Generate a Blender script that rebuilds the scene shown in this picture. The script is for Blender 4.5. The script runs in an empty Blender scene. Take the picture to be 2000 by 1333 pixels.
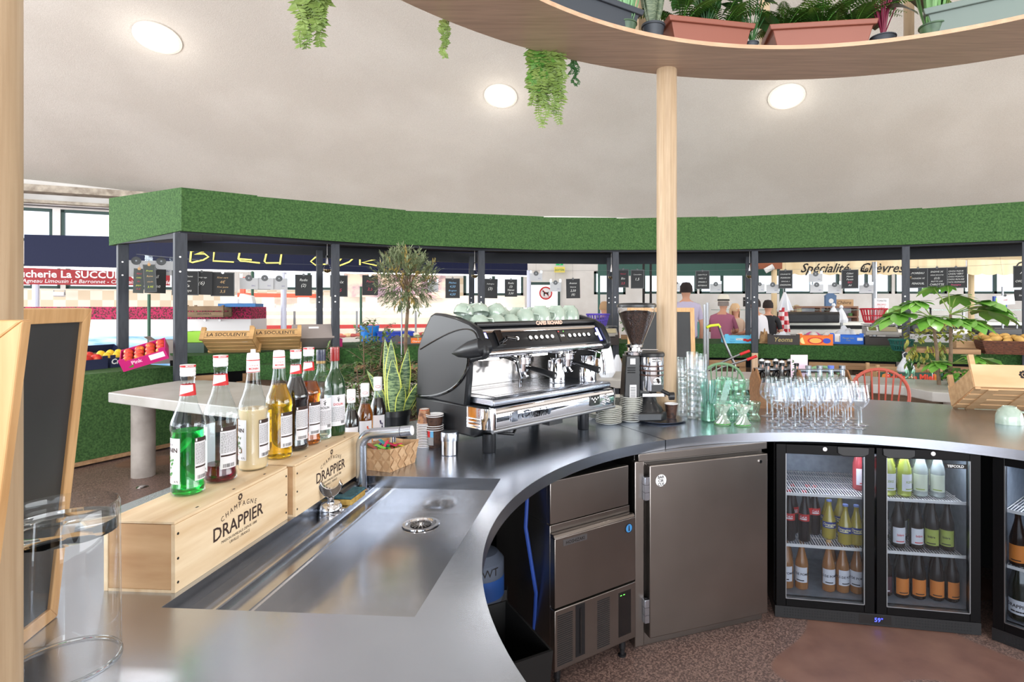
import bpy, math, random, mathutils
from mathutils import Vector, Matrix
from mathutils.geometry import delaunay_2d_cdt
random.seed(7)
PI = math.pi
SC = bpy.context.scene
COL = SC.collection
# ---------------------------------------------------------------- camera, world, lights
F, CX, CY, EYE = 1130.0, 1110.0, 598.0, 1.5
cam_d = bpy.data.cameras.new('camera'); cam = bpy.data.objects.new('camera', cam_d); COL.objects.link(cam)
cam_d.sensor_width = 36; cam_d.lens = F / 2000 * 36
cam_d.shift_x = -(CX - 1000) / 2000; cam_d.shift_y = -(666.5 - CY) / 2000
cam_d.clip_start = 0.02; cam_d.clip_end = 200
cam.location = (0, 0, EYE); cam.rotation_euler = (PI / 2, 0, 0)
SC.camera = cam
SC.view_settings.view_transform = 'Standard'; SC.view_settings.look = 'None'
SC.view_settings.gamma = 1; SC.view_settings.use_curve_mapping = False
SC.view_settings.exposure = 0.0
SC.cycles.transparent_max_bounces = 64; SC.cycles.max_bounces = 12
w = bpy.data.worlds.new('overcast daylight'); SC.world = w; w.use_nodes = True
bg = w.node_tree.nodes['Background']; bg.inputs[0].default_value = (0.93, 0.97, 1.0, 1); bg.inputs[1].default_value = 3.2
def area(name, loc, rot, sx, sy, power, col=(1, 1, 1)):
    l = bpy.data.lights.new(name, 'AREA'); l.shape = 'RECTANGLE'; l.size = sx; l.size_y = sy; l.energy = power; l.color = col
    o = bpy.data.objects.new(name, l); COL.objects.link(o); o.location = loc; o.rotation_euler = rot
    return o
# added unseen fill lights tilted up at the ceiling, standing in for glazed bays
area('fill_light_rear', (0, -11, 2.6), (PI / 2 + .42, 0, 0), 18, 4.5, 1900, (.93, .97, 1))
area('fill_light_east', (15, 3, 2.4), (PI / 2 + .5, 0, PI / 2), 14, 4, 1150, (1, .98, .95))
area('fill_light_west', (-14, 1, 2.4), (PI / 2 + .5, 0, -PI / 2), 14, 4, 1350, (.95, .98, 1))

def G(x, y, z=0.9):
    "point of the horizontal plane z seen at photo pixel x,y (used to take measurements)"
    Y = F * (EYE - z) / (y - CY); return Vector(((x - CX) / F * Y, Y, z))
def D(x, y, Y):
    return Vector(((x - CX) / F * Y, Y, EYE - (y - CY) / F * Y))

# ---------------------------------------------------------------- materials
def lin(c):
    return tuple((v / 255 / 12.92 if v / 255 <= .04045 else ((v / 255 + .055) / 1.055) ** 2.4) for v in c)
MATS = {}
def mat(name, c, rough=.5, metal=0, trans=0, ior=1.45, emis=None, es=0, coat=0, c2=None, scale=8, detail=3, stretch=None, bump=0, bscale=None, spec=None, sss=0, band=None, alpha=1):
    if name in MATS: return MATS[name]
    m = bpy.data.materials.new(name); m.use_nodes = True; MATS[name] = m
    nt = m.node_tree; b = nt.nodes['Principled BSDF']
    col = lin(c) + (1,)
    b.inputs['Base Color'].default_value = col
    b.inputs['Roughness'].default_value = rough; b.inputs['Metallic'].default_value = metal
    b.inputs['Transmission Weight'].default_value = trans; b.inputs['IOR'].default_value = ior
    if coat: b.inputs['Coat Weight'].default_value = coat; b.inputs['Coat Roughness'].default_value = .08
    if spec is not None: b.inputs['Specular IOR Level'].default_value = spec
    if alpha < 1: b.inputs['Alpha'].default_value = alpha
    if emis: b.inputs['Emission Color'].default_value = lin(emis) + (1,); b.inputs['Emission Strength'].default_value = es
    if c2 or bump:
        tc = nt.nodes.new('ShaderNodeTexCoord'); mp = nt.nodes.new('ShaderNodeMapping')
        nt.links.new(tc.outputs['Object'], mp.inputs['Vector'])
        if stretch: mp.inputs['Scale'].default_value = stretch
        n = nt.nodes.new('ShaderNodeTexNoise'); n.inputs['Scale'].default_value = scale; n.inputs['Detail'].default_value = detail
        nt.links.new(mp.outputs[0], n.inputs['Vector'])
        if c2:
            r = nt.nodes.new('ShaderNodeValToRGB'); lo, hi = band or (.35, .65)
            r.color_ramp.elements[0].position = lo; r.color_ramp.elements[1].position = hi
            r.color_ramp.elements[0].color = col; r.color_ramp.elements[1].color = lin(c2) + (1,)
            nt.links.new(n.outputs['Fac'], r.inputs[0]); nt.links.new(r.outputs[0], b.inputs['Base Color'])
        if bump:
            n2 = n
            if bscale:
                n2 = nt.nodes.new('ShaderNodeTexNoise'); n2.inputs['Scale'].default_value = bscale; n2.inputs['Detail'].default_value = 4
                nt.links.new(mp.outputs[0], n2.inputs['Vector'])
            bu = nt.nodes.new('ShaderNodeBump'); bu.inputs['Strength'].default_value = bump; bu.inputs['Distance'].default_value = .01
            nt.links.new(n2.outputs['Fac'], bu.inputs['Height']); nt.links.new(bu.outputs[0], b.inputs['Normal'])
    return m
def thin_glass(name, tint=(255, 255, 255), edge=.35, rough=.02, ecol=(235, 240, 245), facing=.12, fm=.35):
    "sheet glass: clear face on, brighter and more reflective at grazing angles"
    if name in MATS: return MATS[name]
    m = bpy.data.materials.new(name); m.use_nodes = True; MATS[name] = m; nt = m.node_tree
    nt.nodes.remove(nt.nodes['Principled BSDF'])
    out = nt.nodes['Material Output']; t = nt.nodes.new('ShaderNodeBsdfTransparent'); t.inputs[0].default_value = lin(tint) + (1,)
    g = nt.nodes.new('ShaderNodeBsdfGlossy'); g.inputs['Roughness'].default_value = rough; g.inputs[0].default_value = lin(ecol) + (1,)
    lw = nt.nodes.new('ShaderNodeLayerWeight'); lw.inputs[0].default_value = .35
    mr = nt.nodes.new('ShaderNodeMapRange'); mr.inputs['From Min'].default_value = fm; mr.inputs['To Min'].default_value = facing * .4; mr.inputs['To Max'].default_value = edge + .3
    nt.links.new(lw.outputs['Facing'], mr.inputs['Value'])
    mx = nt.nodes.new('ShaderNodeMixShader'); nt.links.new(mr.outputs[0], mx.inputs[0])
    nt.links.new(t.outputs[0], mx.inputs[1]); nt.links.new(g.outputs[0], mx.inputs[2]); nt.links.new(mx.outputs[0], out.inputs[0])
    return m
def wood(name, c, c2, scale=6, axis=0, rough=.5, st=14, coat=0, bump=.05):
    s = [st, st, st]; s[axis] = 1.0
    return mat(name, c, rough, c2=c2, scale=scale, detail=5, stretch=tuple(s), band=(.3, .7), bump=bump, coat=coat)

STEEL = mat('brushed_steel', (196, 204, 218), .25, 1, c2=(180, 188, 202), scale=3, detail=6, band=(.3, .7), bump=.015, bscale=60)
STEELD = mat('steel_sheet', (150, 144, 140), .34, 1, c2=(136, 130, 126), scale=2, detail=3, bump=.01, bscale=90)
SINKM = mat('sink_steel', (200, 203, 210), .2, 1, c2=(180, 183, 190), scale=4, detail=5, bump=.03, bscale=14)
CHROME = mat('chrome', (225, 226, 230), .06, 1)
DSTEEL = mat('dull_metal', (140, 142, 146), .4, 1)
BLACK = mat('black_plastic', (22, 23, 26), .38, coat=.2)
BLACKM = mat('black_enamel', (26, 28, 32), .36, coat=.12, spec=.35)
BLACKG = mat('gloss_black', (14, 14, 16), .12, coat=.7)
DARK = mat('dark_interior', (16, 17, 20), .7)
WHITE = mat('white_plastic', (236, 236, 238), .4)
PAPER = mat('white_paper', (238, 238, 240), .7)
LABEL = mat('label_paper', (226, 226, 232), .6)
INK = mat('black_ink', (30, 26, 26), .7)
BROWN = mat('brown_ink', (58, 40, 36), .7)
RED = mat('red_print', (205, 40, 44), .5)
PINE = wood('pine_board', (238, 218, 186), (214, 184, 144), 3.2, 1, .55, 9)
PINE2 = wood('pine_end', (214, 178, 136), (176, 132, 90), 3, 0, .55, 5)
OAK = wood('oak_veneer', (186, 162, 132), (168, 142, 112), 5, 2, .45, 22)
OAKR = wood('oak_ring_veneer', (206, 180, 158), (182, 156, 136), 4, 0, .38, 16)
OAKE = wood('plywood_edge', (208, 172, 142), (186, 150, 120), 4, 0, .5, 10)
FRAME = wood('frame_beech', (214, 172, 122), (190, 146, 96), 5, 2, .45, 16)
SLATE = mat('slate_board', (44, 45, 47), .55, c2=(54, 55, 57), scale=3, detail=4)
CONC = mat('concrete', (166, 158, 152), .6, c2=(138, 130, 124), scale=5, detail=8, bump=.08)
CONCL = mat('polished_concrete', (186, 184, 182), .35, c2=(168, 165, 160), scale=3, detail=8)
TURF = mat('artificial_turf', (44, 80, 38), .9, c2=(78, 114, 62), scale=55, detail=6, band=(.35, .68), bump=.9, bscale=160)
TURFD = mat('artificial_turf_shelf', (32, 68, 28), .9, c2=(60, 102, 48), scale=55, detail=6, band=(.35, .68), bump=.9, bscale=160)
POST = mat('charcoal_painted_timber', (50, 54, 62), .6, c2=(60, 64, 72), scale=6, stretch=(8, 8, 1))
BEAM = mat('black_beam', (36, 39, 45), .65)
CLEAR = thin_glass('clear_glass', edge=.5, facing=.12, fm=.15)
BGLASS = thin_glass('bottle_glass', (246, 250, 250), .3, .03)
JARG = thin_glass('jar_glass', (252, 253, 253), .3, .02, facing=.1, fm=.3)
PANE = thin_glass('fridge_pane', (225, 228, 232), .1, .03, facing=.06)
GREENG = thin_glass('green_tint_glass', (236, 248, 242), .35, .04, (200, 238, 220), .3)
SOLIDG = mat('solid_glass', (245, 250, 250), .01, trans=1, ior=1.48)
LEAF = mat('leaf_green', (66, 118, 44), .45, c2=(104, 150, 62), scale=9)
LEAFD = mat('leaf_dark', (38, 82, 40), .45, c2=(62, 108, 52), scale=9)
LEAFL = mat('leaf_light', (100, 126, 56), .5, c2=(134, 156, 82), scale=9)
LEAFS = mat('leaf_silver', (104, 118, 84), .5, c2=(138, 148, 112), scale=14)
BARK = mat('bark', (128, 106, 84), .8, c2=(98, 80, 64), scale=20)
MINT = mat('mint_glaze', (156, 174, 160), .12, coat=.6, c2=(168, 184, 171), scale=30)
KRAFT = mat('brown_cardboard', (176, 140, 104), .8)
GREYB = mat('grey_cardboard', (150, 140, 136), .7)
WHITEW = mat('white_paint', (228, 226, 224), .6)
def flat(name, c, rough=.55): return mat(name, c, rough)

# ---------------------------------------------------------------- mesh kit
class M:
    def __init__(s, m=None): s.v = []; s.f = []; s.mi = []; s.mats = []; s.cur = 0; (m and s.use(m))
    def use(s, m):
        if m not in s.mats: s.mats.append(m)
        s.cur = s.mats.index(m); return s
    def add(s, vs, fs, mx=None):
        b = len(s.v); s.v += [tuple(mx @ Vector(v)) if mx else tuple(v) for v in vs]
        for f in fs: s.f.append(tuple(i + b for i in f)); s.mi.append(s.cur)
        return s
    def box(s, x0, x1, y0, y1, z0, z1, mx=None):
        vs = [(x, y, z) for z in (z0, z1) for y in (y0, y1) for x in (x0, x1)]
        return s.add(vs, [(0, 2, 3, 1), (4, 5, 7, 6), (0, 1, 5, 4), (1, 3, 7, 5), (3, 2, 6, 7), (2, 0, 4, 6)], mx)
    def cyl(s, p0, p1, r0, r1=None, n=16, caps=True):
        return s.tube([p0, p1], [r0, r0 if r1 is None else r1], n, caps)
    def tube(s, pts, r, n=10, caps=True, closed=False):
        pts = [Vector(p) for p in pts]; k = len(pts); rr = r if isinstance(r, (list, tuple)) else [r] * k
        vs = []; prev = None
        for i, p in enumerate(pts):
            if closed: t = pts[(i + 1) % k] - pts[i - 1]
            else: t = (pts[min(i + 1, k - 1)] - pts[max(i - 1, 0)])
            t.normalize()
            if prev is None: a = Vector((0, 0, 1)) if abs(t.z) < .9 else Vector((1, 0, 0)); u = t.cross(a).normalized()
            else: u = (prev - t * prev.dot(t)).normalized()
            prev = u; w_ = t.cross(u)
            for j in range(n):
                a = 2 * PI * j / n; vs.append(p + (u * math.cos(a) + w_ * math.sin(a)) * rr[i])
        fs = []
        for i in range(k if closed else k - 1):
            for j in range(n):
                a = i * n + j; b = i * n + (j + 1) % n; i2 = (i + 1) % k; fs.append((a, b, i2 * n + (j + 1) % n, i2 * n + j))
        if caps and not closed: fs.append(tuple(range(n - 1, -1, -1))); fs.append(tuple((k - 1) * n + j for j in range(n)))
        return s.add(vs, fs)
    def lathe(s, prof, n=28, mx=None, a0=0, a1=None):
        full = a1 is None; a1 = 2 * PI if full else a1; m_ = n if full else n + 1
        vs = [(r * math.cos(a0 + (a1 - a0) * j / n), r * math.sin(a0 + (a1 - a0) * j / n), z) for r, z in prof for j in range(m_)]
        fs = []
        for i in range(len(prof) - 1):
            for j in range(n):
                a = i * m_ + j; b = i * m_ + (j + 1) % m_; fs.append((a, b, b + m_, a + m_))
        return s.add(vs, fs, mx)
    def disc(s, c, r, n=24, mx=None): return s.add([(c[0] + r * math.cos(2 * PI * j / n), c[1] + r * math.sin(2 * PI * j / n), c[2]) for j in range(n)], [tuple(range(n))], mx)
    def sphere(s, c, r, n=12, sc=(1, 1, 1), mx=None):
        prof = []; k = max(5, n // 2); vs = []; 
        for i in range(k + 1):
            t = -PI / 2 + PI * i / k
            for j in range(n): a = 2 * PI * j / n; vs.append((c[0] + r * sc[0] * math.cos(t) * math.cos(a), c[1] + r * sc[1] * math.cos(t) * math.sin(a), c[2] + r * sc[2] * math.sin(t)))
        fs = [(i * n + j, i * n + (j + 1) % n, (i + 1) * n + (j + 1) % n, (i + 1) * n + j) for i in range(k) for j in range(n)]
        return s.add(vs, fs, mx)
    def prism(s, pts, vec, mx=None):
        "planar outline (3-D points, ordered) swept along vec"
        vec = Vector(vec); n = len(pts); vs = [Vector(p) for p in pts] + [Vector(p) + vec for p in pts]
        return s.add(vs, [tuple(range(n - 1, -1, -1)), tuple(range(n, 2 * n))] + [(i, (i + 1) % n, n + (i + 1) % n, n + i) for i in range(n)], mx)
    def quad(s, a, b, c, d): return s.add([a, b, c, d], [(0, 1, 2, 3)])
    def text(s, t, size, o, xd, yd, align='C', wrap=None, shear=0, bold=0):
        vs, fs = textmesh(t, shear, bold); o = Vector(o); xd = Vector(xd).normalized(); yd = Vector(yd).normalized()
        xs = [v[0] for v in vs] or [0]; sh = {'C': (max(xs) + min(xs)) / 2, 'L': min(xs), 'R': max(xs)}[align]
        if wrap:   # wrap = (radius, centre angle): lettering on an upright cylinder
            R, a0 = wrap; out = []
            for v in vs:
                a = a0 + (v[0] - sh) * size / R; out.append((o.x + R * math.cos(a), o.y + R * math.sin(a), o.z + v[1] * size))
            return s.add(out, fs)
        return s.add([o + xd * (v[0] - sh) * size + yd * v[1] * size for v in vs], fs)
    def patch(s, R, a0, a1, z0, z1, n=10, R2=None):
        R2 = R if R2 is None else R2
        vs = [(r * math.cos(a0 + (a1 - a0) * j / n), r * math.sin(a0 + (a1 - a0) * j / n), z) for r, z in ((R, z0), (R2, z1)) for j in range(n + 1)]
        return s.add(vs, [(j, j + 1, n + 2 + j, n + 1 + j) for j in range(n)])
    def blade(s, base, d, up, L, W, bend=.3, n=6, tip=True, fold=.15, wf=None):
        "a leaf: tapered strip that bends over"
        base = Vector(base); d = Vector(d).normalized(); up = Vector(up); side = d.cross(up)
        side = side.normalized() if side.length > 1e-4 else Vector((1, 0, 0)); nr = side.cross(d).normalized()
        vs = []; 
        for i in range(n + 1):
            t = i / n; c = base + d * (L * (t - .15 * bend * t * t)) - nr * (bend * L * t * t)
            w_ = W * .5 * (wf(t) if wf else math.sin(PI * min(1, t * .92 + .08)) ** .7)
            vs += [c - side * w_ + nr * w_ * fold, c, c + side * w_ + nr * w_ * fold]
        fs = []
        for i in range(n):
            a = i * 3; fs += [(a, a + 1, a + 4, a + 3), (a + 1, a + 2, a + 5, a + 4)]
        return s.add(vs, fs)
_T = {}
def textmesh(t, shear=0, bold=0):
    k = (t, shear, bold)
    if k not in _T:
        c = bpy.data.curves.new('t', 'FONT'); c.body = t; c.size = 1; c.shear = shear; c.resolution_u = 2; c.offset = bold
        o = bpy.data.objects.new('t', c); me = o.to_mesh()
        _T[k] = ([tuple(v.co) for v in me.vertices], [tuple(p.vertices) for p in me.polygons])
        o.to_mesh_clear(); bpy.data.objects.remove(o); bpy.data.curves.remove(c)
    return _T[k]
def obj(name, m, parent=None, loc=None, rot=None, label=None, bevel=0, smooth=35, mx=None, keep=False):
    if isinstance(m, M):
        me = bpy.data.meshes.new(name); me.from_pydata([tuple(v) for v in m.v], [], m.f)
        for x in m.mats: me.materials.append(x)
        me.polygons.foreach_set('material_index', m.mi)
        if smooth:
            me.polygons.foreach_set('use_smooth', [True] * len(me.polygons))
            me.set_sharp_from_angle(angle=math.radians(smooth))
        me.update()
    else: me = m
    o = bpy.data.objects.new(name, me); COL.objects.link(o)
    if parent: o.parent = parent
    if loc is not None: o.location = loc
    if rot is not None: o.rotation_euler = rot
    if label: o['label'] = label
    if bevel:
        b = o.modifiers.new('b', 'BEVEL'); b.width = bevel; b.segments = 2; b.limit_method = 'ANGLE'; b.angle_limit = .7
    return o
def tag(o, label, cat, group=None, kind=None):
    o['label'] = label; o['category'] = cat
    if group: o['group'] = group
    if kind: o['kind'] = kind
    return o
def thing(name, label, cat, loc=(0, 0, 0), rz=0, group=None, rot=None):
    o = bpy.data.objects.new(name, None); COL.objects.link(o); o.empty_display_size = .05
    o.location = loc; o.rotation_euler = rot if rot else (0, 0, rz)
    return tag(o, label, cat, group)
def struct(name, m, **k):
    o = obj(name, m, **k); o['kind'] = 'structure'; return o
def dup(root, loc, rz=None, label=None, group=None, rot=None, scale=None):
    def cp(o, par):
        c = o.copy(); COL.objects.link(c)
        if par: c.parent = par
        for ch in list(o.children): cp(ch, c)
        return c
    r = cp(root, None); r.location = loc
    if rz is not None: r.rotation_euler = (0, 0, rz)
    if rot is not None: r.rotation_euler = rot
    if label: r['label'] = label
    if group: r['group'] = group
    if scale: r.scale = (scale,) * 3 if not isinstance(scale, tuple) else scale
    return r
def R(*a): return Matrix.Rotation(math.radians(a[0]), 4, a[1])
def T(*a): return Matrix.Translation(a)
def rad(a): return math.radians(a)
X_, Y_, Z_ = Vector((1, 0, 0)), Vector((0, 1, 0)), Vector((0, 0, 1))
# ================================================================ SETTING
# floor
fm = bpy.data.materials.new('resin_floor'); fm.use_nodes = True; MATS['floor'] = fm
nt = fm.node_tree; b = nt.nodes['Principled BSDF']; b.inputs['Roughness'].default_value = .42
tc = nt.nodes.new('ShaderNodeTexCoord'); n1 = nt.nodes.new('ShaderNodeTexNoise'); n1.inputs['Scale'].default_value = .9; n1.inputs['Detail'].default_value = 1
n2 = nt.nodes.new('ShaderNodeTexVoronoi'); n2.inputs['Scale'].default_value = 160
n3 = nt.nodes.new('ShaderNodeTexNoise'); n3.inputs['Scale'].default_value = 6; n3.inputs['Detail'].default_value = 8
r1 = nt.nodes.new('ShaderNodeValToRGB'); r1.color_ramp.elements[0].position = .52; r1.color_ramp.elements[1].position = .525
ra = nt.nodes.new('ShaderNodeValToRGB'); ra.color_ramp.elements[0].color = lin((96, 78, 74)) + (1,); ra.color_ramp.elements[1].color = lin((150, 124, 114)) + (1,)
ra.color_ramp.elements[0].position = .35; ra.color_ramp.elements[1].position = .8
rb = nt.nodes.new('ShaderNodeValToRGB'); rb.color_ramp.elements[0].color = lin((118, 86, 76)) + (1,); rb.color_ramp.elements[1].color = lin((140, 106, 92)) + (1,)
rb.color_ramp.elements[0].position = .35; rb.color_ramp.elements[1].position = .7
for n_ in (n1, n2, n3): nt.links.new(tc.outputs['Object'], n_.inputs['Vector'])
nt.links.new(n1.outputs['Fac'], r1.inputs[0]); nt.links.new(n2.outputs['Color'], ra.inputs[0]); nt.links.new(n3.outputs['Fac'], rb.inputs[0])
mx = nt.nodes.new('ShaderNodeMix'); mx.data_type = 'RGBA'
nt.links.new(r1.outputs[0], mx.inputs[0]); nt.links.new(ra.outputs[0], mx.inputs[6]); nt.links.new(rb.outputs[0], mx.inputs[7]); nt.links.new(mx.outputs[2], b.inputs['Base Color'])
struct('floor', M(fm).box(-22, 24, -12, 22, -.1, 0))
# shell ceiling
def ceil_z(x, y): return 3.85 + 5.0 * (1 - ((x + 1) / 26) ** 2 - (y / 17) ** 2)
PL = mat('ceiling_plaster', (210, 205, 198), .9, c2=(193, 187, 179), scale=70, detail=6, band=(.3, .7), bump=.35, bscale=55)
nt = PL.node_tree; b = nt.nodes['Principled BSDF']     # large soft stains over the fine grain
src = b.inputs['Base Color'].links[0].from_socket
ns = nt.nodes.new('ShaderNodeTexNoise'); ns.inputs['Scale'].default_value = .55; ns.inputs['Detail'].default_value = 7
rs = nt.nodes.new('ShaderNodeValToRGB'); rs.color_ramp.elements[0].position = .42; rs.color_ramp.elements[1].position = .62
rs.color_ramp.elements[0].color = (.82, .8, .78, 1); rs.color_ramp.elements[1].color = (1, 1, 1, 1)
mm = nt.nodes.new('ShaderNodeMix'); mm.data_type = 'RGBA'; mm.blend_type = 'MULTIPLY'; mm.inputs[0].default_value = .45
tcs = nt.nodes.new('ShaderNodeTexCoord'); nt.links.new(tcs.outputs['Object'], ns.inputs['Vector']); nt.links.new(ns.outputs['Fac'], rs.inputs[0])
nt.links.new(src, mm.inputs[6]); nt.links.new(rs.outputs[0], mm.inputs[7]); nt.links.new(mm.outputs[2], b.inputs['Base Color'])
m = M(PL); nx, ny = 60, 44; vs = []
for j in range(ny + 1):
    for i in range(nx + 1):
        x = -22 + 46 * i / nx; y = -12 + 32 * j / ny; vs.append((x, y, max(2.45, ceil_z(x, y))))
m.add(vs, [(j * (nx + 1) + i, (j + 1) * (nx + 1) + i, (j + 1) * (nx + 1) + i + 1, j * (nx + 1) + i + 1) for j in range(ny) for i in range(nx) if vs[j * (nx + 1) + i][1] < 16.6 and -22 + 46 * i / nx > -14.9 + (max(0, vs[j * (nx + 1) + i][1] - 13.2)) * 2.2])
struct('ceiling', m)
LAMP = mat('lamp_glow', (255, 255, 255), .5, emis=(255, 250, 242), es=16)
LABR = mat('light_rim', (222, 214, 204), .7)
def dome_hit(px, py):
    for k in range(300, 1800):
        Y = k / 100; p = D(px, py, Y)
        if p.z >= ceil_z(p.x, p.y): return p
    return p
for (px, py, rr, lb) in ((308, 73, .34, 'round bright ceiling light above the left, the largest of three'), (978, 187, .31, 'round bright ceiling light left of the oak post'), (1536, 188, .33, 'round bright ceiling light right of the oak post')):
    p = dome_hit(px, py); e = .01
    nrm = Vector(((ceil_z(p.x + e, p.y) - ceil_z(p.x - e, p.y)) / (2 * e), (ceil_z(p.x, p.y + e) - ceil_z(p.x, p.y - e)) / (2 * e), -1)).normalized()
    q = nrm.to_track_quat('Z', 'Y').to_euler()
    t = thing('ceiling_light', lb, 'ceiling light', p + nrm * .01, rot=q)
    obj('light_rim', M(LABR).lathe([(rr, -.02), (rr + .05, .0), (rr + .05, .02), (rr, .03), (rr, -.02)], 40), t)
    obj('diffuser', M(LAMP).lathe([(0.0001, .045), (rr * .6, .035), (rr, .0)], 40), t)
    l = bpy.data.lights.new('lamp', 'POINT'); l.energy = 16; l.color = (1, .95, .87); l.shadow_soft_size = .3
    lo = bpy.data.objects.new('lamp', l); COL.objects.link(lo); lo.parent = t; lo.location = (0, 0, .45)
m0 = LAMP
for (x, y) in ((-7, 4.5), (-1, 7.5), (6, 6), (-4, -3), (4, -3), (11, 1)):  # unseen ceiling lights added for top light and highlights on steel and bottles
    p = Vector((x, y, ceil_z(x, y) - .03)); t = thing('ceiling_light', 'round ceiling light added out of view to brighten the bar from above', 'ceiling light', p, group='added ceiling lights out of the frame')
    obj('diffuser', M(LAMP).lathe([(.0001, -.01), (.33, .0), (.36, .02)], 32), t)
    l = bpy.data.lights.new('lamp', 'AREA'); l.shape = 'DISK'; l.size = .66; l.energy = 70; l.color = (1, .96, .9); lo = bpy.data.objects.new('lamp', l); COL.objects.link(lo); lo.parent = t; lo.location = (0, 0, -.03)
# perimeter walls with window openings (list of x along wall)
GRN = mat('dark_green_frame', (48, 74, 70), .5)
WALLW = mat('white_wall', (232, 230, 228), .7, c2=(216, 212, 208), scale=1.5, detail=6)
TILE = bpy.data.materials.new('checker_tile'); TILE.use_nodes = True; nt = TILE.node_tree; b = nt.nodes['Principled BSDF']; b.inputs['Roughness'].default_value = .35
ck = nt.nodes.new('ShaderNodeTexChecker'); ck.inputs['Scale'].default_value = 4.2; tc = nt.nodes.new('ShaderNodeTexCoord')
ck.inputs['Color1'].default_value = lin((226, 206, 176)) + (1,); ck.inputs['Color2'].default_value = lin((244, 232, 214)) + (1,)
mp = nt.nodes.new('ShaderNodeMapping'); mp.inputs['Location'].default_value = (.01, .06, .02)
nt.links.new(tc.outputs['Object'], mp.inputs[0]); nt.links.new(mp.outputs[0], ck.inputs[0]); nt.links.new(ck.outputs[0], b.inputs['Base Color'])
wn = 0; wi = 0
def wall_run(side, A, B, bands, ztop, tile=None, thick=.2):
    "upright wall from A to B (x,y); bands = window openings (u0,u1,z0,z1) along the run"
    global wi
    A = Vector((A[0], A[1], 0)); B = Vector((B[0], B[1], 0)); d = (B - A); L = d.length; d.normalize(); rz = math.atan2(d.y, d.x)
    m = M(WALLW); us = sorted(set([0, L] + [b_[0] for b_ in bands] + [b_[1] for b_ in bands]))
    for u0, u1 in zip(us, us[1:]):
        um = (u0 + u1) / 2; hs = sorted([(b_[2], b_[3]) for b_ in bands if b_[0] < um < b_[1]]); z = 0
        for (h0, h1) in hs: m.box(u0, u1, 0, thick, z, h0); z = h1
        m.box(u0, u1, 0, thick, z, ztop)
    if tile:
        m.use(TILE); m.box(tile[0], tile[1], -.02, 0, tile[2], tile[3])
    o = struct('wall_' + side, m, loc=A, rot=(0, 0, rz), smooth=0)
    for (u0, u1, z0, z1, nm) in bands:
        wi += 1; fm_ = M(GRN); t = .07
        fm_.box(u0, u1, .03, .1, z0, z0 + t).box(u0, u1, .03, .1, z1 - t, z1).box(u0, u0 + t, .03, .1, z0, z1).box(u1 - t, u1, .03, .1, z0, z1)
        for k in range(1, nm): uu = u0 + (u1 - u0) * k / nm; fm_.box(uu - .04, uu + .04, .03, .1, z0, z1)
        wo = struct('window_%d' % wi, fm_, loc=A, rot=(0, 0, rz), smooth=0)
        obj('pane', M(PANE).box(u0 + t, u1 - t, .06, .065, z0 + t, z1 - t), wo, smooth=0)
    return o
# left run: A..B seen at the left of the photo
PA, PB, PC, PD = (-14.6, 13.0), (-8.9, 15.6), (-5.6, 16.6), (22, 16.6)
wall_run('left', PA, PB, [(.9, 2.5, 1.92, 2.5, 3), (2.6, 4.95, 1.92, 2.5, 2), (.9, 2.35, 3.05, 3.85, 1), (2.5, 4.95, 3.05, 3.85, 1)], 4.6, tile=(0, 6.2, 1.3, 1.9))
wall_run('corner', PB, PC, [(.3, 3.2, 1.95, 2.5, 2)], 4.6, tile=(0, 3.45, 1.2, 1.93))
def ub(px): return (px - CX) / F * 16.6 - PC[0]
wall_run('back', PC, PD, [(ub(905), ub(1022), 1.8, 2.5, 2), (ub(1160), ub(1222), 1.83, 2.5, 1), (ub(1256), ub(1362), 1.85, 2.5, 2), (ub(1366), ub(1456), 1.85, 2.5, 2), (ub(1478), ub(1640), 1.85, 2.5, 3), (ub(1646), ub(1742), 1.85, 2.5, 2), (ub(1748), ub(1851), 1.85, 2.5, 2), (ub(1882), ub(2010), 1.85, 2.5, 2)], 4.6, tile=(0, ub(905), .9, 2.3))
# concrete ledges under the shell on the left
m = M(mat('raw_concrete', (190, 180, 166), .9, c2=(140, 130, 118), scale=6, detail=8))
dL = Vector((PB[0] - PA[0], PB[1] - PA[1], 0)).normalized(); nL = Vector((dL.y, -dL.x, 0)); q0 = Vector((PA[0], PA[1], 0)); q1 = Vector((PC[0], PC[1], 0))
def beam(m, a, b, z0, z1, n_, t): 
    a = Vector(a); b = Vector(b); m.prism([a + Z_ * z0, a + n_ * t + Z_ * z0, a + n_ * t + Z_ * z1, a + Z_ * z1], b - a)
pb = Vector((PB[0], PB[1], 0))
beam(m, q0, pb, 4.18, 4.34, nL, .45); beam(m, q0, pb, 3.95, 4.02, nL, .2); struct('trim_1', m, smooth=0)
m = M(DSTEEL); m.tube([q0 + nL * .3 + Z_ * 3.87, pb + nL * .3 + Z_ * 3.87], .02, 6); struct('trim_2', m)
# glazed door with the no-dogs sign, centre back
dx0, dx1 = ub(1035) + PC[0], ub(1094) + PC[0]
yy = 16.55; m = M(GRN)
m.box(dx1 - .07, dx1 + .0, yy - .05, yy, 0, 2.15).box(dx0, dx1, yy - .05, yy, 2.1, 2.18).box(dx0, dx1, yy - .05, yy, 1.28, 1.32).box(dx0, dx0 + .04, yy - .05, yy, 0, 2.18)
do = struct('door_1', m, smooth=0)
obj('pane', M(mat('bright_pane', (250, 250, 252), .2, emis=(255, 255, 255), es=1.2)).box(dx0 + .04, dx1 - .07, yy - .03, yy - .02, .05, 2.1), do, smooth=0)
sg = D(1066, 573, 16.49)
m = M(PAPER).cyl(sg, sg + Vector((0, -.01, 0)), .19, n=28)
m.use(RED); m.tube([sg + Vector((.17 * math.cos(a), -.015, .17 * math.sin(a))) for a in [2 * PI * k / 28 for k in range(28)]], .022, 6, closed=True)
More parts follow.
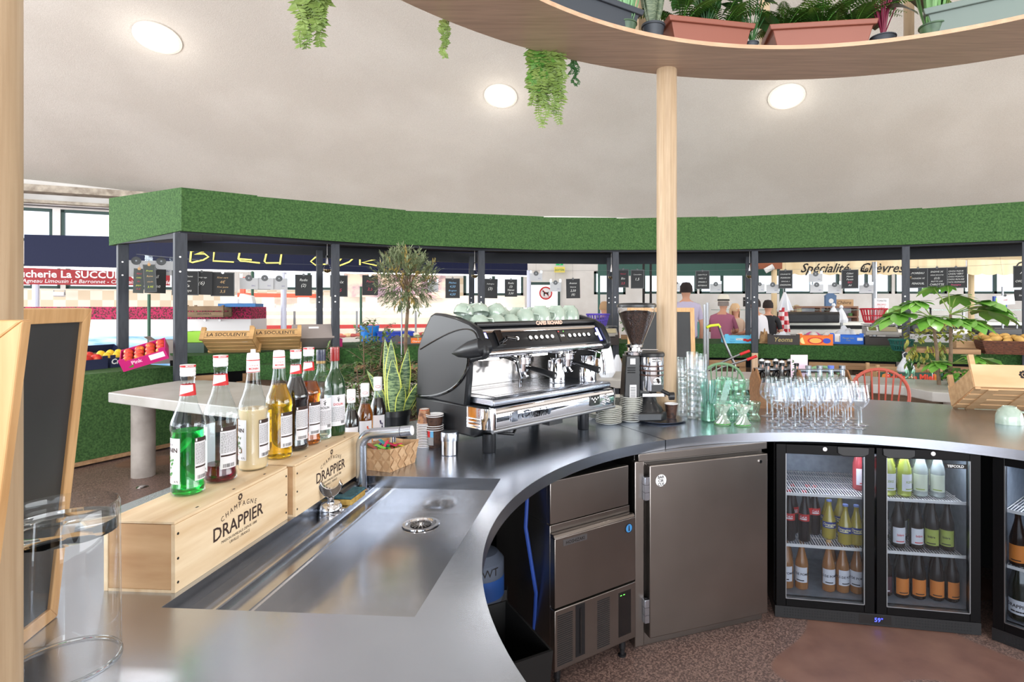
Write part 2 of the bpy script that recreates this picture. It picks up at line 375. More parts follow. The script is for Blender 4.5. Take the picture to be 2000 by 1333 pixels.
m.tube([sg + Vector((-.12, -.02, .12)), sg + Vector((.12, -.02, -.12))], .008, 5)
m.use(INK); m.prism([sg + Vector((a, -.02, b)) for a, b in ((-.1, .05), (-.07, .08), (-.05, .03), (.05, .02), (.09, .05), (.07, 0), (.08, -.07), (.05, -.07), (.04, -.02), (-.03, -.02), (-.03, -.08), (-.06, -.08), (-.06, .02))], (0, -.005, 0))
m.use(RED).text('INTERDIT', .05, sg + Vector((0, -.02, -.15)), X_, Z_)
tag(obj('door_sign', m), 'round red-ringed white sign with a dog on the glass door', 'sign')
m = M(mat('yellow_sign', (240, 222, 110), .6)); p = D(1093, 527, 16.4); m.box(p.x - .15, p.x + .15, p.y, p.y + .01, p.z - .08, p.z + .08)
m.use(mat('green_print', (40, 140, 80), .6)).text('sortie', .11, p + Vector((0, -.005, -.03)), X_, Z_)
tag(obj('exit_notice', m, smooth=0), 'small yellow notice on the white wall above the door', 'sign')
m = M(mat('exit_green', (30, 160, 90), .5, emis=(40, 190, 110), es=.5)); p = D(1093, 515, 16.4); m.box(p.x - .1, p.x + .1, p.y, p.y + .04, p.z - .05, p.z + .05)
m.use(PAPER).text('→', .1, p + Vector((0, -.005, -.04)), X_, Z_)
tag(obj('exit_sign', m, smooth=0), 'green exit sign box high above the door', 'sign')
# ================================================================ THE RING BAR
BC = Vector((1.03, 1.5, 0)); RI, RO = 1.24, 2.385
TOP = .9
A_SEAM = math.atan2(2.7 - 1.5, .373 - 1.03)
def arc(r, a0, a1, n): return [Vector((BC.x + r * math.cos(a0 + (a1 - a0) * i / n), BC.y + r * math.sin(a0 + (a1 - a0) * i / n), 0)) for i in range(n + 1)]
# sink outline on the counter top
SK = [G(977, 937), G(713.5, 931.7), G(325, 1187), G(810, 1206)]
sv = (SK[0] - SK[3]).normalized(); su = Vector((sv.y, -sv.x, 0))
so = Vector((SK[3].x, SK[3].y, 0)); SL = (SK[0] - SK[3]).length + .01; SW = .515
def S(u, v, z=0): return so - su * u + sv * v + Z_ * z    # u to the left, v away
hole = [S(0, 0), S(0, SL), S(SW, SL), S(SW, 0)]
def sheet(m, outer, holes, z0, z1):
    pts = []; edges = []
    for lp in [outer] + holes:
        b_ = len(pts); pts += [Vector((p.x, p.y)) for p in lp]; edges += [(b_ + i, b_ + (i + 1) % len(lp)) for i in range(len(lp))]
    vs, es, fs, *_ = delaunay_2d_cdt(pts, edges, [], 0, 1e-6)
    def inside(p, poly):
        c = False; n = len(poly)
        for i in range(n):
            a, b_ = poly[i], poly[i - 1]
            if (a.y > p.y) != (b_.y > p.y) and p.x < (b_.x - a.x) * (p.y - a.y) / (b_.y - a.y) + a.x: c = not c
        return c
    keep = []
    for f in fs:
        c = sum((vs[i] for i in f), Vector((0, 0))) / len(f)
        if inside(c, outer) and not any(inside(c, h) for h in holes): keep.append(tuple(f))
    n = len(vs); V = [(v.x, v.y, z1) for v in vs] + [(v.x, v.y, z0) for v in vs]
    FF = list(keep) + [tuple(i + n for i in reversed(f)) for f in keep]
    ed = {}
    for f in keep:
        for i in range(len(f)):
            a, b_ = f[i], f[(i + 1) % len(f)]; ed[(a, b_)] = 1
    for (a, b_) in ed:
        if (b_, a) not in ed: FF.append((b_, a, a + n, b_ + n))
    m.add(V, FF); return m
A_END, A_ST = rad(219), rad(-28)
ctr = thing('bar_counter', 'curved brushed steel ring bar counter with a long built-in sink', 'bar counter', (0, 0, 0))
o1 = arc(RI, A_SEAM + .0018, A_END, 60) + list(reversed(arc(RO, A_SEAM + .001, A_END, 60)))
o2 = arc(RI, A_ST, A_SEAM - .0018, 80) + list(reversed(arc(RO, A_ST, A_SEAM - .001, 80)))
obj('worktop', sheet(M(STEEL), o1, [hole], TOP - .042, TOP), ctr, smooth=30)
obj('worktop', sheet(M(STEEL), o2, [], TOP - .042, TOP), ctr, smooth=30)
m = M(DARK)
for r in (RO - .12,):
    a_ = arc(r, A_ST, A_END, 90); b_ = arc(r + .03, A_ST, A_END, 90)
    for i in range(90): m.prism([a_[i], a_[i + 1], b_[i + 1], b_[i]], (0, 0, TOP - .045))
obj('outer_panel', m, ctr, smooth=20)
# basin with stepped ledges
zf, z1_, z2_ = TOP - .127, TOP - .042, TOP - .058
u_f, u_2, u_1 = .395, .448, SW
m = M(SINKM)
prof = [(u_1, TOP - .001), (u_1, z1_), (u_2 + .004, z1_), (u_2, z2_ + .0), (u_f + .004, z2_), (u_f, z2_ - .004), (u_f, zf), (0, zf), (0, TOP - .001)]
vs = [S(u, v, z) for v in (0, SL) for u, z in prof]; k = len(prof)
fs = [(i, i + 1, k + i + 1, k + i) for i in range(k - 1)]
m.add(vs, fs)
for v in (0, SL):
    m.add([S(u, v, z) for u, z in prof], [tuple(range(k))] if v else [tuple(reversed(range(k)))])
# raised lips on the ledges
for u in (u_2 + .006, u_2 + .03, u_f + .006):
    zz = z1_ if u > u_2 else z2_
    m.prism([S(u - .003, .002, zz), S(u + .003, .002, zz), S(u + .003, .002, zz + .004), S(u - .003, .002, zz + .004)], sv * (SL - .004))
bs = obj('sink_basin', m, ctr, smooth=25)
dc = G(822, 1026, zf); m = M(CHROME)
m.lathe([(.061, .0005), (.06, .004), (.05, .0045), (.045, -.004), (.036, -.012), (.034, -.02)], 36, T(dc.x, dc.y, zf + .001))
dr = obj('drain', m, ctr)
m = M(CHROME)
for i in range(16):
    a = 2 * PI * i / 16; m.box(.008, .032, -.002, .002, -.001, .003, T(dc.x, dc.y, zf + .0005) @ Matrix.Rotation(a, 4, 'Z'))
m.lathe([(.0001, .008), (.006, .008), (.009, .003), (.009, 0)], 14, T(dc.x, dc.y, zf + .002))
m.use(DARK).disc((dc.x, dc.y, zf + .0012), .034, 24)
obj('strainer', m, dr)
# faucet
fb = S(.482, SL - .035, z1_); 
ft = thing('faucet', 'bent brushed steel faucet pipe standing at the back of the sink', 'faucet', fb)
e = Vector((.172, -.012, .20 + .012)); pts = [(0, 0, .002), (0, 0, .10), (0, 0, .165)]
for i in range(1, 9):
    a = PI / 2 * i / 8; pts.append((.045 * (1 - math.cos(a)), -.003 * i / 8, .155 + .045 * math.sin(a)))
pts.append((.14, -.01, .208))
obj('pipe', M(DSTEEL).use(STEEL).tube(pts, .0185, 20), ft)
m = M(STEEL).cyl((.142, -.01, .2085), (.178, -.0125, .2125), .0188, n=20); m.use(WHITE).cyl((.178, -.0125, .2125), (.1805, -.0127, .2128), .0165, n=20)
obj('spout_end', m, ft)
m = M(CHROME).cyl((.112, -.009, .19), (.112, -.009, .172), .010, n=14); obj('aerator', m, ft)
obj('collar', M(CHROME).lathe([(.026, 0), (.026, .006), (.02, .009)], 24), ft)
# glass rinser / tamper rest on ledge
tr = thing('cup_rinser', 'small chrome rinser with a crescent top on the sink ledge', 'rinser', S(.484, .642, z1_))
obj('base', M(CHROME).lathe([(.0001, 0), (.034, 0), (.035, .004), (.033, .026), (.028, .032), (.0001, .034)], 28), tr)
obj('neck', M(CHROME).lathe([(.012, .032), (.009, .042), (.012, .052)], 16).cyl((.03, 0, .012), (.045, -.003, .012), .006, n=10), tr)
m = M(CHROME); o_ = [Vector((.034 * math.cos(a), 0, .09 + .038 * math.sin(a))) for a in [PI + .05 + (PI - .1) * k / 14 for k in range(15)]]
i_ = [Vector((.027 * math.cos(a), 0, .106 + .027 * math.sin(a))) for a in [2 * PI - .1 - (PI - .2) * k / 14 for k in range(15)]]
m.prism([p - Y_ * .009 for p in o_ + i_], (0, .018, 0)); obj('crescent_rest', m, tr, rot=(0, 0, rad(12)), bevel=.002)
# sponge
sp = thing('sponge', 'blue-green and yellow scouring sponge on the sink ledge', 'sponge', S(.482, .765, z1_), math.atan2(sv.y, sv.x))
SPY = mat('sponge_yellow', (204, 172, 96), .9, c2=(176, 140, 70), scale=60, bump=.6); SPB = mat('scourer', (46, 84, 100), .9, c2=(66, 108, 120), scale=80, bump=.6)
obj('foam', M(SPY).box(-.055, .055, -.033, .033, 0, .02), sp, bevel=.004); obj('scouring_pad', M(SPB).box(-.055, .055, -.033, .033, .02, .028), sp, bevel=.002)
# black block beside crate (grinder knock bar)
kb = obj('knock_bar', M(BLACK).cyl((0, -.06, .02), (0, .05, .02), .018, n=14), None, loc=S(.505, .80, z1_ + .0), rot=(0, 0, math.atan2(sv.y, sv.x) - PI / 2)); kb.location.z = z1_ - .002
tag(kb, 'dark grey roll lying behind the sponge on the sink ledge', 'roll')

# ---------------------------------------------------------------- champagne crates
def crate(loc, rz, L, label, nm):
    t = thing('wine_crate', label, 'wooden box', loc, rz, 'champagne crates beside the sink')
    W, H = .158, .149; tk = .009     # local: x = left (0..-W), y = length
    obj('side_panel', M(PINE).box(-tk, 0, 0, L, 0, H - .006), t, bevel=.0008)
    obj('side_panel', M(PINE).box(-W, -W + tk, 0, L, 0, H - .006), t, bevel=.0008)
    obj('end_panel', M(PINE2).box(-W + tk + .0003, -tk - .0003, .002, .011, .006, H - .007), t, bevel=.0008)
    obj('end_panel', M(PINE2).box(-W + tk + .0003, -tk - .0003, L - .011, L - .002, .006, H - .007), t, bevel=.0008)
    obj('base', M(PINE).box(-W + tk + .0003, -tk - .0003, .001, L - .001, 0, .0057), t)
    obj('lid', M(PINE).box(-W + .001, -.002, .001, L - .001, H - .0058, H), t, bevel=.001)
    m = M(INK)
    for y in (.008, L - .008):
        for z in (.02, .07, .122): m.cyl((0, y, z), (.0008, y, z), .0028, n=10)
    for k in range(3): m.box(-.02, -.016, L * (.2 + .3 * k), L * (.2 + .3 * k) + .008, H, H + .0004)
    obj('nails', m, t)
    m = M(BROWN); cy = L * .50; xo = .0005
    m.text('DRAPPIER', .044, (xo, cy, .058), Y_, Z_, bold=.012)
    # arched CHAMPAGNE
    w_ = 'CHAMPAGNE'
    for i, ch in enumerate(w_):
        q = (i - 4) / 4; a = q * .5; m.text(ch, .017, (xo, cy + .062 * q, .107 - .012 * q * q), Vector((0, math.cos(a * .6), -math.sin(a * .6))), Vector((0, math.sin(a * .6), math.cos(a * .6))))
    m.text('MAISON FAMILIALE DEPUIS 1808', .0095, (xo, cy, .044), Y_, Z_); m.text('URVILLE - FRANCE', .0095, (xo, cy, .033), Y_, Z_)
    for k in range(9):
        a = 2 * PI * k / 9; c = Vector((xo, cy + .006 * math.cos(a), .129 + .006 * math.sin(a)))
        m.prism([c, c + Vector((0, .003, .001)), c + Vector((0, .004, .005)), c + Vector((0, -.001, .004))], (.0003, 0, 0))
    m.box(xo - .0001, xo + .0002, cy - .008, cy + .008, .1195, .1205)
    obj('printed_mark', m, t, smooth=0)
    return t
c1a = G(342, 1160); c1b = G(562, 1014.5)
dcr = Vector((sv.x, sv.y, 0)); rzc = math.atan2(-dcr.x, dcr.y)
L1 = (c1b - c1a).length
cr1 = crate(c1a - su * .0 - Z_ * 0, rzc, .425, 'pine champagne crate nearest the camera, carrying the green syrup', 1)
c2o = c1a + dcr * .437 + su * -0 + Vector((.016, 0, 0))
cr2 = crate(c2o, rzc, .425, 'farther pine champagne crate, beside the steel faucet', 2)

# ---------------------------------------------------------------- bottles
def bottle_glass(m, prof, n=30): m.lathe(prof, n)
def syrup(name, label, loc, liquid, fill, kind='monin', cap='white', h=.312, ang=0, collar='label', group='syrup and vermouth bottles on the crates', lb=('MONIN', 'red'), fruit=None, lmat=None):
    t = thing(name, label, 'bottle', loc, math.atan2(-loc.x, loc.y) if False else math.atan2(loc.y, loc.x) - PI / 2, group)
    s_ = h / .312; r = .0362
    if kind == 'monin':
        pr = [(.0001, .006), (.02, .003), (.031, 0), (.0355, .004), (r, .012), (r, .02), (.0345, .026), (.0345, .15), (.0368, .156), (.037, .168), (.034, .178), (.028, .194), (.021, .214), (.0165, .234), (.0145, .25), (.0143, .274), (.0155, .276), (.0155, .28), (.0138, .282), (.0138, .296)]
    elif kind == 'tall':   # pourer top, long sloping neck
        pr = [(.0001, .006), (.02, .003), (.031, 0), (.0355, .004), (r, .012), (r, .022), (.0352, .03), (.0352, .142), (.037, .15), (.037, .166), (.033, .182), (.026, .2), (.0205, .22), (.0168, .244), (.0158, .27), (.0155, .29)]
    else:
        r = .0345
        pr = [(.0001, .006), (.02, .002), (.031, 0), (.034, .004), (r, .012), (r, .165), (.033, .182), (.028, .198), (.02, .214), (.0155, .226), (.0142, .24), (.0138, .27), (.0138, .292)]
    obj('glass_body', M(lmat or BGLASS).lathe(pr, 36), t)
    # liquid
    zt = fill; lp = []
    for (a, b_) in zip(pr, pr[1:]):
        if a[1] <= zt: lp.append((max(a[0] - .0022, .0001), a[1] + (.003 if a[1] < .006 else 0)))
        if a[1] <= zt < b_[1]:
            f = (zt - a[1]) / (b_[1] - a[1]); lp.append((a[0] + (b_[0] - a[0]) * f - .0022, zt))
    lp.append((.0001, zt))
    obj('liquid', M(liquid).lathe(lp, 32), t)
    zc = pr[-1][1]
    if cap == 'white':
        m = M(WHITE)
        m.lathe([(.0155, zc - .014), (.0162, zc - .012), (.0162, zc - .006), (.0155, zc - .004), (.0163, zc - .002), (.0163, zc + .004), (.0155, zc + .005), (.0162, zc + .006), (.0162, zc + .013), (.0001, zc + .0145)], 28)
        if kind != 'tall' and collar != 'plain': m.use(RED).patch(.01655, -PI, PI, zc + .0075, zc + .0125, 28); m.use(PAPER).text('MONIN', .0055, (0, 0, zc + .0082), X_, Z_, wrap=(.0168, -1.3), bold=.02)
    elif cap == 'sleeve':
        m = M(WHITE).lathe([(.0166, zc - .028), (.0160, zc + .006), (.0152, zc + .02), (.014, zc + .024), (.0001, zc + .026)], 28)
        if fruit == 'coconut': m.lathe([(.006, zc + .025), (.006, zc + .034), (.0001, zc + .035)], 14)
        m.use(RED).patch(.0169, -PI, PI, zc - .027, zc - .0255, 28).patch(.0163, -PI, PI, zc + .004, zc + .0065, 28)
        m.text('MONIN', .0075, (0, 0, zc - .020), X_, Z_, wrap=(.0169, -1.5), bold=.02); m.text('Le Sirop de', .005, (0, 0, zc - .010), X_, Z_, wrap=(.0167, -1.5), shear=.3)
    else:
        cm = mat('cap_' + cap, {'navy': (38, 46, 74), 'red': (150, 36, 34)}[cap], .3, coat=.4)
        m = M(cm).lathe([(.0148, zc - .034), (.0152, zc - .03), (.0152, zc + .01), (.0148, zc + .014), (.0001, zc + .0145)], 28)
        for k in range(3): m.lathe([(.0153, zc - .006 + k * .005), (.0157, zc - .0045 + k * .005), (.0153, zc - .003 + k * .005)], 28)
        if cap == 'navy': m.use(mat('gold_band', (150, 126, 84), .4, .6)).patch(.0155, -PI, PI, zc - .033, zc - .024, 28)
    obj('cap', m, t)
    A0 = -PI / 2 + ang
    if kind != 'wine':
        if cap == 'white' and collar == 'label':       # neck label with diagonal white field
            m = M(RED)
            m.patch(.0172, -PI, PI, .2355, .2625, 28, .0150)
            m.use(PAPER); R_ = lambda z: .0173 + (.0150 - .0173) * (z - .2355) / .027
            n = 10; vs = []
            for j in range(n + 1):
                a = -PI / 2 - 1.2 + 1.9 * j / n; zb = .2385 + .008 * j / n
                for z in (zb, .2615): vs.append(((R_(z) + .0004) * math.cos(a), (R_(z) + .0004) * math.sin(a), z))
            m.add(vs, [(2 * j, 2 * j + 2, 2 * j + 3, 2 * j + 1) for j in range(n)])
            obj('neck_label', m, t)
        rl = (.0345 if kind == 'monin' else .0352) + .0006
        m = M(LABEL).patch(rl, A0 - 2.65, A0 - .75, .03, .138, 18)
        m.use(BROWN).text('MONIN', .015, (0, 0, .105), X_, Z_, wrap=(rl + .0004, A0 - 1.62), bold=.02)
        m.text('sirop de', .007, (0, 0, .121), X_, Z_, wrap=(rl + .0004, A0 - 1.6), shear=.3); m.text('0.7L', .007, (0, 0, .034), X_, Z_, wrap=(rl + .0004, A0 - 1.0))
        rng = random.Random(name + label)
        if fruit == 'coconut':
            m.use(mat('coco_brown', (120, 78, 50), .6)).patch(rl + .0004, A0 - 1.5, A0 - 1.1, .05, .062, 6); m.use(PAPER).patch(rl + .0007, A0 - 1.42, A0 - 1.2, .052, .06, 6)
        m.use(mat('print_' + (fruit or 'leaf'), {'mint': (70, 140, 60), 'coconut': (90, 120, 80), 'berry': (190, 60, 80), None: (150, 120, 70)}[fruit if fruit in ('mint', 'coconut', 'berry') else None], .6))
        for k in range(16):
            a = A0 - 1.25 - rng.random() * .5; z = .05 + rng.random() * .045; da = .09; dz = .004
            rr = rl + .0005; P_ = lambda a_, z_: (rr * math.cos(a_), rr * math.sin(a_), z_)
            m.add([P_(a - da, z), P_(a, z - dz), P_(a + da, z + .002), P_(a, z + dz)], [(0, 1, 2, 3)])
        m.use(RED).text('saveur', .006, (0, 0, .043), X_, Z_, wrap=(rl + .0004, A0 - 1.6), shear=.3)
        obj('front_label', m, t)
        m = M(LABEL).patch(rl + .0002, A0 + .12, A0 + 1.32, .034, .136, 12)
        m.use(BROWN).patch(rl + .0005, A0 + .12, A0 + 1.32, .126, .136, 12).patch(rl + .0005, A0 + .16, A0 + 1.28, .064, .068, 12)
        m.use(PAPER).patch(rl + .0007, A0 + .17, A0 + .27, .128, .1345, 2)
        m.use(mat('fine_print', (96, 92, 96), .7))
        for k in range(17):
            z = .120 - k * .0031
            if .062 < z < .071: continue
            a = A0 + .17
            while a < A0 + 1.2:
                w_ = .03 + rng.random() * .13; m.patch(rl + .0005, a, min(a + w_, A0 + 1.25), z, z + .0012, 2); a += w_ + .03
        m.use(INK)
        for k in range(16): a = A0 + .3 + k * .05; m.patch(rl + .0005, a, a + .012 + .02 * rng.random(), .037, .046, 1)
        obj('back_label', m, t)
    else:
        rl = .0351; m = M(LABEL).patch(rl, A0 - 1.35, A0 + 1.25, .035, .142, 22)
        m.use(INK).text('DOLIN', .011, (0, 0, .106), X_, Z_, wrap=(rl + .0004, A0 + .35), bold=.02) if cap == 'navy' else m.use(RED).text('DOLIN', .011, (0, 0, .106), X_, Z_, wrap=(rl + .0004, A0 + .35), bold=.02)
        m.use(INK)
        for k in range(5): a = A0 + .35 + .1 * math.cos(k * 1.26); z = .128 + .006 * math.sin(k * 1.26); m.patch(rl + .0004, a - .04, a + .04, z - .0012, z + .0012, 1)
        m.patch(rl + .0004, A0 + .32, A0 + .4, .118, .130, 1)
        m.use(mat('fine_print', (96, 92, 96), .7)); rng = random.Random(name + label)
        for k in range(14):
            z = .098 - k * .0036; a = A0 - 1.2
            while a < A0 + 1.0:
                w_ = .04 + rng.random() * .15; m.patch(rl + .0005, a, a + w_, z, z + .0013, 2); a += w_ + .04
        m.use(INK)
        for k in range(10): a = A0 + .6 + k * .04; m.patch(rl + .0005, a, a + .018, .042, .052, 1)
        obj('wrap_label', m, t)
    t.scale = (s_, s_, s_)
    return t
def liq(name, c, tr=.9, r=.05): return mat('liquid_' + name, c, r, trans=tr, ior=1.34)
zt = TOP + .149 + .0005
LG = liq('green', (40, 205, 80)); LR = liq('raspberry', (110, 20, 34)); LC = mat('liquid_cloudy', (226, 200, 160), .3, coat=.5); LY = liq('gold', (250, 200, 40))
LDK = mat('liquid_dark', (30, 18, 18), .15, coat=.6); LA = liq('amber', (214, 120, 40)); LCL = liq('clear', (232, 244, 236)); LO = liq('orange', (214, 132, 40))
def base_on(px, py, z): p = G(px, py, z); return p
VG = mat('green_bottle_glass', (30, 62, 30), .1, coat=.6)
syrup('syrup_bottle', 'bottle of bright green mint syrup, first on the nearest crate', base_on(367, 963, zt), LG, .152, fruit='mint', ang=.28)
syrup('syrup_bottle', 'nearly empty clear syrup bottle with dark red dregs', base_on(431, 938, zt), LR, .042, cap='white', collar='label', h=.326, fruit='berry', ang=-.15)
syrup('syrup_bottle', 'syrup bottle filled with cloudy cream liquid and white pourer', base_on(494.5, 915.5, zt), LC, .165, kind='tall', cap='sleeve', h=.318, fruit='coconut', ang=.28)
syrup('syrup_bottle', 'syrup bottle of golden yellow liquid with white pourer', base_on(545, 894, zt), LY, .215, kind='tall', cap='sleeve', h=.316, ang=0)
syrup('syrup_bottle', 'almost black syrup bottle with red and white neck label', base_on(578, 878, zt), LDK, .225, h=.316, ang=-.1)
syrup('syrup_bottle', 'amber orange syrup bottle behind the black one', base_on(603, 867, zt), LA, .20, h=.318, ang=-.1)
syrup('vermouth_bottle', 'clear vermouth bottle with navy cap and white label', base_on(627, 857, zt), LCL, .11, kind='wine', cap='navy', h=.308)
syrup('vermouth_bottle', 'dark green vermouth bottle with red cap and white label', base_on(654, 848.5, zt), LDK, .2, kind='wine', cap='red', h=.312, lmat=VG)
# juice bottles on the counter behind the crates
JP = [(.0001, .004), (.026, 0), (.029, .006), (.029, .135), (.026, .15), (.018, .175), (.0125, .2), (.0122, .235), (.0122, .25)]
def juice(label, loc, lm, h, lc):
    t = thing('juice_bottle', label, 'bottle', loc, math.atan2(loc.y, loc.x) - PI / 2, 'white-capped juice bottles behind the crates')
    obj('glass_body', M(BGLASS).lathe(JP, 28), t); obj('liquid', M(lm).lathe([(max(r_ - .002, .0001), z + .002) for r_, z in JP[:6]] + [(.0001, .177)], 24), t)
    m = M(WHITE).lathe([(.0145, .205), (.0148, .21), (.0148, .248), (.014, .252), (.0001, .253)], 24)
    for k in range(6): m.lathe([(.0149, .232 + k * .003), (.0152, .2333 + k * .003), (.0149, .2346 + k * .003)], 20)
    m.use(RED).tube([((.0152) * math.cos(-PI / 2 + .6 * math.cos(q)), .0152 * math.sin(-PI / 2 + .6 * math.cos(q)), .219 + .004 * math.sin(q)) for q in [2 * PI * j / 16 for j in range(16)]], .0005, 4, closed=True)
    obj('cap', m, t)
    m = M(LABEL).patch(.0295, -2.4, -.7, .03, .12, 12); m.use(lc)
    for k in range(9): m.patch(.0299, -1.25 + .12 * math.cos(k * 2.4), -1.1 + .12 * math.cos(k * 2.4), .075 + .02 * math.sin(k * 1.9), .083 + .02 * math.sin(k * 1.9), 2)
    obj('label', m, t); t.scale = (h / .253,) * 3
FB = flat('print_berry_blue', (52, 44, 80)); FR = flat('print_fruit_red', (214, 90, 60))
juice('dark juice bottle with white cap, nearest behind the far crate', Vector(((686 - CX) / F * 2.26, 2.26, TOP + .0005)), LDK, .275, FB)
juice('orange juice bottle with white cap between two dark ones', Vector(((713 - CX) / F * 2.36, 2.36, TOP + .0005)), LO, .285, FR)
juice('dark juice bottle with white cap, nearest the snake plant', Vector(((738 - CX) / F * 2.45, 2.45, TOP + .0005)), LDK, .30, FB)

# ---------------------------------------------------------------- big inverted glass
jc = Vector((-.846, .968, TOP + .0005))
t = thing('glass_vase', 'large clear glass cylinder standing upside down on the counter', 'glass vase', jc)
obj('wall', M(JARG).lathe([(.0776, 0), (.079, .003), (.0772, .262), (.0748, .2665), (.073, .262), (.0735, .24)], 64), t)
obj('thick_base', M(SOLIDG).lathe([(.0001, .225), (.05, .222), (.0745, .218), (.0745, .2385), (.05, .236), (.0001, .233)], 64), t)
obj('rim', M(SOLIDG).tube([(.0784 * math.cos(a), .0784 * math.sin(a), .0022) for a in [2 * PI * k / 64 for k in range(64)]], .0021, 8, closed=True), t)
# ---------------------------------------------------------------- oak posts
for (x, y, z1, lb) in ((.544, 3.2, 2.9, 'round pale oak post rising from the far side of the counter'), (-.641, .60, 3.2, 'round pale oak post at the left edge, close to the camera')):
    m = M(OAK).cyl((0, 0, TOP), (0, 0, z1 if x < 0 else 2.806), .0555, n=48); o = obj('support_post', m, None, loc=(x, y, .0008)); tag(o, lb, 'post')
# ---------------------------------------------------------------- chalkboards by the left post
def chalkboard(nm, label, P0, P1, P2, P3, fw, tk, cat='chalkboard', writing=None):
    "framed slate; corners bottom-far, bottom-near, top-near, top-far"
    a, b_, c, d = [Vector(p) for p in (P0, P1, P2, P3)]
    n = (b_ - a).cross(d - a).normalized() * tk
    t = thing(nm, label, cat, a); L = lambda p: p - a
    ux = (b_ - a).normalized(); uz = (d - a).normalized()
    m = M(SLATE).prism([L(a + ux * fw * .8 + uz * fw * .8) + n * .35, L(b_ - ux * fw * .8 + uz * fw * .8) + n * .35, L(c - ux * fw * .8 - uz * fw * .8) + n * .35, L(d + ux * fw * .8 - uz * fw * .8) + n * .35], n * .2)
    obj('slate', m, t)
    m = M(FRAME)
    for (p, q, w_) in ((a, b_, uz), (d, c, -uz), (a, d, ux), (b_, c, -ux)):
        e_ = (q - p).normalized()
        m.prism([L(p), L(q), L(q + w_ * fw - e_ * fw), L(p + w_ * fw + e_ * fw)], n)
    obj('frame', m, t, bevel=.0015, smooth=0)
    return t
bd = Vector((.225, -.974, 0)); lean = Vector((.056, .013, 0)); a0 = G(113, 1205) + Z_ * .001
chalkboard('chalkboard', 'wood framed blank chalkboard leaning beside the upside-down glass vase', a0, a0 + bd * .42, a0 + bd * .42 + lean + Z_ * .594, a0 + lean + Z_ * .594, .026, .016)
# second board close to the camera in front of the post
k = D(44, 626, .47); b0 = Vector((k.x - .075, .47, TOP + .001)); ww = Vector((-.42, -.10, 0))
chalkboard('chalkboard', 'pale wood framed board at the far left edge, in front of the post', b0, b0 + ww, k + ww, k, .03, .012)
# ================================================================ UNDER THE COUNTER
def frame_thing(name, label, cat, pL, pR, group=None):
    d = (pR - pL); return thing(name, label, cat, pL, math.atan2(d.y, d.x), group), Vector((d.x, d.y, 0)).length
# ice maker (local: x right, y into the counter, z up)
iL = G(1080, 1315, .08); iR = G(1238, 1245, .08); iL.z = 0; iR.z = 0
t, W = frame_thing('ice_maker', 'stainless under-counter ice maker with louvred lower panel', 'ice maker', iL, iR)
dp = .46
obj('cabinet', M(STEELD).box(0.002, W - .002, .025, dp, .085, .64).box(.002, W - .002, .045, dp, .64, .80), t, bevel=.002)
obj('upper_panel', M(STEELD).box(.0, W - .012, .02, .044, .645, .815), t, bevel=.003)
m = M(STEELD).box(-.0, W, -.012, .022, .33, .60); m.prism([Vector((0, -.012, .60)), Vector((0, .0, .612)), Vector((0, .022, .612)), Vector((0, .022, .60))], (W, 0, 0))
dr_ = obj('flap_door', m, t, bevel=.003)
m = M(DSTEEL).box(.04, .155, -.0145, -.0125, .565, .588); m.use(INK).text('HOSHIZAKI', .018, (.0975, -.0149, .570), X_, Z_, bold=.02); obj('nameplate', m, dr_, smooth=0)
m = M(flat('badge_blue', (60, 130, 190))).cyl((W - .04, -.0125, .56), (W - .04, -.0142, .56), .019, n=24); m.use(INK).tube([(W - .04 + .0185 * math.cos(a), -.0142, .56 + .0185 * math.sin(a)) for a in [2 * PI * k / 24 for k in range(24)]], .0015, 5, closed=True)
m.prism([Vector((W - .043, -.0144, .548)), Vector((W - .036, -.0144, .548)), Vector((W - .038, -.0144, .572)), Vector((W - .042, -.0144, .572))], (0, -.0004, 0)); obj('round_badge', m, dr_)
lp = obj('louvre_panel', M(STEELD).box(0, W, -.012, .022, .085, .322), t, bevel=.003)
for (x0, x1) in ((.012, .085), (W * .50, W * .50 + .065)):
    m = M(DARK)
    for k in range(24): z = .105 + k * .0083; m.box(x0, x1, -.0128, -.012, z, z + .0042)
    obj('louvres', m, lp, smooth=0)
m = M(BLACK).box(.10, .145, -.0135, -.01, .11, .315); m.use(BLACKG).cyl((.1225, -.014, .12), (.1225, -.014, .30), .004, n=8); obj('filter_handle', m, lp)
m = M(BLACKG).box(W * .77, W - .028, -.0135, -.01, .115, .30); m.use(mat('led_green', (90, 210, 80), .5, emis=(110, 230, 90), es=2)).box(W * .79, W * .81, -.0138, -.0133, .285, .288).box(W * .83, W * .85, -.0138, -.0133, .285, .288); obj('control_window', m, lp, smooth=0)
for x in (.04, W - .04):
    for y in (.03, dp - .04): obj('foot', M(BLACK).lathe([(.0001, 0), (.018, 0), (.018, .006), (.011, .01), (.011, .03), (.014, .034), (.014, .085)], 18), t, loc=(x, y, 0))
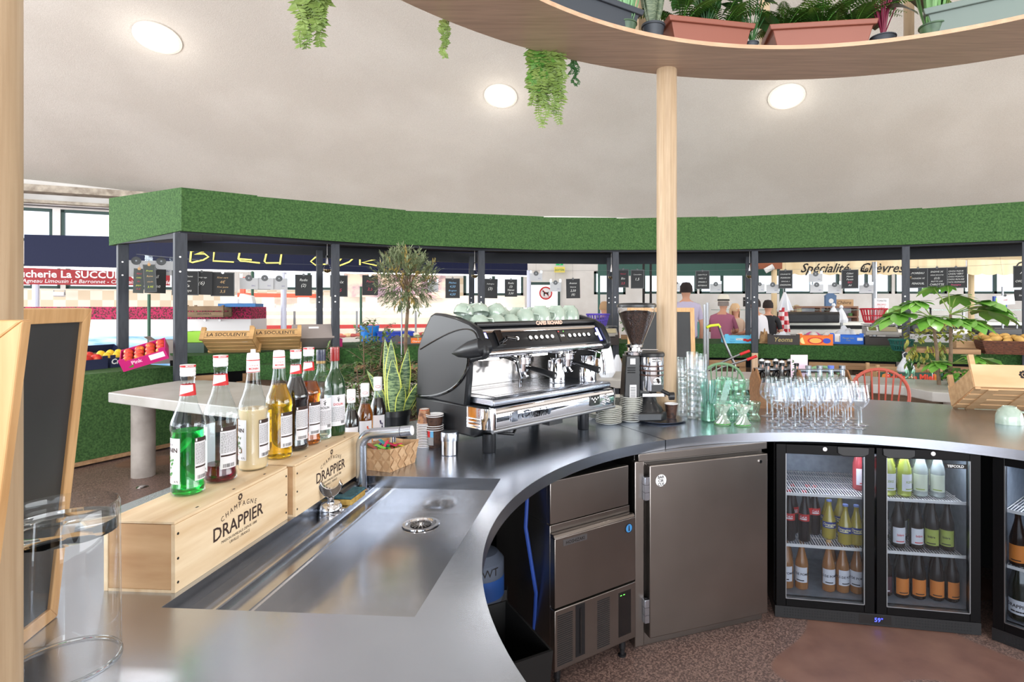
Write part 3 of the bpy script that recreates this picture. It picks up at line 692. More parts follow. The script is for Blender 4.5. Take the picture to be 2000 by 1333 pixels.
# stainless refrigerated cupboard
pL = G(1263, 1242, .06); pR = G(1492, 1192, .06); pL.z = pR.z = 0
t, W = frame_thing('steel_cupboard', 'stainless steel under-counter cupboard with one plain door', 'cupboard', pL, pR)
obj('carcass', M(STEELD).box(-.045, W + .012, .03, .5, .0, .857), t, bevel=.002)
obj('top_rail', M(STEELD).box(-.045, W + .01, -.01, .03, .825, .857), t, bevel=.002)
obj('side_stile', M(STEELD).box(-.06, -.014, -.005, .03, .02, .825), t, bevel=.004)
d_ = obj('door', M(STEELD).box(0, W, -.028, .026, .06, .808), t, bevel=.004)
for z in (.13, .66):
    m = M(STEEL).box(-.024, -.002, -.03, -.006, z, z + .10); 
    for k in range(1, 3): m.use(DARK).box(-.0245, -.0015, -.0305, -.006, z + k * .033, z + k * .033 + .002)
    obj('hinge', m, d_, bevel=.001)
m = M(CHROME).cyl((W - .045, -.028, .775), (W - .045, -.034, .775), .008, n=16); obj('lock', m, d_)
m = M(PAPER).cyl((.055, -.0282, .74), (.055, -.0288, .74), .026, n=28); m.use(INK)
for i, s_ in enumerate(('BAR', 'CIR', 'CUS')): m.text(s_, .017, (.055, -.0292, .7485 - i * .0155), X_, Z_, bold=.03)
obj('round_sticker', m, d_, smooth=0)

# bottle kinds for the coolers -------------------------------------------------
def bot(kind, r, h, neck, body_m, label=None, capm=None, shoulder=.55, parent=None):
    "returns list of (part, mesh)"
    pr = [(.0001, .003), (r * .8, 0), (r, .006), (r, h * shoulder), (r * .92, h * (shoulder + .06)), (neck * 1.25, h * .80), (neck, h * .88), (neck, h * .985)]
    parts = [('glass_body', M(body_m).lathe(pr, 20))]
    parts.append(('cap', M(capm or DSTEEL).lathe([(neck * 1.15, h * .955), (neck * 1.2, h * .96), (neck * 1.12, h), (.0001, h * 1.002)], 16)))
    if label:
        lm, z0, z1, txt, im = label; m = M(lm).patch(r + .0006, -2.7, -.45, h * z0, h * z1, 12)
        if im: m.use(im)
        if txt: m.text(txt, r * .5, (0, 0, h * (z0 + z1) / 2 - .002), X_, Z_, wrap=(r + .001, -PI / 2), bold=.02)
        m.patch(r + .001, -2.2, -1.0, h * (z0 + .03), h * (z0 + .05), 4)
        parts.append(('label', m))
    return parts
KINDS = {}
def bottle_thing(kind, label, loc, rz, group, nm='bottle'):
    if kind in KINDS and KINDS[kind]: return dup(KINDS[kind], loc, rz, label, group)
    t = thing(nm, label, 'bottle', loc, rz, group)
    for n_, mm_ in PARTS[kind]: obj(n_, mm_, t)
    KINDS[kind] = t; return t
cg = lambda n, c: mat('drink_' + n, c, .08, trans=.55, ior=1.4, coat=.5)
PARTS = {
    'lemonade': bot('', .031, .235, .011, cg('lime', (196, 206, 90)), (LABEL, .12, .46, 'KEKE', flat('lime_ink', (150, 170, 60))), flat('lime_cap', (150, 170, 60)), .52),
    'clearsoda': bot('', .031, .235, .011, cg('clearsoda', (206, 214, 210)), (flat('pale_label', (214, 220, 196)), .12, .46, None, flat('lime_ink', (150, 170, 60))), WHITE, .52),
    'pink': bot('', .031, .235, .011, cg('pink', (226, 84, 92)), (LABEL, .12, .46, None, RED), RED, .52),
    'cola': bot('', .028, .245, .010, mat('drink_cola', (26, 12, 12), .2, spec=.25), (flat('cola_red', (190, 40, 40)), .42, .56, 'CoLA', PAPER), RED, .5),
    'orangina': bot('', .034, .19, .011, cg('orangeade', (216, 196, 80)), (flat('blue_badge', (44, 60, 140)), .30, .46, 'Orangina', flat('badge_yellow', (250, 240, 180))), flat('blue_cap', (120, 140, 200)), .42),
    'pear': bot('', .031, .245, .011, cg('pear', (214, 150, 88)), (LABEL, .16, .46, 'FILS DE POMME', INK), flat('gold_cap', (196, 160, 110)), .5),
    'beer_white': bot('', .031, .235, .012, mat('drink_brown', (30, 18, 12), .2, spec=.25), (flat('label_blue', (150, 190, 206)), .10, .42, 'bière', INK), flat('black_cap', (30, 30, 30)), .52),
    'beer_red': bot('', .031, .235, .012, MATS['drink_brown'], (LABEL, .10, .42, 'bière', RED), MATS['black_cap'] if 'black_cap' in MATS else None, .52),
    'beer_green': bot('', .031, .235, .012, MATS['drink_brown'], (flat('label_green', (168, 180, 84)), .10, .42, 'bière', INK), MATS['black_cap'], .52),
    'ale': bot('', .032, .24, .012, MATS['drink_brown'], (flat('label_orange', (222, 132, 52)), .08, .40, None, INK), MATS['black_cap'], .5),
    'ale_plain': bot('', .032, .24, .012, MATS['drink_brown'], (flat('label_plum', (84, 52, 60)), .08, .40, None, LABEL), MATS['black_cap'], .5),
    'champagne': bot('', .043, .315, .015, mat('drink_green_dark', (24, 32, 22), .1, coat=.6), (LABEL, .10, .30, 'DRAPPIER', INK), flat('foil_dark', (44, 40, 44), .3), .5),
    'rose': bot('', .040, .31, .014, cg('rose', (196, 150, 80)), (LABEL, .15, .45, None, INK), flat('foil_dark', (44, 40, 44), .3), .5),
}
FRI = mat('cooler_liner', (140, 148, 160), .35, .3, c2=(156, 164, 174), scale=30)
LEDS = mat('cooler_led', (235, 240, 255), .5, emis=(220, 232, 255), es=4)
def cooler(label, o, ang, W, stock, doors=2, grp='glass-door bottle coolers under the counter'):
    t = thing('bottle_cooler', label, 'cooler', o, ang, grp); Dp = .50; CB = mat('cooler_black', (8, 8, 10), .3, spec=.2)
    m = M(CB)
    m.box(0, .03, .03, Dp, .06, .84).box(W - .03, W, .03, Dp, .06, .84).box(.03, W - .03, .03, Dp, .80, .84).box(.03, W - .03, .03, Dp, .06, .095).box(.03, W - .03, Dp - .03, Dp, .095, .80)
    obj('cabinet', m, t)
    m = M(FRI).box(.031, .034, .035, Dp - .031, .096, .799).box(W - .034, W - .031, .035, Dp - .031, .096, .799).box(.034, W - .034, Dp - .034, Dp - .031, .096, .799).box(.034, W - .034, .035, Dp - .034, .096, .099).box(.034, W - .034, .035, Dp - .034, .796, .799)
    obj('liner', m, t, smooth=0)
    obj('led_strip', M(LEDS).box(.05, W - .05, .045, .055, .785, .795), t, smooth=0)
    l = bpy.data.lights.new('cooler_lamp', 'AREA'); l.shape = 'RECTANGLE'; l.size = W - .15; l.size_y = .04; l.energy = 3.2; l.color = (.86, .92, 1)
    lo = bpy.data.objects.new('cooler_lamp', l); COL.objects.link(lo); lo.parent = t; lo.location = (W / 2, .09, .782); lo.rotation_euler = (rad(-14), 0, 0)
    # grille base
    m = M(BLACK).box(0, W, -.005, Dp, .003, .058); m.use(DARK)
    for k in range(26):
        for j in range(3):
            for x0 in (.04, W - .36): m.box(x0 + k * .0125, x0 + k * .0125 + .007, -.0056, -.005, .014 + j * .013, .021 + j * .013)
    g_ = obj('grille_base', m, t, smooth=0)
    if doors == 2:
        m = M(BLACKG).box(W / 2 - .07, W / 2 + .07, -.0065, -.005, .012, .052); m.use(mat('blue_digits', (60, 70, 255), .5, emis=(60, 70, 255), es=5)).text('59°', .028, (W / 2 + .015, -.007, .022), X_, Z_); obj('thermostat', m, g_, smooth=0)
    # shelves (wire)
    for z in (.335, .585):
        m = M(WHITEW)
        for y in (.06, .16, .27, .38, .455): m.cyl((.036, y, z - .004), (W - .036, y, z - .004), .003, n=6)
        n = int((W - .08) / .0125)
        for k in range(n): x = .04 + k * .0125; m.cyl((x, .055, z), (x, .46, z), .0026, n=5, caps=False)
        m.box(.036, W - .036, .052, .056, z - .012, z + .002)
        obj('wire_shelf', m, t)
    # doors
    dw = W / doors
    for k in range(doors):
        x0 = k * dw + .004; x1 = (k + 1) * dw - .004; fw = .045
        m = M(CB).box(x0, x0 + fw, -.012, .026, .062, .838).box(x1 - fw, x1, -.012, .026, .062, .838).box(x0 + fw, x1 - fw, -.012, .026, .062, .10).box(x0 + fw, x1 - fw, -.012, .026, .793, .838)
        d = obj('door', m, t, bevel=.002)
        obj('pane', M(PANE).box(x0 + fw, x1 - fw, .0, .004, .10, .793), d, smooth=0)
        obj('seal_edge', M(DSTEEL).box(x0 + fw - .002, x0 + fw + .002, -.0125, .004, .10, .793).box(x1 - fw - .002, x1 - fw + .002, -.0125, .004, .10, .793).box(x0 + fw, x1 - fw, -.0125, .004, .098, .102), d, smooth=0)
        hx = x1 - .095 if k == 0 and doors == 2 else x0 + .095
        m = M(BLACK).prism([Vector((hx - .07, -.02, .838)), Vector((hx + .07, -.02, .838)), Vector((hx + .07, -.02, .805)), Vector((hx + .045, -.02, .792)), Vector((hx - .045, -.02, .792)), Vector((hx - .07, -.02, .805))], (0, .012, 0)); obj('handle', m, d, bevel=.004)
        lx = (x0 + x1) / 2 + (.0 if k == 0 else .02)
        obj('lock', M(CHROME).cyl((lx, -.012, .822), (lx, -.017, .822), .010, n=16), d)
        if k == 1 and doors == 2:
            m = M(INK).box(x1 - fw - .10, x1 - fw - .006, -.0008, -.0002, .755, .775); m.use(PAPER).text('TEFCOLD', .016, (x1 - fw - .055, -.0012, .7595), X_, Z_, bold=.02); obj('brand_plate', m, d, smooth=0)
    rot = Matrix.Rotation(ang, 3, 'Z')
    for (kind, lab, x, y, z, grp_) in stock:
        p = rot @ Vector((x, y, z)) + Vector(o); bottle_thing(kind, lab, p, ang + random.uniform(-.5, .5), grp_)
    return t
fL = Vector((.997, 2.792, 0)); fR = Vector((1.876, 2.632, 0)); fa = math.atan2(fR.y - fL.y, fR.x - fL.x); fW = (fR - fL).length
st = []
z0, z1, z2 = .0995, .3395, .5895
def row(kind, lab, xs, y, z, g):
    for x in xs: st.append((kind, lab, x, y, z, g))
row('cola', 'dark cola bottle with a red label on the middle shelf, left cooler door', (.085, .155), .10, z1, 'cola bottles in the cooler'); row('cola', 'dark cola bottle with a red label on the middle shelf, left cooler door', (.12, .19, .225), .2, z1, 'cola bottles in the cooler')
row('orangina', 'squat yellow orangeade bottle with a blue badge on the middle shelf', (.285,), .16, z1, 'orangeade bottles in the cooler'); row('orangina', 'squat yellow orangeade bottle with a blue badge on the middle shelf', (.345, .395), .10, z1, 'orangeade bottles in the cooler'); row('orangina', 'squat yellow orangeade bottle with a blue badge on the middle shelf', (.30, .36), .25, z1, 'orangeade bottles in the cooler')
row('pear', 'pale amber cider bottle with white label at the cooler bottom, left door', (.075, .145, .27, .335, .40), .11, z0, 'amber cider bottles in the cooler'); row('pear', 'pale amber cider bottle with white label at the cooler bottom, left door', (.09, .30), .2, z0, 'amber cider bottles in the cooler')
row('pink', 'pink soda bottle on the top shelf at the middle of the cooler', (.425,), .16, z2, 'pink soda bottles in the cooler'); row('pink', 'pink soda bottle on the top shelf at the middle of the cooler', (.47,), .11, z2, 'pink soda bottles in the cooler')
row('lemonade', 'yellow-green lemonade bottle with white label on the top shelf', (.54, .61, ), .10, z2, 'lemonade bottles in the cooler'); row('lemonade', 'yellow-green lemonade bottle with white label on the top shelf', (.51, .575, .64), .2, z2, 'lemonade bottles in the cooler')
row('clearsoda', 'clear soda bottle with pale label on the top shelf, right door', (.685, .76), .11, z2, 'clear soda bottles in the cooler'); row('clearsoda', 'clear soda bottle with pale label on the top shelf, right door', (.71, .78), .22, z2, 'clear soda bottles in the cooler')
row('beer_white', 'brown beer bottle with a pale blue label on the middle shelf', (.505,), .11, z1, 'blue label beers in the cooler'); row('beer_red', 'brown beer bottle with white and red label on the middle shelf', (.585, .665), .11, z1, 'red label beers in the cooler'); row('beer_red', 'brown beer bottle with white and red label on the middle shelf', (.545, .63), .21, z1, 'red label beers in the cooler')
row('beer_green', 'brown beer bottle with a green label on the middle shelf', (.735, .80), .11, z1, 'green label beers in the cooler'); row('beer_green', 'brown beer bottle with a green label on the middle shelf', (.70, .77), .22, z1, 'green label beers in the cooler')
row('ale_plain', 'brown ale bottle with a plum label at the cooler bottom', (.47, .53), .12, z0, 'plum label ales in the cooler'); row('ale', 'brown ale bottle with an orange label at the cooler bottom', (.60, .675, .755, .82), .11, z0, 'orange label ales in the cooler'); row('ale', 'brown ale bottle with an orange label at the cooler bottom', (.635, .71, .79), .21, z0, 'orange label ales in the cooler')
cooler('black two-door bottle cooler with soft drinks and beers behind glass', fL, fa, fW, st)
g0 = Vector((1.905, 2.60, 0)); ga = math.atan2(-.115, .093)
st = []
for x, lab in ((.082, 'dark champagne bottle with white label in the right-edge cooler'), (.175, 'dark champagne bottle with white label in the right-edge cooler'), (.31, 'dark champagne bottle with white label in the right-edge cooler')): st.append(('champagne', lab, x, .085, z0, 'champagne bottles in the right cooler'))
st.append(('champagne', 'dark champagne bottle with white label in the right-edge cooler', .18, .26, z0, 'champagne bottles in the right cooler'))
st.append(('rose', 'pale wine bottle with white label in the right-edge cooler', .20, .13, .40, None)); 
def cooler2():
    t = cooler('black glass-door bottle cooler cut off by the right edge, with champagne', g0, ga, .90, [], 2)
    rot = Matrix.Rotation(ga, 3, 'Z')
    for (kind, lab, x, y, z, g_) in st:
        if kind == 'rose': z = z2 - .25
        p = rot @ Vector((x, y, z)) + g0; bottle_thing(kind, lab, p, ga, g_)
st = [s_ if s_[0] != 'rose' else ('ale', 'amber bottle standing on the middle shelf of the right-edge cooler', .075, .08, z1, None) for s_ in st]
cooler2()
# dark bin, water canister and pipes in the shadow left of the ice maker
m = M(flat('bin_black', (8, 8, 9), .6)); p0 = Vector((-.05, 1.95, 0))
bx = [Vector((x, y, 0)) for x, y in ((-.13, -.2), (.13, -.2), (.13, .16), (-.13, .16))]; n4 = 4
m.add([p * .82 + Z_ * .001 for p in bx] + [p + Z_ * .42 for p in bx] + [p * .95 + Z_ * .42 for p in bx] + [p * .8 + Z_ * .02 for p in bx], [(3, 2, 1, 0)] + [(i, (i + 1) % 4, 4 + (i + 1) % 4, 4 + i) for i in range(4)] + [(4 + i, 4 + (i + 1) % 4, 8 + (i + 1) % 4, 8 + i) for i in range(4)] + [(8 + i, 8 + (i + 1) % 4, 12 + (i + 1) % 4, 12 + i) for i in range(4)] + [(12, 13, 14, 15)])
tag(obj('waste_bin', m, None, loc=(-.26, 1.92, 0), rot=(0, 0, rad(30)), smooth=0), 'black waste bin in the shadow under the counter', 'bin')
t = thing('water_softener', 'pale blue water canister marked BW in the shade under the counter', 'canister', (-.36, 2.38, 0))
obj('canister', M(flat('canister_grey', (86, 94, 110), .5)).lathe([(.0001, .3), (.09, .3), (.095, .32), (.095, .46), (.07, .49), (.03, .50), (.0001, .50)], 24).use(flat('canister_blue', (40, 80, 150), .5)).lathe([(.0958, .32), (.0958, .40)], 24).use(INK).text('BWT', .045, (0, 0, .42), X_, Z_, wrap=(.0965, -PI / 2 + .45)), t)
obj('bracket', M(DSTEEL).box(-.1, .1, .06, .1, 0, .30), t)
m = M(flat('pipe_blue', (40, 70, 150), .5)).tube([(-.16, 2.35, .86), (-.17, 2.30, .62), (-.13, 2.32, .35), (-.15, 2.40, .0)], .008, 8); tag(obj('water_hose', m), 'thin blue water hose under the counter', 'hose')
# ================================================================ OVERHEAD PLANT SHELF
HS = EYE + 1.305
def arcc(c, r, a0, a1, n): return [Vector((c[0] + r * math.cos(a0 + (a1 - a0) * i / n), c[1] + r * math.sin(a0 + (a1 - a0) * i / n), 0)) for i in range(n + 1)]
CI, RIN = (1.071, 1.184), 1.7535; CO_, ROUT = (1.133, .951), 2.3904
ins = arcc(CI, RIN, rad(-12), rad(200), 80); outs = arcc(CO_, ROUT, rad(-12), rad(200), 80)
t = thing('plant_shelf', 'curved oak veneer ring shelf hanging overhead with planters on it', 'shelf', (0, 0, 0))
m = M(OAKR); k = len(ins)
V = [(p.x, p.y, HS) for p in ins] + [(p.x, p.y, HS) for p in outs]
m.add(V, [(i, k + i, k + i + 1, i + 1) for i in range(k - 1)])
m.use(OAKE); m.add([(p.x, p.y, z) for z in (HS, HS + .02) for p in ins], [(i, i + 1, k + i + 1, k + i) for i in range(k - 1)])
V = [(p.x, p.y, HS + .02) for p in ins] + [(p.x, p.y, HS + .02) for p in outs]
m.add(V, [(i, i + 1, k + i + 1, k + i) for i in range(k - 1)])
m.use(OAKR); m.add([(p.x, p.y, z) for z in (HS, HS + .02) for p in outs], [(k + i, k + i + 1, i + 1, i) for i in range(k - 1)])
obj('shelf_board', m, t, smooth=20)
m = M(OAKR)
o_out = arcc(CO_, ROUT + .0, rad(-12), rad(200), 80); o_in = arcc(CO_, ROUT - .018, rad(-12), rad(200), 80)
for i in range(80): m.prism([o_in[i] + Z_ * (HS + .021), o_in[i + 1] + Z_ * (HS + .021), o_out[i + 1] + Z_ * (HS + .021), o_out[i] + Z_ * (HS + .021)], (0, 0, .09))
obj('outer_rim', m, t, smooth=20)
def on_shelf(px, r_in=.12):
    "spot on the shelf above photo column px, r_in in from the inner edge"
    best = None
    for i in range(400):
        a = rad(-12 + 212 * i / 400); p = Vector((CI[0] + (RIN + r_in) * math.cos(a), CI[1] + (RIN + r_in) * math.sin(a), 0))
        if p.y < .5: continue
        e = abs(CX + F * p.x / p.y - px)
        if best is None or e < best[0]: best = (e, p, a)
    p = best[1]; p.z = HS + .0212; return p, best[2]
for px, lb in ((1772, 'short oak upright on the ring shelf right of the purple calathea'), (1492, 'short oak upright on the ring shelf between the terracotta troughs'), (1252, 'short oak upright on the ring shelf beside the snake plant pot')):
    p, a = on_shelf(px, .30); o = obj('upright', M(OAK).box(-.022, .022, -.022, .022, 0, .9), None, loc=p, rot=(0, 0, a)); tag(o, lb, 'post')
TERRA = mat('terracotta_plastic', (140, 82, 66), .45); DKPOT = mat('slate_plastic', (58, 64, 72), .5); GRPOT = mat('sage_plastic', (112, 126, 120), .5); GNPOT = mat('green_glaze', (60, 84, 64), .4, c2=(90, 120, 84), scale=14); SOIL = mat('potting_soil', (60, 44, 34), .95)
def trough(label, px, L, H, Dp, mt, grp=None, r_in=.10):
    p, a = on_shelf(px, r_in); t = thing('planter_trough', label, 'planter', p, a + PI / 2, grp)   # local x tangential, local -y outward? y points inward
    m = M(mt); b_, tp = .84, 1.0
    def ring(s_, z, g=0): return [(-L / 2 * s_ - g, -Dp / 2 * s_ - g, z), (L / 2 * s_ + g, -Dp / 2 * s_ - g, z), (L / 2 * s_ + g, Dp / 2 * s_ + g, z), (-L / 2 * s_ - g, Dp / 2 * s_ + g, z)]
    rs = [ring(.88, 0), ring(.97, H * .76), ring(.97, H * .76, .014), ring(1, H, .014), ring(1, H, -.006), ring(.96, H * .85, -.006)]
    V = sum(rs, []); m.add(V, [(3, 2, 1, 0)] + [(4 * j + i, 4 * j + (i + 1) % 4, 4 * j + 4 + (i + 1) % 4, 4 * j + 4 + i) for j in range(5) for i in range(4)])
    obj('trough', m, t, bevel=.004, smooth=0); obj('soil', M(SOIL).box(-L / 2 * .93, L / 2 * .93, -Dp / 2 * .9, Dp / 2 * .9, H * .8, H * .88), t)
    return t
def pot(label, px, r, h, mt, r_in=.12):
    p, a = on_shelf(px, r_in); t = thing('potted_plant', label, 'potted plant', p, a)
    obj('pot', M(mt).lathe([(.0001, 0), (r * .74, 0), (r * .78, .01), (r * .95, h * .86), (r * 1.04, h * .87), (r * 1.04, h), (r * .95, h), (r * .9, h * .85), (.0001, h * .84)], 28), t)
    return t
def rnd(a, b): return random.uniform(a, b)
def fern(m, base, n, L, W=.5, up=.8, leaf=.045):
    for i in range(n):
        a = 2 * PI * i / n + rnd(-.3, .3); l = L * rnd(.7, 1.1); u = up * rnd(.7, 1.3)
        d = Vector((math.cos(a) * W, math.sin(a) * W, u)).normalized(); pts = []; p = Vector(base)
        for k in range(13):
            pts.append(p.copy()); p = p + d * l / 12; d = (d + Vector((math.cos(a) * .05, math.sin(a) * .05, -.11))).normalized()
        m.tube(pts, [.0025 * (1 - k / 14) + .0006 for k in range(13)], 4)
        for k in range(1, 13):
            dd = (pts[min(k + 1, 12)] - pts[k - 1]).normalized(); sd = dd.cross(Z_).normalized(); ll = leaf * math.sin(PI * (k + 2) / 15)
            for j in (0, .5):
                q = pts[k] - dd * (l / 24) * j * 2
                for s_ in (-1, 1): m.blade(q, sd * s_ + dd * .35, Z_, ll, ll * .28, .25, 2)
def grassy(m, base, n, L, W, spread=.35, bend=.35, r=.04):
    for i in range(n):
        a = rnd(0, 2 * PI); q = Vector(base) + Vector((math.cos(a), math.sin(a), 0)) * r * rnd(0, 1)
        m.blade(q, (math.cos(a) * spread * rnd(.2, 1), math.sin(a) * spread * rnd(.2, 1), 1), Vector((math.cos(a), math.sin(a), .2)), L * rnd(.7, 1.05), W, bend * rnd(.2, 1), 6)
def oval(t): return math.sin(PI * min(1, max(.02, t))) ** .6
def leafy(m, base, n, H, size, spread=.5, stem=None, bend=.3, fold=.2, wf=oval, lean=.5):
    for i in range(n):
        a = rnd(0, 2 * PI); h = H * rnd(.35, 1); rr = spread * rnd(.2, 1) * h
        top = Vector(base) + Vector((math.cos(a) * rr, math.sin(a) * rr, h))
        if stem: mm = m.cur; m.use(stem); m.tube([base, Vector(base) * .5 + top * .5 + Vector((0, 0, h * .1)), top], .003, 5); m.cur = mm
        m.blade(top, (math.cos(a), math.sin(a), rnd(-lean, lean)), Z_, size * rnd(.7, 1.2), size * .55, bend, 5, fold=fold, wf=wf)
# planters along the ring, left to right
t = trough('long dark slate planter trough on the ring shelf, far left', 1130, .62, .115, .19, DKPOT)
m = M(LEAFD); [leafy(m, (x, 0, .13), 14, .3, .10, .5, LEAFD) for x in (-.22, 0, .2)]; obj('foliage', m, t)
t = pot('grassy plant with upright pale green blades on the ring shelf', 1225, .05, .05, GNPOT, .06)
m = M(mat('leaf_bluegreen', (108, 158, 110), .45, c2=(130, 176, 124), scale=6)); grassy(m, (0, 0, .04), 60, .42, .012, .5, .3, .03); obj('blades', m, t)
t = pot('snake plant in a small black round pot on the ring shelf', 1278, .058, .085, DKPOT, .09)
VAR = mat('snake_leaf_dark', (72, 92, 70), .45, c2=(128, 140, 112), scale=34, stretch=(1, 1, 5))
m = M(VAR); grassy(m, (0, 0, .07), 9, .34, .045, .45, .2, .02); obj('blades', m, t)
t = trough('terracotta planter trough on the ring shelf, left one of two', 1378, .44, .112, .19, TERRA)
m = M(LEAF); fern(m, (-.1, 0, .09), 18, .32); fern(m, (.12, .0, .09), 18, .32); obj('ferns', m, t); m = M(LEAFD); leafy(m, (0, .03, .09), 34, .36, .12, .6, LEAFD); obj('broad_leaves', m, t)
t = pot('bunch of monstera leaves with bare stems on the ring shelf between the terracotta troughs', 1468, .035, .03, DKPOT, .05)
m = M(LEAFD)
for i in range(11):
    a = rnd(0, 6.28); top = Vector((math.cos(a) * .07, math.sin(a) * .07, rnd(.16, .36))); m.tube([(0, 0, .02), top * .5 + Vector((0, 0, .02)), top], .003, 5)
    m.blade(top, (math.cos(a), math.sin(a), -.3), Z_, .10, .10, .35, 6, wf=lambda t: (math.sin(PI * min(1, max(.05, t))) ** .5) * (1 if int(t * 12) % 2 else .72))
obj('monstera_leaves', m, t)
t = trough('terracotta planter trough on the ring shelf, right one of two', 1593, .50, .112, .19, TERRA)
m = M(LEAF); [fern(m, (x, .0, .09), 16, .32, leaf=.05) for x in (-.18, -.02, .17)]; obj('ferns', m, t)
m = M(LEAFL); [fern(m, (x, -.02, .09), 11, .28, up=1.2, leaf=.05) for x in (-.1, .1)]; obj('light_ferns', m, t)
t = pot('dark purple calathea with crimson stems on the ring shelf', 1728, .06, .035, DKPOT, .07)
CAL = mat('calathea_leaf', (62, 70, 56), .4, c2=(96, 92, 76), scale=12, band=(.45, .6)); CST = flat('crimson_stem', (124, 34, 62), .4)
m = M(CAL); leafy(m, (0, 0, .03), 13, .27, .17, .55, CST, .35, wf=lambda t: math.sin(PI * min(1, max(.03, t))) ** .55, lean=.3); obj('leaves', m, t)
m = M(CST); [m.tube([(0, 0, .02), (math.cos(a) * .02, math.sin(a) * .02, .15), (math.cos(a) * .06, math.sin(a) * .06, .3)], .006, 6) for a in (0, 1.5, 3, 4.4, 5.3)]; obj('stems', m, t)
t = pot('bushy green blade plant in a mottled green pot on the ring shelf', 1826, .062, .055, GNPOT, .07)
m = M(mat('leaf_blade_green', (92, 140, 84), .45, c2=(120, 164, 100), scale=6)); grassy(m, (0, 0, .04), 75, .40, .016, .38, .15, .04); obj('blades', m, t)
t = trough('sage green planter trough on the ring shelf, far right', 1945, .56, .125, .2, GRPOT)
m = M(LEAFL); [leafy(m, (x, 0, .13), 16, .2, .07, .7, LEAFL) for x in (-.2, 0, .2)]; obj('foliage', m, t)
# hanging trailers over the outer edge
def trailer(label, px, py_top, py_bot, spread, kind, mt, n):
    k = abs(598 - py_top); 
    Y = F * 1.30 / (598 - py_top); p = Vector(((px - CX) / F * Y, Y + .03, HS + .05)); s_ = F / p.y; L = (py_bot - py_top) / s_ + .05
    t = thing('hanging_plant', label, 'hanging plant', p); m = M(mt)
    for i in range(n):
        ox = rnd(-spread, spread) / s_; l = L * (rnd(.55, 1) if i else 1); pts = []
        for q in range(12): f = q / 11; pts.append(Vector((ox * (.5 + .5 * min(1, f * 3)) + .012 * math.sin(q * 1.3 + i), .02 * math.sin(q + i), -l * f)))
        m.tube(pts, .0022, 4)
        for q in range(1, 12):
            for j in range(3):
                c = pts[q - 1].lerp(pts[q], j / 3)
                if kind == 'fern':
                    ll = .055 * (1 - .55 * q / 12) * rnd(.7, 1.2)
                    for s2 in (-1, 1):
                        m.blade(c, (s2, rnd(-.6, .6), -.5), Y_, ll, ll * .34, .2, 2)
                elif kind == 'beads':
                    for s2 in (-1, 1): m.blade(c, (s2, rnd(-.5, .5), rnd(-.5, .2)), Y_, .020, .011, .1, 2)
                else:
                    for s2 in (-1, 1): m.blade(c, (s2, rnd(-.8, .8), -.8), Y_, .014, .006, .1, 2)
    obj('trailing_stems', m, t); return t
trailer('bright light green fern tuft hanging from the ring shelf, top left', 600, -24, 92, 26, 'fern', LEAFL, 8)
trailer('single thin strand of small round leaves hanging from the ring shelf', 866, 44, 112, 3, 'beads', LEAFL, 2)
trailer('large cascading light green fern hanging from the ring shelf', 1066, 100, 250, 32, 'fern', LEAFL, 16)
trailer('dark green fern strands behind the large hanging fern', 1052, 100, 178, 22, 'fern', LEAF, 8)
trailer('thin dark green strands hanging right of the large fern', 1118, 118, 168, 10, 'fine', LEAFD, 4)
# ================================================================ COFFEE CORNER
E0 = .0005
# espresso machine: local x along the front, y to the back, origin front left foot
MO = Vector((-.326, 2.379, TOP + E0)); MA = math.atan2(.745, .667)
t = thing('espresso_machine', 'black and chrome two-group espresso machine with cups on top', 'espresso machine', MO, MA)
for (x, y) in ((0, 0), (.598, 0), (0, .34), (.598, .34)):
    obj('foot', M(BLACKM).lathe([(.0001, 0), (.026, 0), (.0275, .003), (.0275, .075), (.0001, .075)], 24), t, loc=(x, y, 0))
sp_ = [(-.048, .41), (-.04, .44), (.0, .505), (.05, .53), (.14, .552), (.24, .566), (.297, .569), (.325, .558), (.366, .504), (.40, .45), (.426, .40), (.434, .19), (.079, .181), (.062, .30), (.058, .365), (.02, .376), (-.035, .385)]
def side(x0, x1, pr, mt): return M(mt).prism([Vector((x0, y, z)) for y, z in pr], (x1 - x0, 0, 0))
obj('side_panel', side(-.062, -.03, sp_, BLACKM), t, bevel=.010, smooth=40)
obj('side_panel', side(.735, .767, sp_, BLACKM), t, bevel=.010, smooth=40)
# raised arc trim on the left cheek
m = M(BLACKG); m.tube([(-.064, .085 + .335 * (1 - math.cos(a)), .20 + .215 * math.sin(a) * 1.0) for a in [PI / 2 * k / 14 for k in range(15)]][::-1], .006, 8)
m = M(BLACKG); m.tube([(-.063, .425 - .37 * math.sin(a), .195 + .19 * (1 - math.cos(a))) for a in [PI / 2 * k / 14 for k in range(15)]], .007, 8)
m.tube([(-.063, .40 - .40 * math.sin(a) * 1.0, .405 + .10 * math.sin(a * 1.6)) for a in [PI / 2 * k / 14 for k in range(15)]], .003, 6); obj('cheek_trim', m, t)
obj('cheek_bulge', M(BLACKM).tube([(-.058, .17, .40), (-.062, .12, .405), (-.058, .05, .42), (-.048, -.01, .432), (-.02, -.012, .436)], [.004, .02, .036, .042, .034], 20), t)
# lower body
lb_ = [(-.03, .10), (.03, .062), (.40, .062), (.44, .11), (.446, .19), (-.02, .19)]
obj('lower_body', side(-.058, .763, lb_, BLACKM), t, bevel=.008, smooth=40)
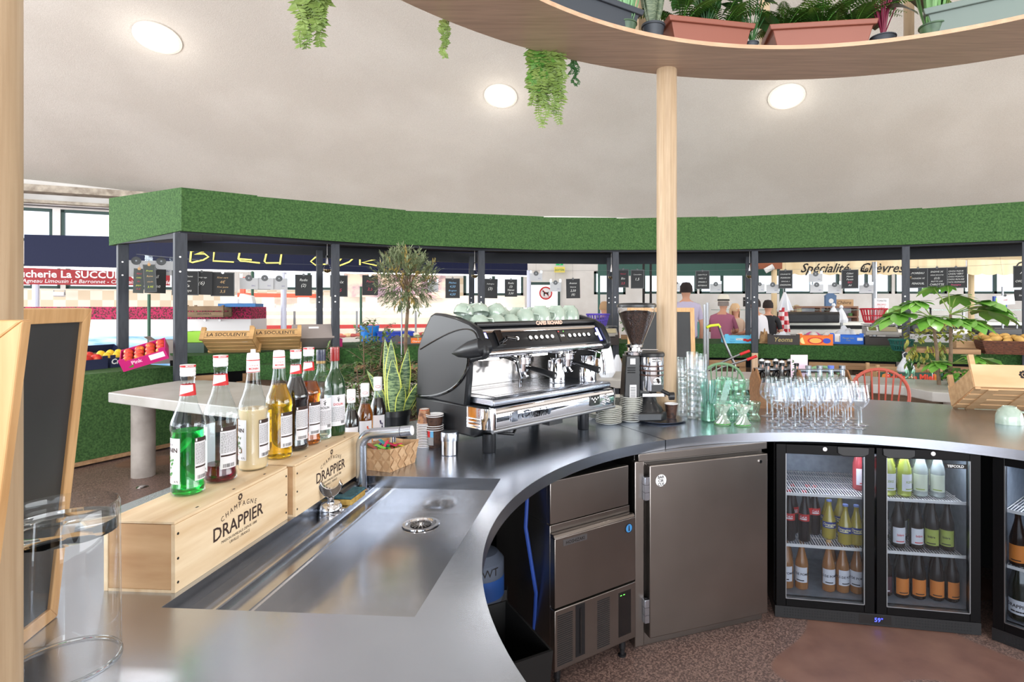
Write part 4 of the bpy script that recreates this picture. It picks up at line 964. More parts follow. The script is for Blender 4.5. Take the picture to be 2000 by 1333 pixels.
# chrome front bar with wrapped corners
m = M(CHROME); prc = [(-.070, .105), (-.076, .12), (-.078, .15), (-.074, .18), (-.066, .188), (-.03, .19), (-.03, .10)]
obj('chrome_bar', side(-.03, .745, prc, CHROME), t, bevel=.003, smooth=50)
for sx in (-1, 1):
    m = M(CHROME); xc = -.03 if sx < 0 else .745
    n = 8; V = []; pf = [(.046, .105), (.048, .15), (.044, .188)]
    for j in range(n + 1):
        a = -PI / 2 + sx * PI / 2 * j / n * 1.0
        for (r, z) in pf: V.append((xc + math.cos(a) * r * .75 * 1.0 if sx > 0 else xc - abs(math.cos(a)) * r * .75, -.03 + math.sin(a) * r, z))
    m.add(V, [(3 * j + q, 3 * j + 3 + q, 3 * j + 4 + q, 3 * j + 1 + q) for j in range(n) for q in range(2)])
    xs = -.0665 if sx < 0 else .7805
    m.box(min(xs, xs + sx * -.004) - .001, max(xs, xs + sx * -.004) + .001, -.03, .06, .105, .188)
    for k in range(3): m.cyl((xs, -.03, .115 + k * .014), (xs, .058, .115 + k * .014), .004, n=8)
    obj('chrome_corner', m, t)

m = M(BLACK).box(-.035, .75, -.060, .02, .088, .105); obj('lower_lip', m, t, bevel=.004)
m = M(DSTEEL).tube([(-.04, -.068, .098), (.755, -.068, .098)], .010, 12); obj('bottom_rail', m, t)
# bar badge
m = M(CHROME).text('la', .03, (.10, -.081, .128), X_, Z_, shear=.3, bold=.02).text('Cinzinie', .052, (.20, -.081, .128), X_, Z_, bold=.03, shear=.2); m.prism([Vector((.05, -.0805, .125)), Vector((.085, -.0805, .125)), Vector((.085, -.0805, .17)), Vector((.05, -.0805, .16))], (0, -.002, 0)); obj('badge', m, t, smooth=0)
m = M(BLACKG).box(.555, .625, -.0815, -.078, .125, .172); m.use(WHITE); [m.box(x, x + .008, -.0822, -.0815, z, z + .008) for x, z in ((.563, .155), (.608, .155), (.575, .148), (.596, .148), (.585, .137), (.585, .155))]; obj('badge_plate', m, t, bevel=.001)
m = M(CHROME)
for c in ((.675, .155), (.695, .135), (.66, .128)):
    for k in range(5): a = k * 1.2566; m.sphere((c[0] + .009 * math.cos(a), -.080, c[1] + .009 * math.sin(a)), .005, 8)
obj('flower_emblem', m, t)
# drip tray
m = M(STEEL); dt = [(-.058, .195), (-.064, .20), (-.064, .215), (-.055, .222), (.25, .222), (.25, .195)]
obj('drip_tray', side(-.03, .735, dt, STEEL), t, bevel=.004, smooth=50)
m = M(DARK); m.box(.02, .69, -.02, .19, .2222, .2226); m.use(STEEL); m.box(.025, .685, -.015, .185, .2224, .2235); 
m.use(DARK); [m.box(.03, .68, y, y + .0015, .2235, .2238) for y in (.01, .012)]
obj('grid_insert', m, t, smooth=0)
obj('splash_panel', M(mat('mirror_steel', (176, 172, 168), .12, 1)).box(-.03, .735, .25, .256, .19, .40), t)
m = M(BLACK).tube([(.04, .243, .245), (.04, .243, .345)], .018, 14); m.use(BLACKG).tube([(.04, .236, .25), (.04, .236, .34)], .009, 10); obj('sight_glass', m, t)
# hood
hd = [(-.014, .40), (-.020, .42), (.025, .495), (.06, .515), (.30, .515), (.30, .39), (.02, .39)]
obj('hood', side(-.031, .736, hd, BLACKM), t, bevel=.004, smooth=40)
m = M(CHROME); m.prism([Vector((-.031, y, z)) for y, z in ((-.016, .388), (-.024, .396), (-.024, .41), (-.018, .416), (.0, .405), (.02, .388))], (.767, 0, 0)); m.prism([Vector((-.031, y, z)) for y, z in ((.018, .488), (.026, .500), (.05, .506), (.05, .498), (.03, .490))], (.767, 0, 0)); obj('chrome_trim', m, t, smooth=50)
m = M(BLACK).tube([(-.03, .05, .522), (.735, .05, .522)], .011, 12)
m.use(mat('rose_gold', (220, 178, 160), .35, .3)).text('CAFES RICHARD', .024, (.40, .037, .514), X_, Vector((0, .2, 1)), bold=.05); obj('top_rail', m, t)
# control face is inclined: point on it
fN = Vector((0, -.857, .515)).normalized(); fU = Vector((0, .045, .075)).normalized()
def face(x, u, off=.0): p = Vector((x, -.020, .42)) + fU * u - Vector((0, .857, -.515)) * off; return p
def fN_(): return Vector((0, -.857, .515))
for x in (.16, .24, .275, .31, .345, .38, .50, .535, .57, .605, .64, .70):
    m = M(WHITE); rg = M(BLACKG); p = face(x, .045); rg.cyl(p, p + fN_() * .002, .0145, n=20); m.cyl(p + fN_() * .002, p + fN_() * .004, .0095, n=16); obj('button', m, obj('button_ring', rg, t))
m = M(BLACKG); a_ = [face(.425, .015), face(.475, .015), face(.475, .075), face(.425, .075)]; m.prism(a_, fN_() * .002); m.use(mat('white_digits', (255, 255, 255), .5, emis=(255, 255, 255), es=2)).text('114', .018, face(.45, .04) + fN_() * .003, X_, fU); m.use(mat('led_red', (255, 60, 60), .5, emis=(255, 60, 60), es=2)).cyl(face(.433, .068) + fN_() * .002, face(.433, .068) + fN_() * .003, .0025, n=8); m.use(mat('led_green', (90, 210, 80))).cyl(face(.467, .068) + fN_() * .002, face(.467, .068) + fN_() * .003, .0025, n=8); obj('display', m, t, smooth=0)
BLU = mat('blue_white_glow', (240, 242, 255), .5, emis=(150, 160, 255), es=5)
for x in (-.012, .70 + .018):
    m = M(flat('deep_blue', (40, 40, 140), .3)).prism([face(x - .012, .004), face(x + .014, .004), face(x + .012, .083), face(x - .010, .083)], fN_() * .003); m.use(BLU).prism([face(x - .008, .010), face(x + .010, .010), face(x + .008, .078), face(x - .007, .078)], fN_() * .0045); obj('light_panel', m, t, bevel=.002)
m = M(BLACKG); p = face(.055, .04); m.prism([face(.04, .015), face(.075, .015), face(.075, .085), face(.04, .085)], fN_() * .012); m.cyl(face(.058, .03), face(.058, .03) + fN_() * .045, .010, n=12); m.cyl(face(.058, .03) + fN_() * .045, face(.11, .02) + fN_() * .045, .008, n=12); obj('steam_lever', m, t, bevel=.001)
# worklight
m = M(mat('work_light', (255, 255, 255), .4, emis=(255, 246, 236), es=9)); m.box(.12, .27, .205, .225, .352, .368); obj('work_light', m, t); obj('work_light', M(MATS['work_light']).box(.36, .56, .205, .225, .352, .368), t)
# groups and portafilters
for gx in (.29, .60):
    m = M(CHROME).cyl((gx, .11, .395), (gx, .11, .355), .036, n=28).cyl((gx, .11, .36), (gx, .11, .335), .043, n=28).cyl((gx, .2, .37), (gx, .11, .37), .02, n=14)
    for k in range(5): a = -.8 + k * .4; m.sphere((gx + .044 * math.sin(a), .11 - .044 * math.cos(a), .37), .006, 8)
    g_ = obj('group_head', m, t)
    m = M(CHROME).cyl((gx, .11, .334), (gx, .11, .30), .034, .030, n=26).tube([(gx - .012, .11, .30), (gx - .014, .10, .286), (gx - .02, .09, .272)], .008, 8).tube([(gx + .012, .11, .30), (gx + .014, .10, .286), (gx + .02, .09, .272)], .008, 8)
    m.tube([(gx, .08, .318), (gx + .01, .05, .314)], .008, 10)
    m.use(BLACK).tube([(gx + .01, .055, .315), (gx + .02, -.01, .303), (gx + .026, -.075, .29)], [.011, .0135, .0165], 16)
    m.use(WHITE).text('8', .02, (gx + .027, -.0768, .283), X_, Z_); obj('portafilter', m, g_)
# steam wands
for (x, s_) in ((.13, 1), (.715, 1)):
    m = M(CHROME).sphere((x, .10, .385), .014, 12).tube([(x, .10, .38), (x + .0, .03, .375), (x + .02, -.01, .36), (x + .03, -.015, .30), (x + .035, -.01, .25)], [.006] * 5, 10)
    if x < .5: m.use(BLACK).tube([(x - .02, .06, .378), (x + .0, .02, .385), (x + .02, -.005, .37), (x + .027, -.013, .33)], .009, 10)
    obj('steam_wand', m, t)
m = M(BLACK).tube([(.12, .18, .06), (.14, .10, .04), (.19, .06, .032), (.24, .10, .04), (.27, .2, .06)], .007, 8); obj('drain_hose', m, t)
m = M(BLACK).box(.38, .47, .02, .07, .045, .068); obj('tray_latch', m, t)
rotM = Matrix.Rotation(MA, 4, 'Z')
def onM(x, y, z): return MO + (rotM @ Vector((x, y, z)))
# milk jugs
def jug(label, x, y, r, h, rz):
    j = thing('milk_jug', label, 'milk jug', onM(x, y, .2245), rz, None)
    obj('body', M(CHROME).lathe([(.0001, 0), (r * .98, 0), (r, .004), (r * .98, h * .3), (r * .82, h * .75), (r * .84, h * .95), (r * .9, h), (r * .82, h * .97), (r * .8, h * .75), (.0001, .004)], 32), j)
    obj('handle', M(CHROME).tube([(r * .82, 0, h * .85), (r * 1.35, 0, h * .85), (r * 1.45, 0, h * .5), (r * 1.0, 0, h * .25)], .005, 8), j)
    obj('thermometer', M(STEEL).cyl((r * .5, -r * .5, h * .3), (r * .8, -r * .6, h * 1.12), .002, n=8), j)
jug('taller chrome milk jug on the drip tray, right in front of the others', .655, .02, .044, .13, .4)
jug('chrome milk jug behind the right portafilter handle', .52, .10, .040, .12, 2.4)
# mint cups on the cup warmer
def cup(nm, label, loc, r, h, rz, grp, rot=None):
    c = thing(nm, label, 'cup', loc, rz, grp, rot)
    obj('bowl', M(MINT).lathe([(r, 0), (r * 1.0, h * .15), (r * .98, h * .45), (r * .82, h * .78), (r * .55, h * .93), (r * .52, h), (r * .46, h), (r * .44, h * .94), (.0001, h * .93)], 28).lathe([(r * .95, 0), (r * .93, h * .45), (r * .5, h * .88), (.0001, h * .9)], 20), c)
    obj('handle', M(MINT).tube([(r * .9, 0, h * .22), (r * 1.25, 0, h * .2), (r * 1.5, 0, h * .38), (r * 1.42, 0, h * .62), (r * .88, 0, h * .68)], .0055, 10), c)
    return c
zc = .5155
CUPL = 'pale green upside-down cup on top of the espresso machine'
c0 = cup('coffee_cup', CUPL, onM(.30, .10, zc), .046, .072, MA - .8, 'cups on the espresso machine')
for (x, y, rr_, a, zz) in ((.40, .10, 1, -.4, 0), (.52, .11, 1, 2.3, 0), (.63, .12, 1, 3.6, 0), (.35, .2, 1, 1, 0), (.46, .21, 1, 1, 0), (.58, .22, 1, 1, 0), (.69, .20, 1, 3.9, 0), (.24, .2, 1, 2, 0)):
    dup(c0, onM(x, y, zc + zz), MA + a, CUPL, 'cups on the espresso machine', scale=(1.12, 1.12, 1.2) if y < .15 else (1.08,) * 3)
SM = 'small pale green cup piled at the left end of the machine top'
for i, (x, y, zz, a, tl) in enumerate(((.03, .10, 0, -1, 0), (.12, .095, 0, 2.5, 0), (.21, .105, 0, -.2, 0), (.05, .19, 0, .5, 0), (.14, .19, 0, 1.5, 0), (.07, .27, 0, 1.5, 0), (.17, .275, 0, .5, 0), (.07, .145, .047, 2.2, 20), (.165, .14, .047, .6, -24), (.10, .225, .047, 4, 12), (.0, .17, .047, 4.4, -14))):
    q = dup(c0, onM(x, y, zc + zz), None, SM, 'small cups piled on the machine', rot=(rad(tl), rad(tl * .6), MA + a), scale=(.92, .92, .64))
# take-away cups
CUPM = mat('cup_coffee_print', (78, 54, 44), .5, c2=(46, 34, 32), scale=60, band=(.45, .6)); CUPK = mat('cup_tan_print', (168, 122, 88), .5, c2=(120, 80, 60), scale=50, band=(.5, .6))
def papercup(label, loc, r, h, group=None, up=True, mt=CUPM, nrim=0, body2=None, rz=0):
    c = thing('paper_cup', label, 'paper cup', loc, rz, group)
    z = lambda v: v if up else h - v
    obj('body', M(mt).lathe([(r * .68, z(0)), (r * .98, z(h))] if up else [(r * .98, 0), (r * .68, h)], 28), c)
    obj('rim', M(PAPER).lathe([(r * .95, z(h * .96)), (r * 1.03, z(h * .97)), (r * 1.03, z(h)), (r * .93, z(h * 1.0)), (r * .66, z(.004)), (.0001, z(.004))], 28), c)
    if not up: obj('base_ring', M(PAPER).lathe([(r * .60, h - .004), (r * .60, h - .001), (.0001, h - .001)], 28).use(RED).patch(r * .70, -PI, PI, h - .006, h - .003, 28), c)
    return c
cs = G(829, 872)
pc = papercup('upturned brown coffee-print paper cup, top of the left stack', cs + Z_ * (E0 + .095), .031, .062, up=False, mt=CUPK)
pc.location.z = TOP + E0 + .098
for k in range(14):
    z = TOP + E0 + k * .007
    if k == 0:
        c1 = thing('paper_cup', 'brown paper cup nested upside down in the left stack by the shaker', 'paper cup', (cs.x, cs.y, z), 0, 'nested paper cups in the left stack')
        obj('body', M(CUPM).lathe([(.0304, .0), (.0214, .0615)], 24), c1); obj('rim', M(PAPER).lathe([(.029, 0), (.0325, .0005), (.0325, .004), (.030, .0042)], 28), c1)
    else: dup(c1, (cs.x + rnd(-.0006, .0006), cs.y, z))
cb = G(849, 873)
def upcup(label, z, grp=None):
    c = papercup(label, Vector((cb.x, cb.y, z)), .0385 * .95, .075, grp, True, CUPM, rz=-.2); return c
u1 = upcup('dark brown paper cup at the bottom of the right stack by the shaker', TOP + E0, None)
m = M(flat('label_grey', (150, 152, 156))).patch(.0325, -2.1, -1.3, .012, .058, 6, .0352); m.use(RED).patch(.0350, -2.1, -1.72, .046, .058, 3, .0357); m.use(flat('sky_blue_print', (110, 180, 226))).patch(.0352, -1.70, -1.3, .046, .058, 3, .0359); obj('recycling_label', m, u1)
for k in (1, 2): dup(u1, (cb.x, cb.y, TOP + E0 + .009 * k), label='dark brown paper cup nested low in the right stack by the shaker', group='nested paper cups in the right stack')
u2 = upcup('dark brown paper cup near the top of the right stack by the shaker', TOP + E0 + .058, 'upper paper cups in the right stack'); dup(u2, (cb.x, cb.y, TOP + E0 + .065))
# cocoa shaker
q = G(878.5, 888); t = thing('cocoa_shaker', 'chrome cocoa shaker standing beside the paper cups', 'shaker', q + Z_ * E0)
obj('jar', M(CHROME).lathe([(.0001, 0), (.031, 0), (.033, .002), (.033, .062), (.035, .064)], 32), t); obj('lid', M(STEEL).lathe([(.0355, .058), (.0358, .086), (.0335, .092), (.0001, .0925)], 32), t)
# basket with sugar sticks
b1 = G(762, 925); b2 = G(814.5, 903); d = (b2 - b1).normalized(); ba = math.atan2(d.y, d.x)
t = thing('sugar_basket', 'woven chip basket filled with coloured sugar sticks', 'basket', b1 + Z_ * E0, ba)   # local x along front-right side, y to the left/back
BW, BD, BH = .155, .135, .088; CH = [mat('chip_a', (206, 172, 134), .6, c2=(192, 156, 118), scale=9, stretch=(1, 1, 8)), mat('chip_b', (176, 138, 100), .6, c2=(188, 150, 112), scale=9, stretch=(8, 8, 1))]
m = M(CH[0]); cor = [(0, 0), (BW, 0), (BW, BD), (0, BD)]
def wallpt(i, f, z): a, b_ = Vector(cor[i]), Vector(cor[(i + 1) % 4]); c = Vector((BW / 2, BD / 2)); p = a.lerp(b_, f); e_ = 1 + .10 * z / BH - .05 * (1 - z / BH) * 1; q = c + (p - c) * e_; return Vector((q.x, q.y, z + .006 * math.sin(PI * f) * -(z / BH)))
for i in range(4):
    nx_ = 4
    for a in range(nx_):
        for j in range(2):
            m.use(CH[(a + j) % 2]); f0, f1 = a / nx_, (a + 1) / nx_; z0_, z1_ = BH * j / 2, BH * (j + 1) / 2
            # diagonal diamonds
            fm_, zm = (f0 + f1) / 2, (z0_ + z1_) / 2; pts = [wallpt(i, fm_, z0_), wallpt(i, f1, zm), wallpt(i, fm_, z1_), wallpt(i, f0, zm)]
            n = (pts[1] - pts[0]).cross(pts[2] - pts[0]).normalized() * .003
            m.add([p + n for p in pts], [(0, 1, 2, 3)])
            m.use(CH[(a + j + 1) % 2])
            m.add([wallpt(i, f0, z0_), wallpt(i, f1, z0_), wallpt(i, f1, z1_), wallpt(i, f0, z1_)], [(0, 1, 2, 3)])
m.use(CH[0]); m.add([wallpt(i, 0, .001) for i in range(4)], [(3, 2, 1, 0)])
obj('woven_body', m, t, smooth=0)
cols = [(206, 30, 84), (46, 150, 60), (30, 140, 150), (226, 220, 40), (70, 50, 190), (150, 70, 50), (120, 190, 60)]
s0 = None
for i in range(26):
    ci = i % 7; cm = flat('sugar_%d' % ci, cols[ci], .5); a = ba + rnd(-.5, .5) + .9; p = Vector((rnd(.03, BW - .03), rnd(.04, BD - .02), .06 + .0035 * (i % 8)))
    o = obj('sugar_stick', M(cm).prism([Vector((-.038, -.006, 0)), Vector((.038, -.006, 0)), Vector((.038, .006, 0)), Vector((-.038, .006, 0))], (0, 0, .0035)), None, loc=b1 + Matrix.Rotation(ba, 3, 'Z') @ p, rot=(rnd(-.3, .3), rnd(-.25, .25), a), bevel=.0012)
    nm_ = ['magenta', 'green', 'teal', 'yellow', 'violet', 'brown', 'lime'][ci]; tag(o, nm_ + ' paper sugar stick lying in the woven basket', 'sugar stick', nm_ + ' sugar sticks in the basket')
# snake plant
p = Vector(((770 - CX) / F * 2.66, 2.66, TOP + E0)); t = thing('snake_plant', 'tall variegated snake plant with yellow leaf edges in a black pot', 'potted plant', p)
obj('pot', M(BLACK).lathe([(.0001, 0), (.058, 0), (.072, .10), (.076, .10), (.076, .125), (.07, .125), (.067, .11), (.0001, .11)], 28), t)
SNK = mat('snake_leaf', (42, 72, 46), .4, c2=(124, 146, 98), scale=34, detail=4, stretch=(1.2, 1.2, 5), band=(.42, .6)); SNE = flat('snake_edge', (196, 204, 92), .45)
def sleaf(x, y, L, W, lx, ly, rz):
    m = M(SNK); n = 16; V = []; wf = lambda t: (.55 + .45 * math.sin(PI * min(1, t * 1.25) * .8)) * (1 - max(0, (t - .6) / .4) ** 1.8) 
    for i in range(n + 1):
        t_ = i / n; w_ = W / 2 * wf(t_); c = Vector((x + lx * t_ + lx * .5 * t_ * t_, y + ly * t_, .08 + L * t_)); s_ = Vector((math.cos(rz), math.sin(rz), 0)); nn = Vector((math.sin(rz), -math.cos(rz), 0))
        for q, fo in ((-1, .3), (-.82, .2), (0, 0), (.82, .2), (1, .3)): V.append(c + s_ * w_ * q - nn * w_ * fo)
    for q in range(4):
        m.use(SNE if q in (0, 3) else SNK); m.add([], []); b_ = len(m.v) if q else None
    base = len(m.v); m.v += [tuple(v) for v in V]
    for i in range(n):
        for q in range(4):
            m.use(SNE if q in (0, 3) else SNK); a = base + i * 5 + q; m.f.append((a, a + 1, a + 6, a + 5)); m.mi.append(m.cur)
    return m
for (x, y, L, W, lx, ly, rz) in ((-.015, 0, .37, .062, -.0, 0, .1), (.01, -.03, .285, .07, -.005, -.01, 0), (-.028, .01, .375, .05, -.015, .01, -.3), (.03, .015, .33, .055, .02, 0, .3), (.04, -.01, .22, .045, .085, -.02, .5), (.045, .02, .21, .04, .075, .02, .2), (-.045, -.02, .15, .04, -.03, 0, -.4), (-.04, .03, .22, .05, -.07, .02, -.2), (.03, -.035, .17, .045, .02, -.02, .4)):
    obj('leaf', sleaf(x, y, L, W, lx, ly, rz), t)
# grinder
tr_c = G(1291, 821); t = thing('round_tray', 'round stainless tray under the coffee grinder', 'tray', tr_c + Z_ * E0)
obj('tray_dish', M(STEEL).lathe([(.0001, .001), (.11, .001), (.125, .008), (.130, .0085), (.126, .0045), (.11, 0), (.0001, 0)], 48), t)
gp = Vector(((1250 - CX) / F * 3.03, 3.03, TOP + E0 + .0095))
t = thing('coffee_grinder', 'black coffee grinder with a clear hopper full of beans', 'coffee grinder', gp, rad(4))
obj('base', M(BLACK).prism([Vector((x, y, 0)) for x, y in ((-.085, -.05), (-.05, -.085), (.10, -.085), (.13, -.05), (.12, .06), (.05, .10), (-.085, .10))], (0, 0, .045)), t, bevel=.008)
obj('fork_rest', M(BLACK).lathe([(.0001, .044), (.075, .044), (.068, .062), (.045, .085), (.035, .12), (.0001, .13)], 24, T(.045, -.01, 0)).use(CHROME).box(.0, .12, -.07, -.058, .125, .14), t)
m = M(BLACK); B = [(-.098, -.055), (-.008, -.055), (-.008, .085), (-.098, .085)]; Tt = [(-.082, -.05), (-.008, -.05), (-.008, .07), (-.082, .07)]
m.add([(x, y, .03) for x, y in B] + [(x, y, .335) for x, y in Tt], [(3, 2, 1, 0), (4, 5, 6, 7)] + [(i, (i + 1) % 4, 4 + (i + 1) % 4, 4 + i) for i in range(4)])
g_ = obj('motor_housing', m, t, bevel=.006)
m = M(DARK); [m.box(-.075, -.035, -.0585, -.056, .245 + k * .012, .25 + k * .012) for k in range(3)]; m.use(LABEL).box(-.062, -.035, -.0575, -.0545, .290, .32).box(-.065, -.03, -.060, -.0565, .115, .185); m.use(INK); [m.box(-.061, -.034, -.0605, -.06, .122 + k * .008, .125 + k * .008) for k in range(7)]; obj('plates', m, g_, smooth=0)
obj('doser_neck', M(BLACK).box(-.01, .04, -.04, .06, .12, .30), t)
m = M(CHROME).lathe([(.0001, .155), (.060, .155), (.062, .16), (.062, .33)], 40, T(.055, -.035, 0)); m.use(flat('brown_band', (74, 52, 46), .3)); [m.lathe([(.0625, z), (.0632, z + .004), (.0625, z + .008)], 40, T(.055, -.035, 0)) for z in (.232, .255, .278)]
m.use(BLACK).lathe([(.063, .328), (.066, .332), (.066, .345), (.06, .352), (.0001, .355)], 40, T(.055, -.035, 0)); d_ = obj('doser', m, t)
m = M(BLACK); W_ = lambda s_, z, a, sz, b=.02: None
m.patch(.0635, -1.75, -1.0, .305, .322, 8); o_ = M(BLACK)
for v in range(len(m.v)): m.v[v] = (m.v[v][0] + .055, m.v[v][1] - .035, m.v[v][2])
m2 = M(PAPER).text('MAZZER', .012, (.055, -.035, .309), X_, Z_, wrap=(.0642, -1.38), bold=.03)
m2.add([(.055 + .0635 * math.cos(-1.3 + .38 * math.cos(a)), -.035 + .0635 * math.sin(-1.3 + .38 * math.cos(a)), .203 + .024 * math.sin(a)) for a in [2 * PI * k / 20 for k in range(20)]], [tuple(range(20))])
m2.use(INK).text('RICHARD', .0115, (.055, -.035, .199), X_, Z_, wrap=(.0645, -1.3), bold=.03).text('CAFES', .008, (.055, -.035, .213), X_, Z_, wrap=(.0645, -1.3), bold=.03)
obj('name_band', m, d_); obj('round_logo', m2, d_)
m = M(BLACK).box(.04, .095, -.105, -.08, .155, .19).cyl((.08, -.09, .165), (.135, -.12, .14), .010, n=10).cyl((.125, -.12, .135), (.150, -.12, .135), .020, n=14); obj('doser_lever', m, t)
m = M(CHROME).lathe([(.05, .335), (.052, .35), (.034, .356), (.032, .372), (.044, .376), (.044, .388), (.03, .39)], 30, T(-.03, 0, 0)).cyl((-.03, 0, .36), (.09, -.02, .36), .004, n=8); obj('adjusting_collar', m, t)
HX = T(-.018, 0, 0)
obj('hopper', M(CLEAR).lathe([(.034, .388), (.036, .40), (.098, .555), (.0985, .585)], 40, HX), t)
BEAN = mat('coffee_beans', (70, 44, 32), .4, c2=(34, 22, 18), scale=150, detail=2, band=(.4, .6), bump=1.2, bscale=170)
b_ = obj('beans', M(BEAN).lathe([(.0001, .392), (.031, .392), (.034, .402), (.0935, .552), (.06, .565), (.0001, .568)], 36, HX), t); b_['kind'] = 'stuff'
obj('hopper_lid', M(BLACK).lathe([(.101, .582), (.104, .585), (.104, .596), (.096, .604), (.05, .606), (.0001, .607)], 40, HX), t)
for x in (.04, .085): obj('foot', M(BLACK).cyl((x, -.07, -.0), (x, -.07, .004), .01, n=10), t)
q = G(1311, 818); papercup('brown paper cup standing alone on the tray beside the grinder', Vector((q.x, q.y, TOP + E0 + .0025)), .0355, .078)
# saucer stacks
SAU = [(.0001, .002), (.032, .0), (.036, .002), (.060, .010), (.0665, .0135), (.067, .0145), (.064, .0145), (.036, .006), (.0001, .005)]
def saucers(px, py, n, sc, label, grp):
    q = G(px, py); s0 = thing('saucer', label, 'saucer', q + Z_ * E0, 0, grp); obj('dish', M(MINT).use(mat('white_green_rim', (236, 236, 230), .15, coat=.7)).lathe(SAU, 40), s0); s0.scale = (sc, sc, 1)
    for k in range(1, n): dup(s0, (q.x + rnd(-.0015, .0015), q.y + rnd(-.0015, .0015), q.z + E0 + k * .0092))
saucers(1233, 824.5, 14, .90, 'small pale saucer in the tall stack before the grinder', 'tall stack of saucers')
saucers(1189, 829, 9, .99, 'larger pale saucer in the stack nearest the espresso machine', 'front stack of saucers')
saucers(1170, 818, 3, .95, 'pale saucer in the low stack half hidden under the machine', 'low stack of saucers'); saucers(1210, 812, 11, .9, 'pale saucer in the stack behind the two front stacks', 'rear stack of saucers')
# ------------------------------------------------ glasses
TUM = [(.0001, .006), (.022, .004), (.026, 0), (.0275, .004), (.030, .05), (.0315, .098)]
TL = 'clear glass tumbler in the tall stacks beside the oak post'
q = G(1334, 812); tm = thing('tumbler', TL, 'glass', q + Z_ * E0, 0, 'stacked clear tumblers'); obj('glass', M(CLEAR).lathe(TUM, 24), tm); obj('base', M(SOLIDG).lathe([(.0001, .002), (.0255, .002), (.026, .008), (.0001, .008)], 20), tm); obj('rim', M(thin_glass('rim_glass', (220, 240, 232), .8, .05, (245, 250, 248), .8)).tube([(.0315 * math.cos(a), .0315 * math.sin(a), .098) for a in [2 * PI * k / 20 for k in range(20)]], .0008, 4, closed=True), tm)
first = True
for (px, py, n, g) in ((1334, 812, 7, .034), (1352, 818, 9, .032), (1352, 806, 8, .032), (1370, 820, 9, .031), (1366, 808, 8, .031), (1332, 802, 7, .034)):
    q = G(px, py)
    for k in range(n):
        if first: first = False; continue
        dup(tm, (q.x + rnd(-.002, .002), q.y, q.z + E0 + k * g))
tm.location = G(1334, 812) + Z_ * E0
# green jars (hexagonal-ish flared) two layers
GJ = [(.0001, .004), (.03, .0), (.040, .004), (.042, .012), (.033, .03), (.031, .05), (.037, .075), (.040, .088), (.0405, .096)]
gj = None; GL = 'green tinted flared glass jar stacked two high beside the straws'
for (x, y, l) in ((1404, 812, 0), (1428, 808, 0), (1450, 812, 0), (1432, 822, 0), (1470, 822, 0), (1404, 812, 1), (1425, 806, 1), (1450, 812, 1), (1440, 818, 1), (1412, 804, 1)):
    q = G(x, y); p = Vector((q.x, q.y, TOP + E0 + l * .0975))
    if gj is None: gj = thing('glass_jar', GL, 'glass jar', p, 0, 'green glass jars'); obj('glass', M(GREENG).lathe(GJ, 20), gj); obj('rim', M(thin_glass('rim_glass', (220, 240, 232), .8, .05, (245, 250, 248), .8)).tube([(.039 * math.cos(a), .039 * math.sin(a), .096) for a in [2 * PI * k / 24 for k in range(24)]], .0014, 6, closed=True), gj)
    else: dup(gj, p, rnd(0, 3))
# twisted small vases
def twist(label, px, py):
    q = G(px, py); t = thing('twisted_vase', label, 'vase', q + Z_ * E0); m = M(mat('twisted_glass', (205, 225, 210), .06, .25, trans=.6, coat=1)); n = 20; V = []; L_ = 14
    for i in range(L_ + 1):
        f = i / L_; z = .098 * f; r = .040 * (1 - f) ** 1.2 + .016 + .018 * max(0, f - .4) * 1.5 if f < 1 else .034
        r = .042 - .027 * math.sin(PI * min(1, f * 1.05) * .62) + .026 * max(0, f - .55) / .45
        for j in range(n): a = 2 * PI * j / n + f * 1.6; rr = r * (1 + .10 * (1 if j % 2 else -1) * (1 if f > .05 else 0)); V.append((rr * math.cos(a), rr * math.sin(a), z))
    m.add(V, [(i * n + j, i * n + (j + 1) % n, (i + 1) * n + (j + 1) % n, (i + 1) * n + j) for i in range(L_) for j in range(n)] + [tuple(reversed(range(n)))])
    obj('body', m, t, smooth=12); obj('green_foot', M(flat('green_foot', (70, 140, 70), .15)).lathe([(.0001, .0), (.040, 0), (.043, .004), (.0405, .008)], 20), t)
twist('small twisted silvery vase with green foot, left of the pair', 1411, 829); twist('small twisted silvery vase with green foot, right of the pair', 1450, 831)
# straws
q = G(1383, 823); t = thing('straw_holder', 'green glass jar packed with clear straws', 'jar', q + Z_ * E0); obj('jar', M(GREENG).lathe([(.0001, .003), (.034, 0), (.04, .006), (.036, .05), (.040, .095), (.038, .095), (.034, .05), (.036, .008), (.0001, .008)], 20), t)
STW = thin_glass('straw_plastic', (214, 238, 232), .55, .1, (225, 245, 240), .8); sw = None
for i in range(34):
    a = rnd(0, 6.28); r0 = rnd(0, .024); r1 = r0 + rnd(.005, .035); o = obj('straw', M(STW).tube([(r0 * math.cos(a), r0 * math.sin(a), .008), (r1 * math.cos(a + .5), r1 * math.sin(a + .5), rnd(.17, .225))], .0034, 6, caps=False), None, loc=q + Z_ * E0); tag(o, 'pale clear drinking straw in the green holder jar', 'straw', 'clear straws in the jar')
q = G(1425, 815)
for i in range(8):
    o = obj('straw', M(STW).tube([(-.005 + .004 * i, 0, 0), (.035 + .004 * i, .02, .12)], .0034, 6, caps=False), None, loc=G(1411, 829) + Vector((-.012, 0, .10)) * 1); tag(o, 'pale clear drinking straw leaning out of the twisted vase', 'straw', 'straws in the twisted vase')
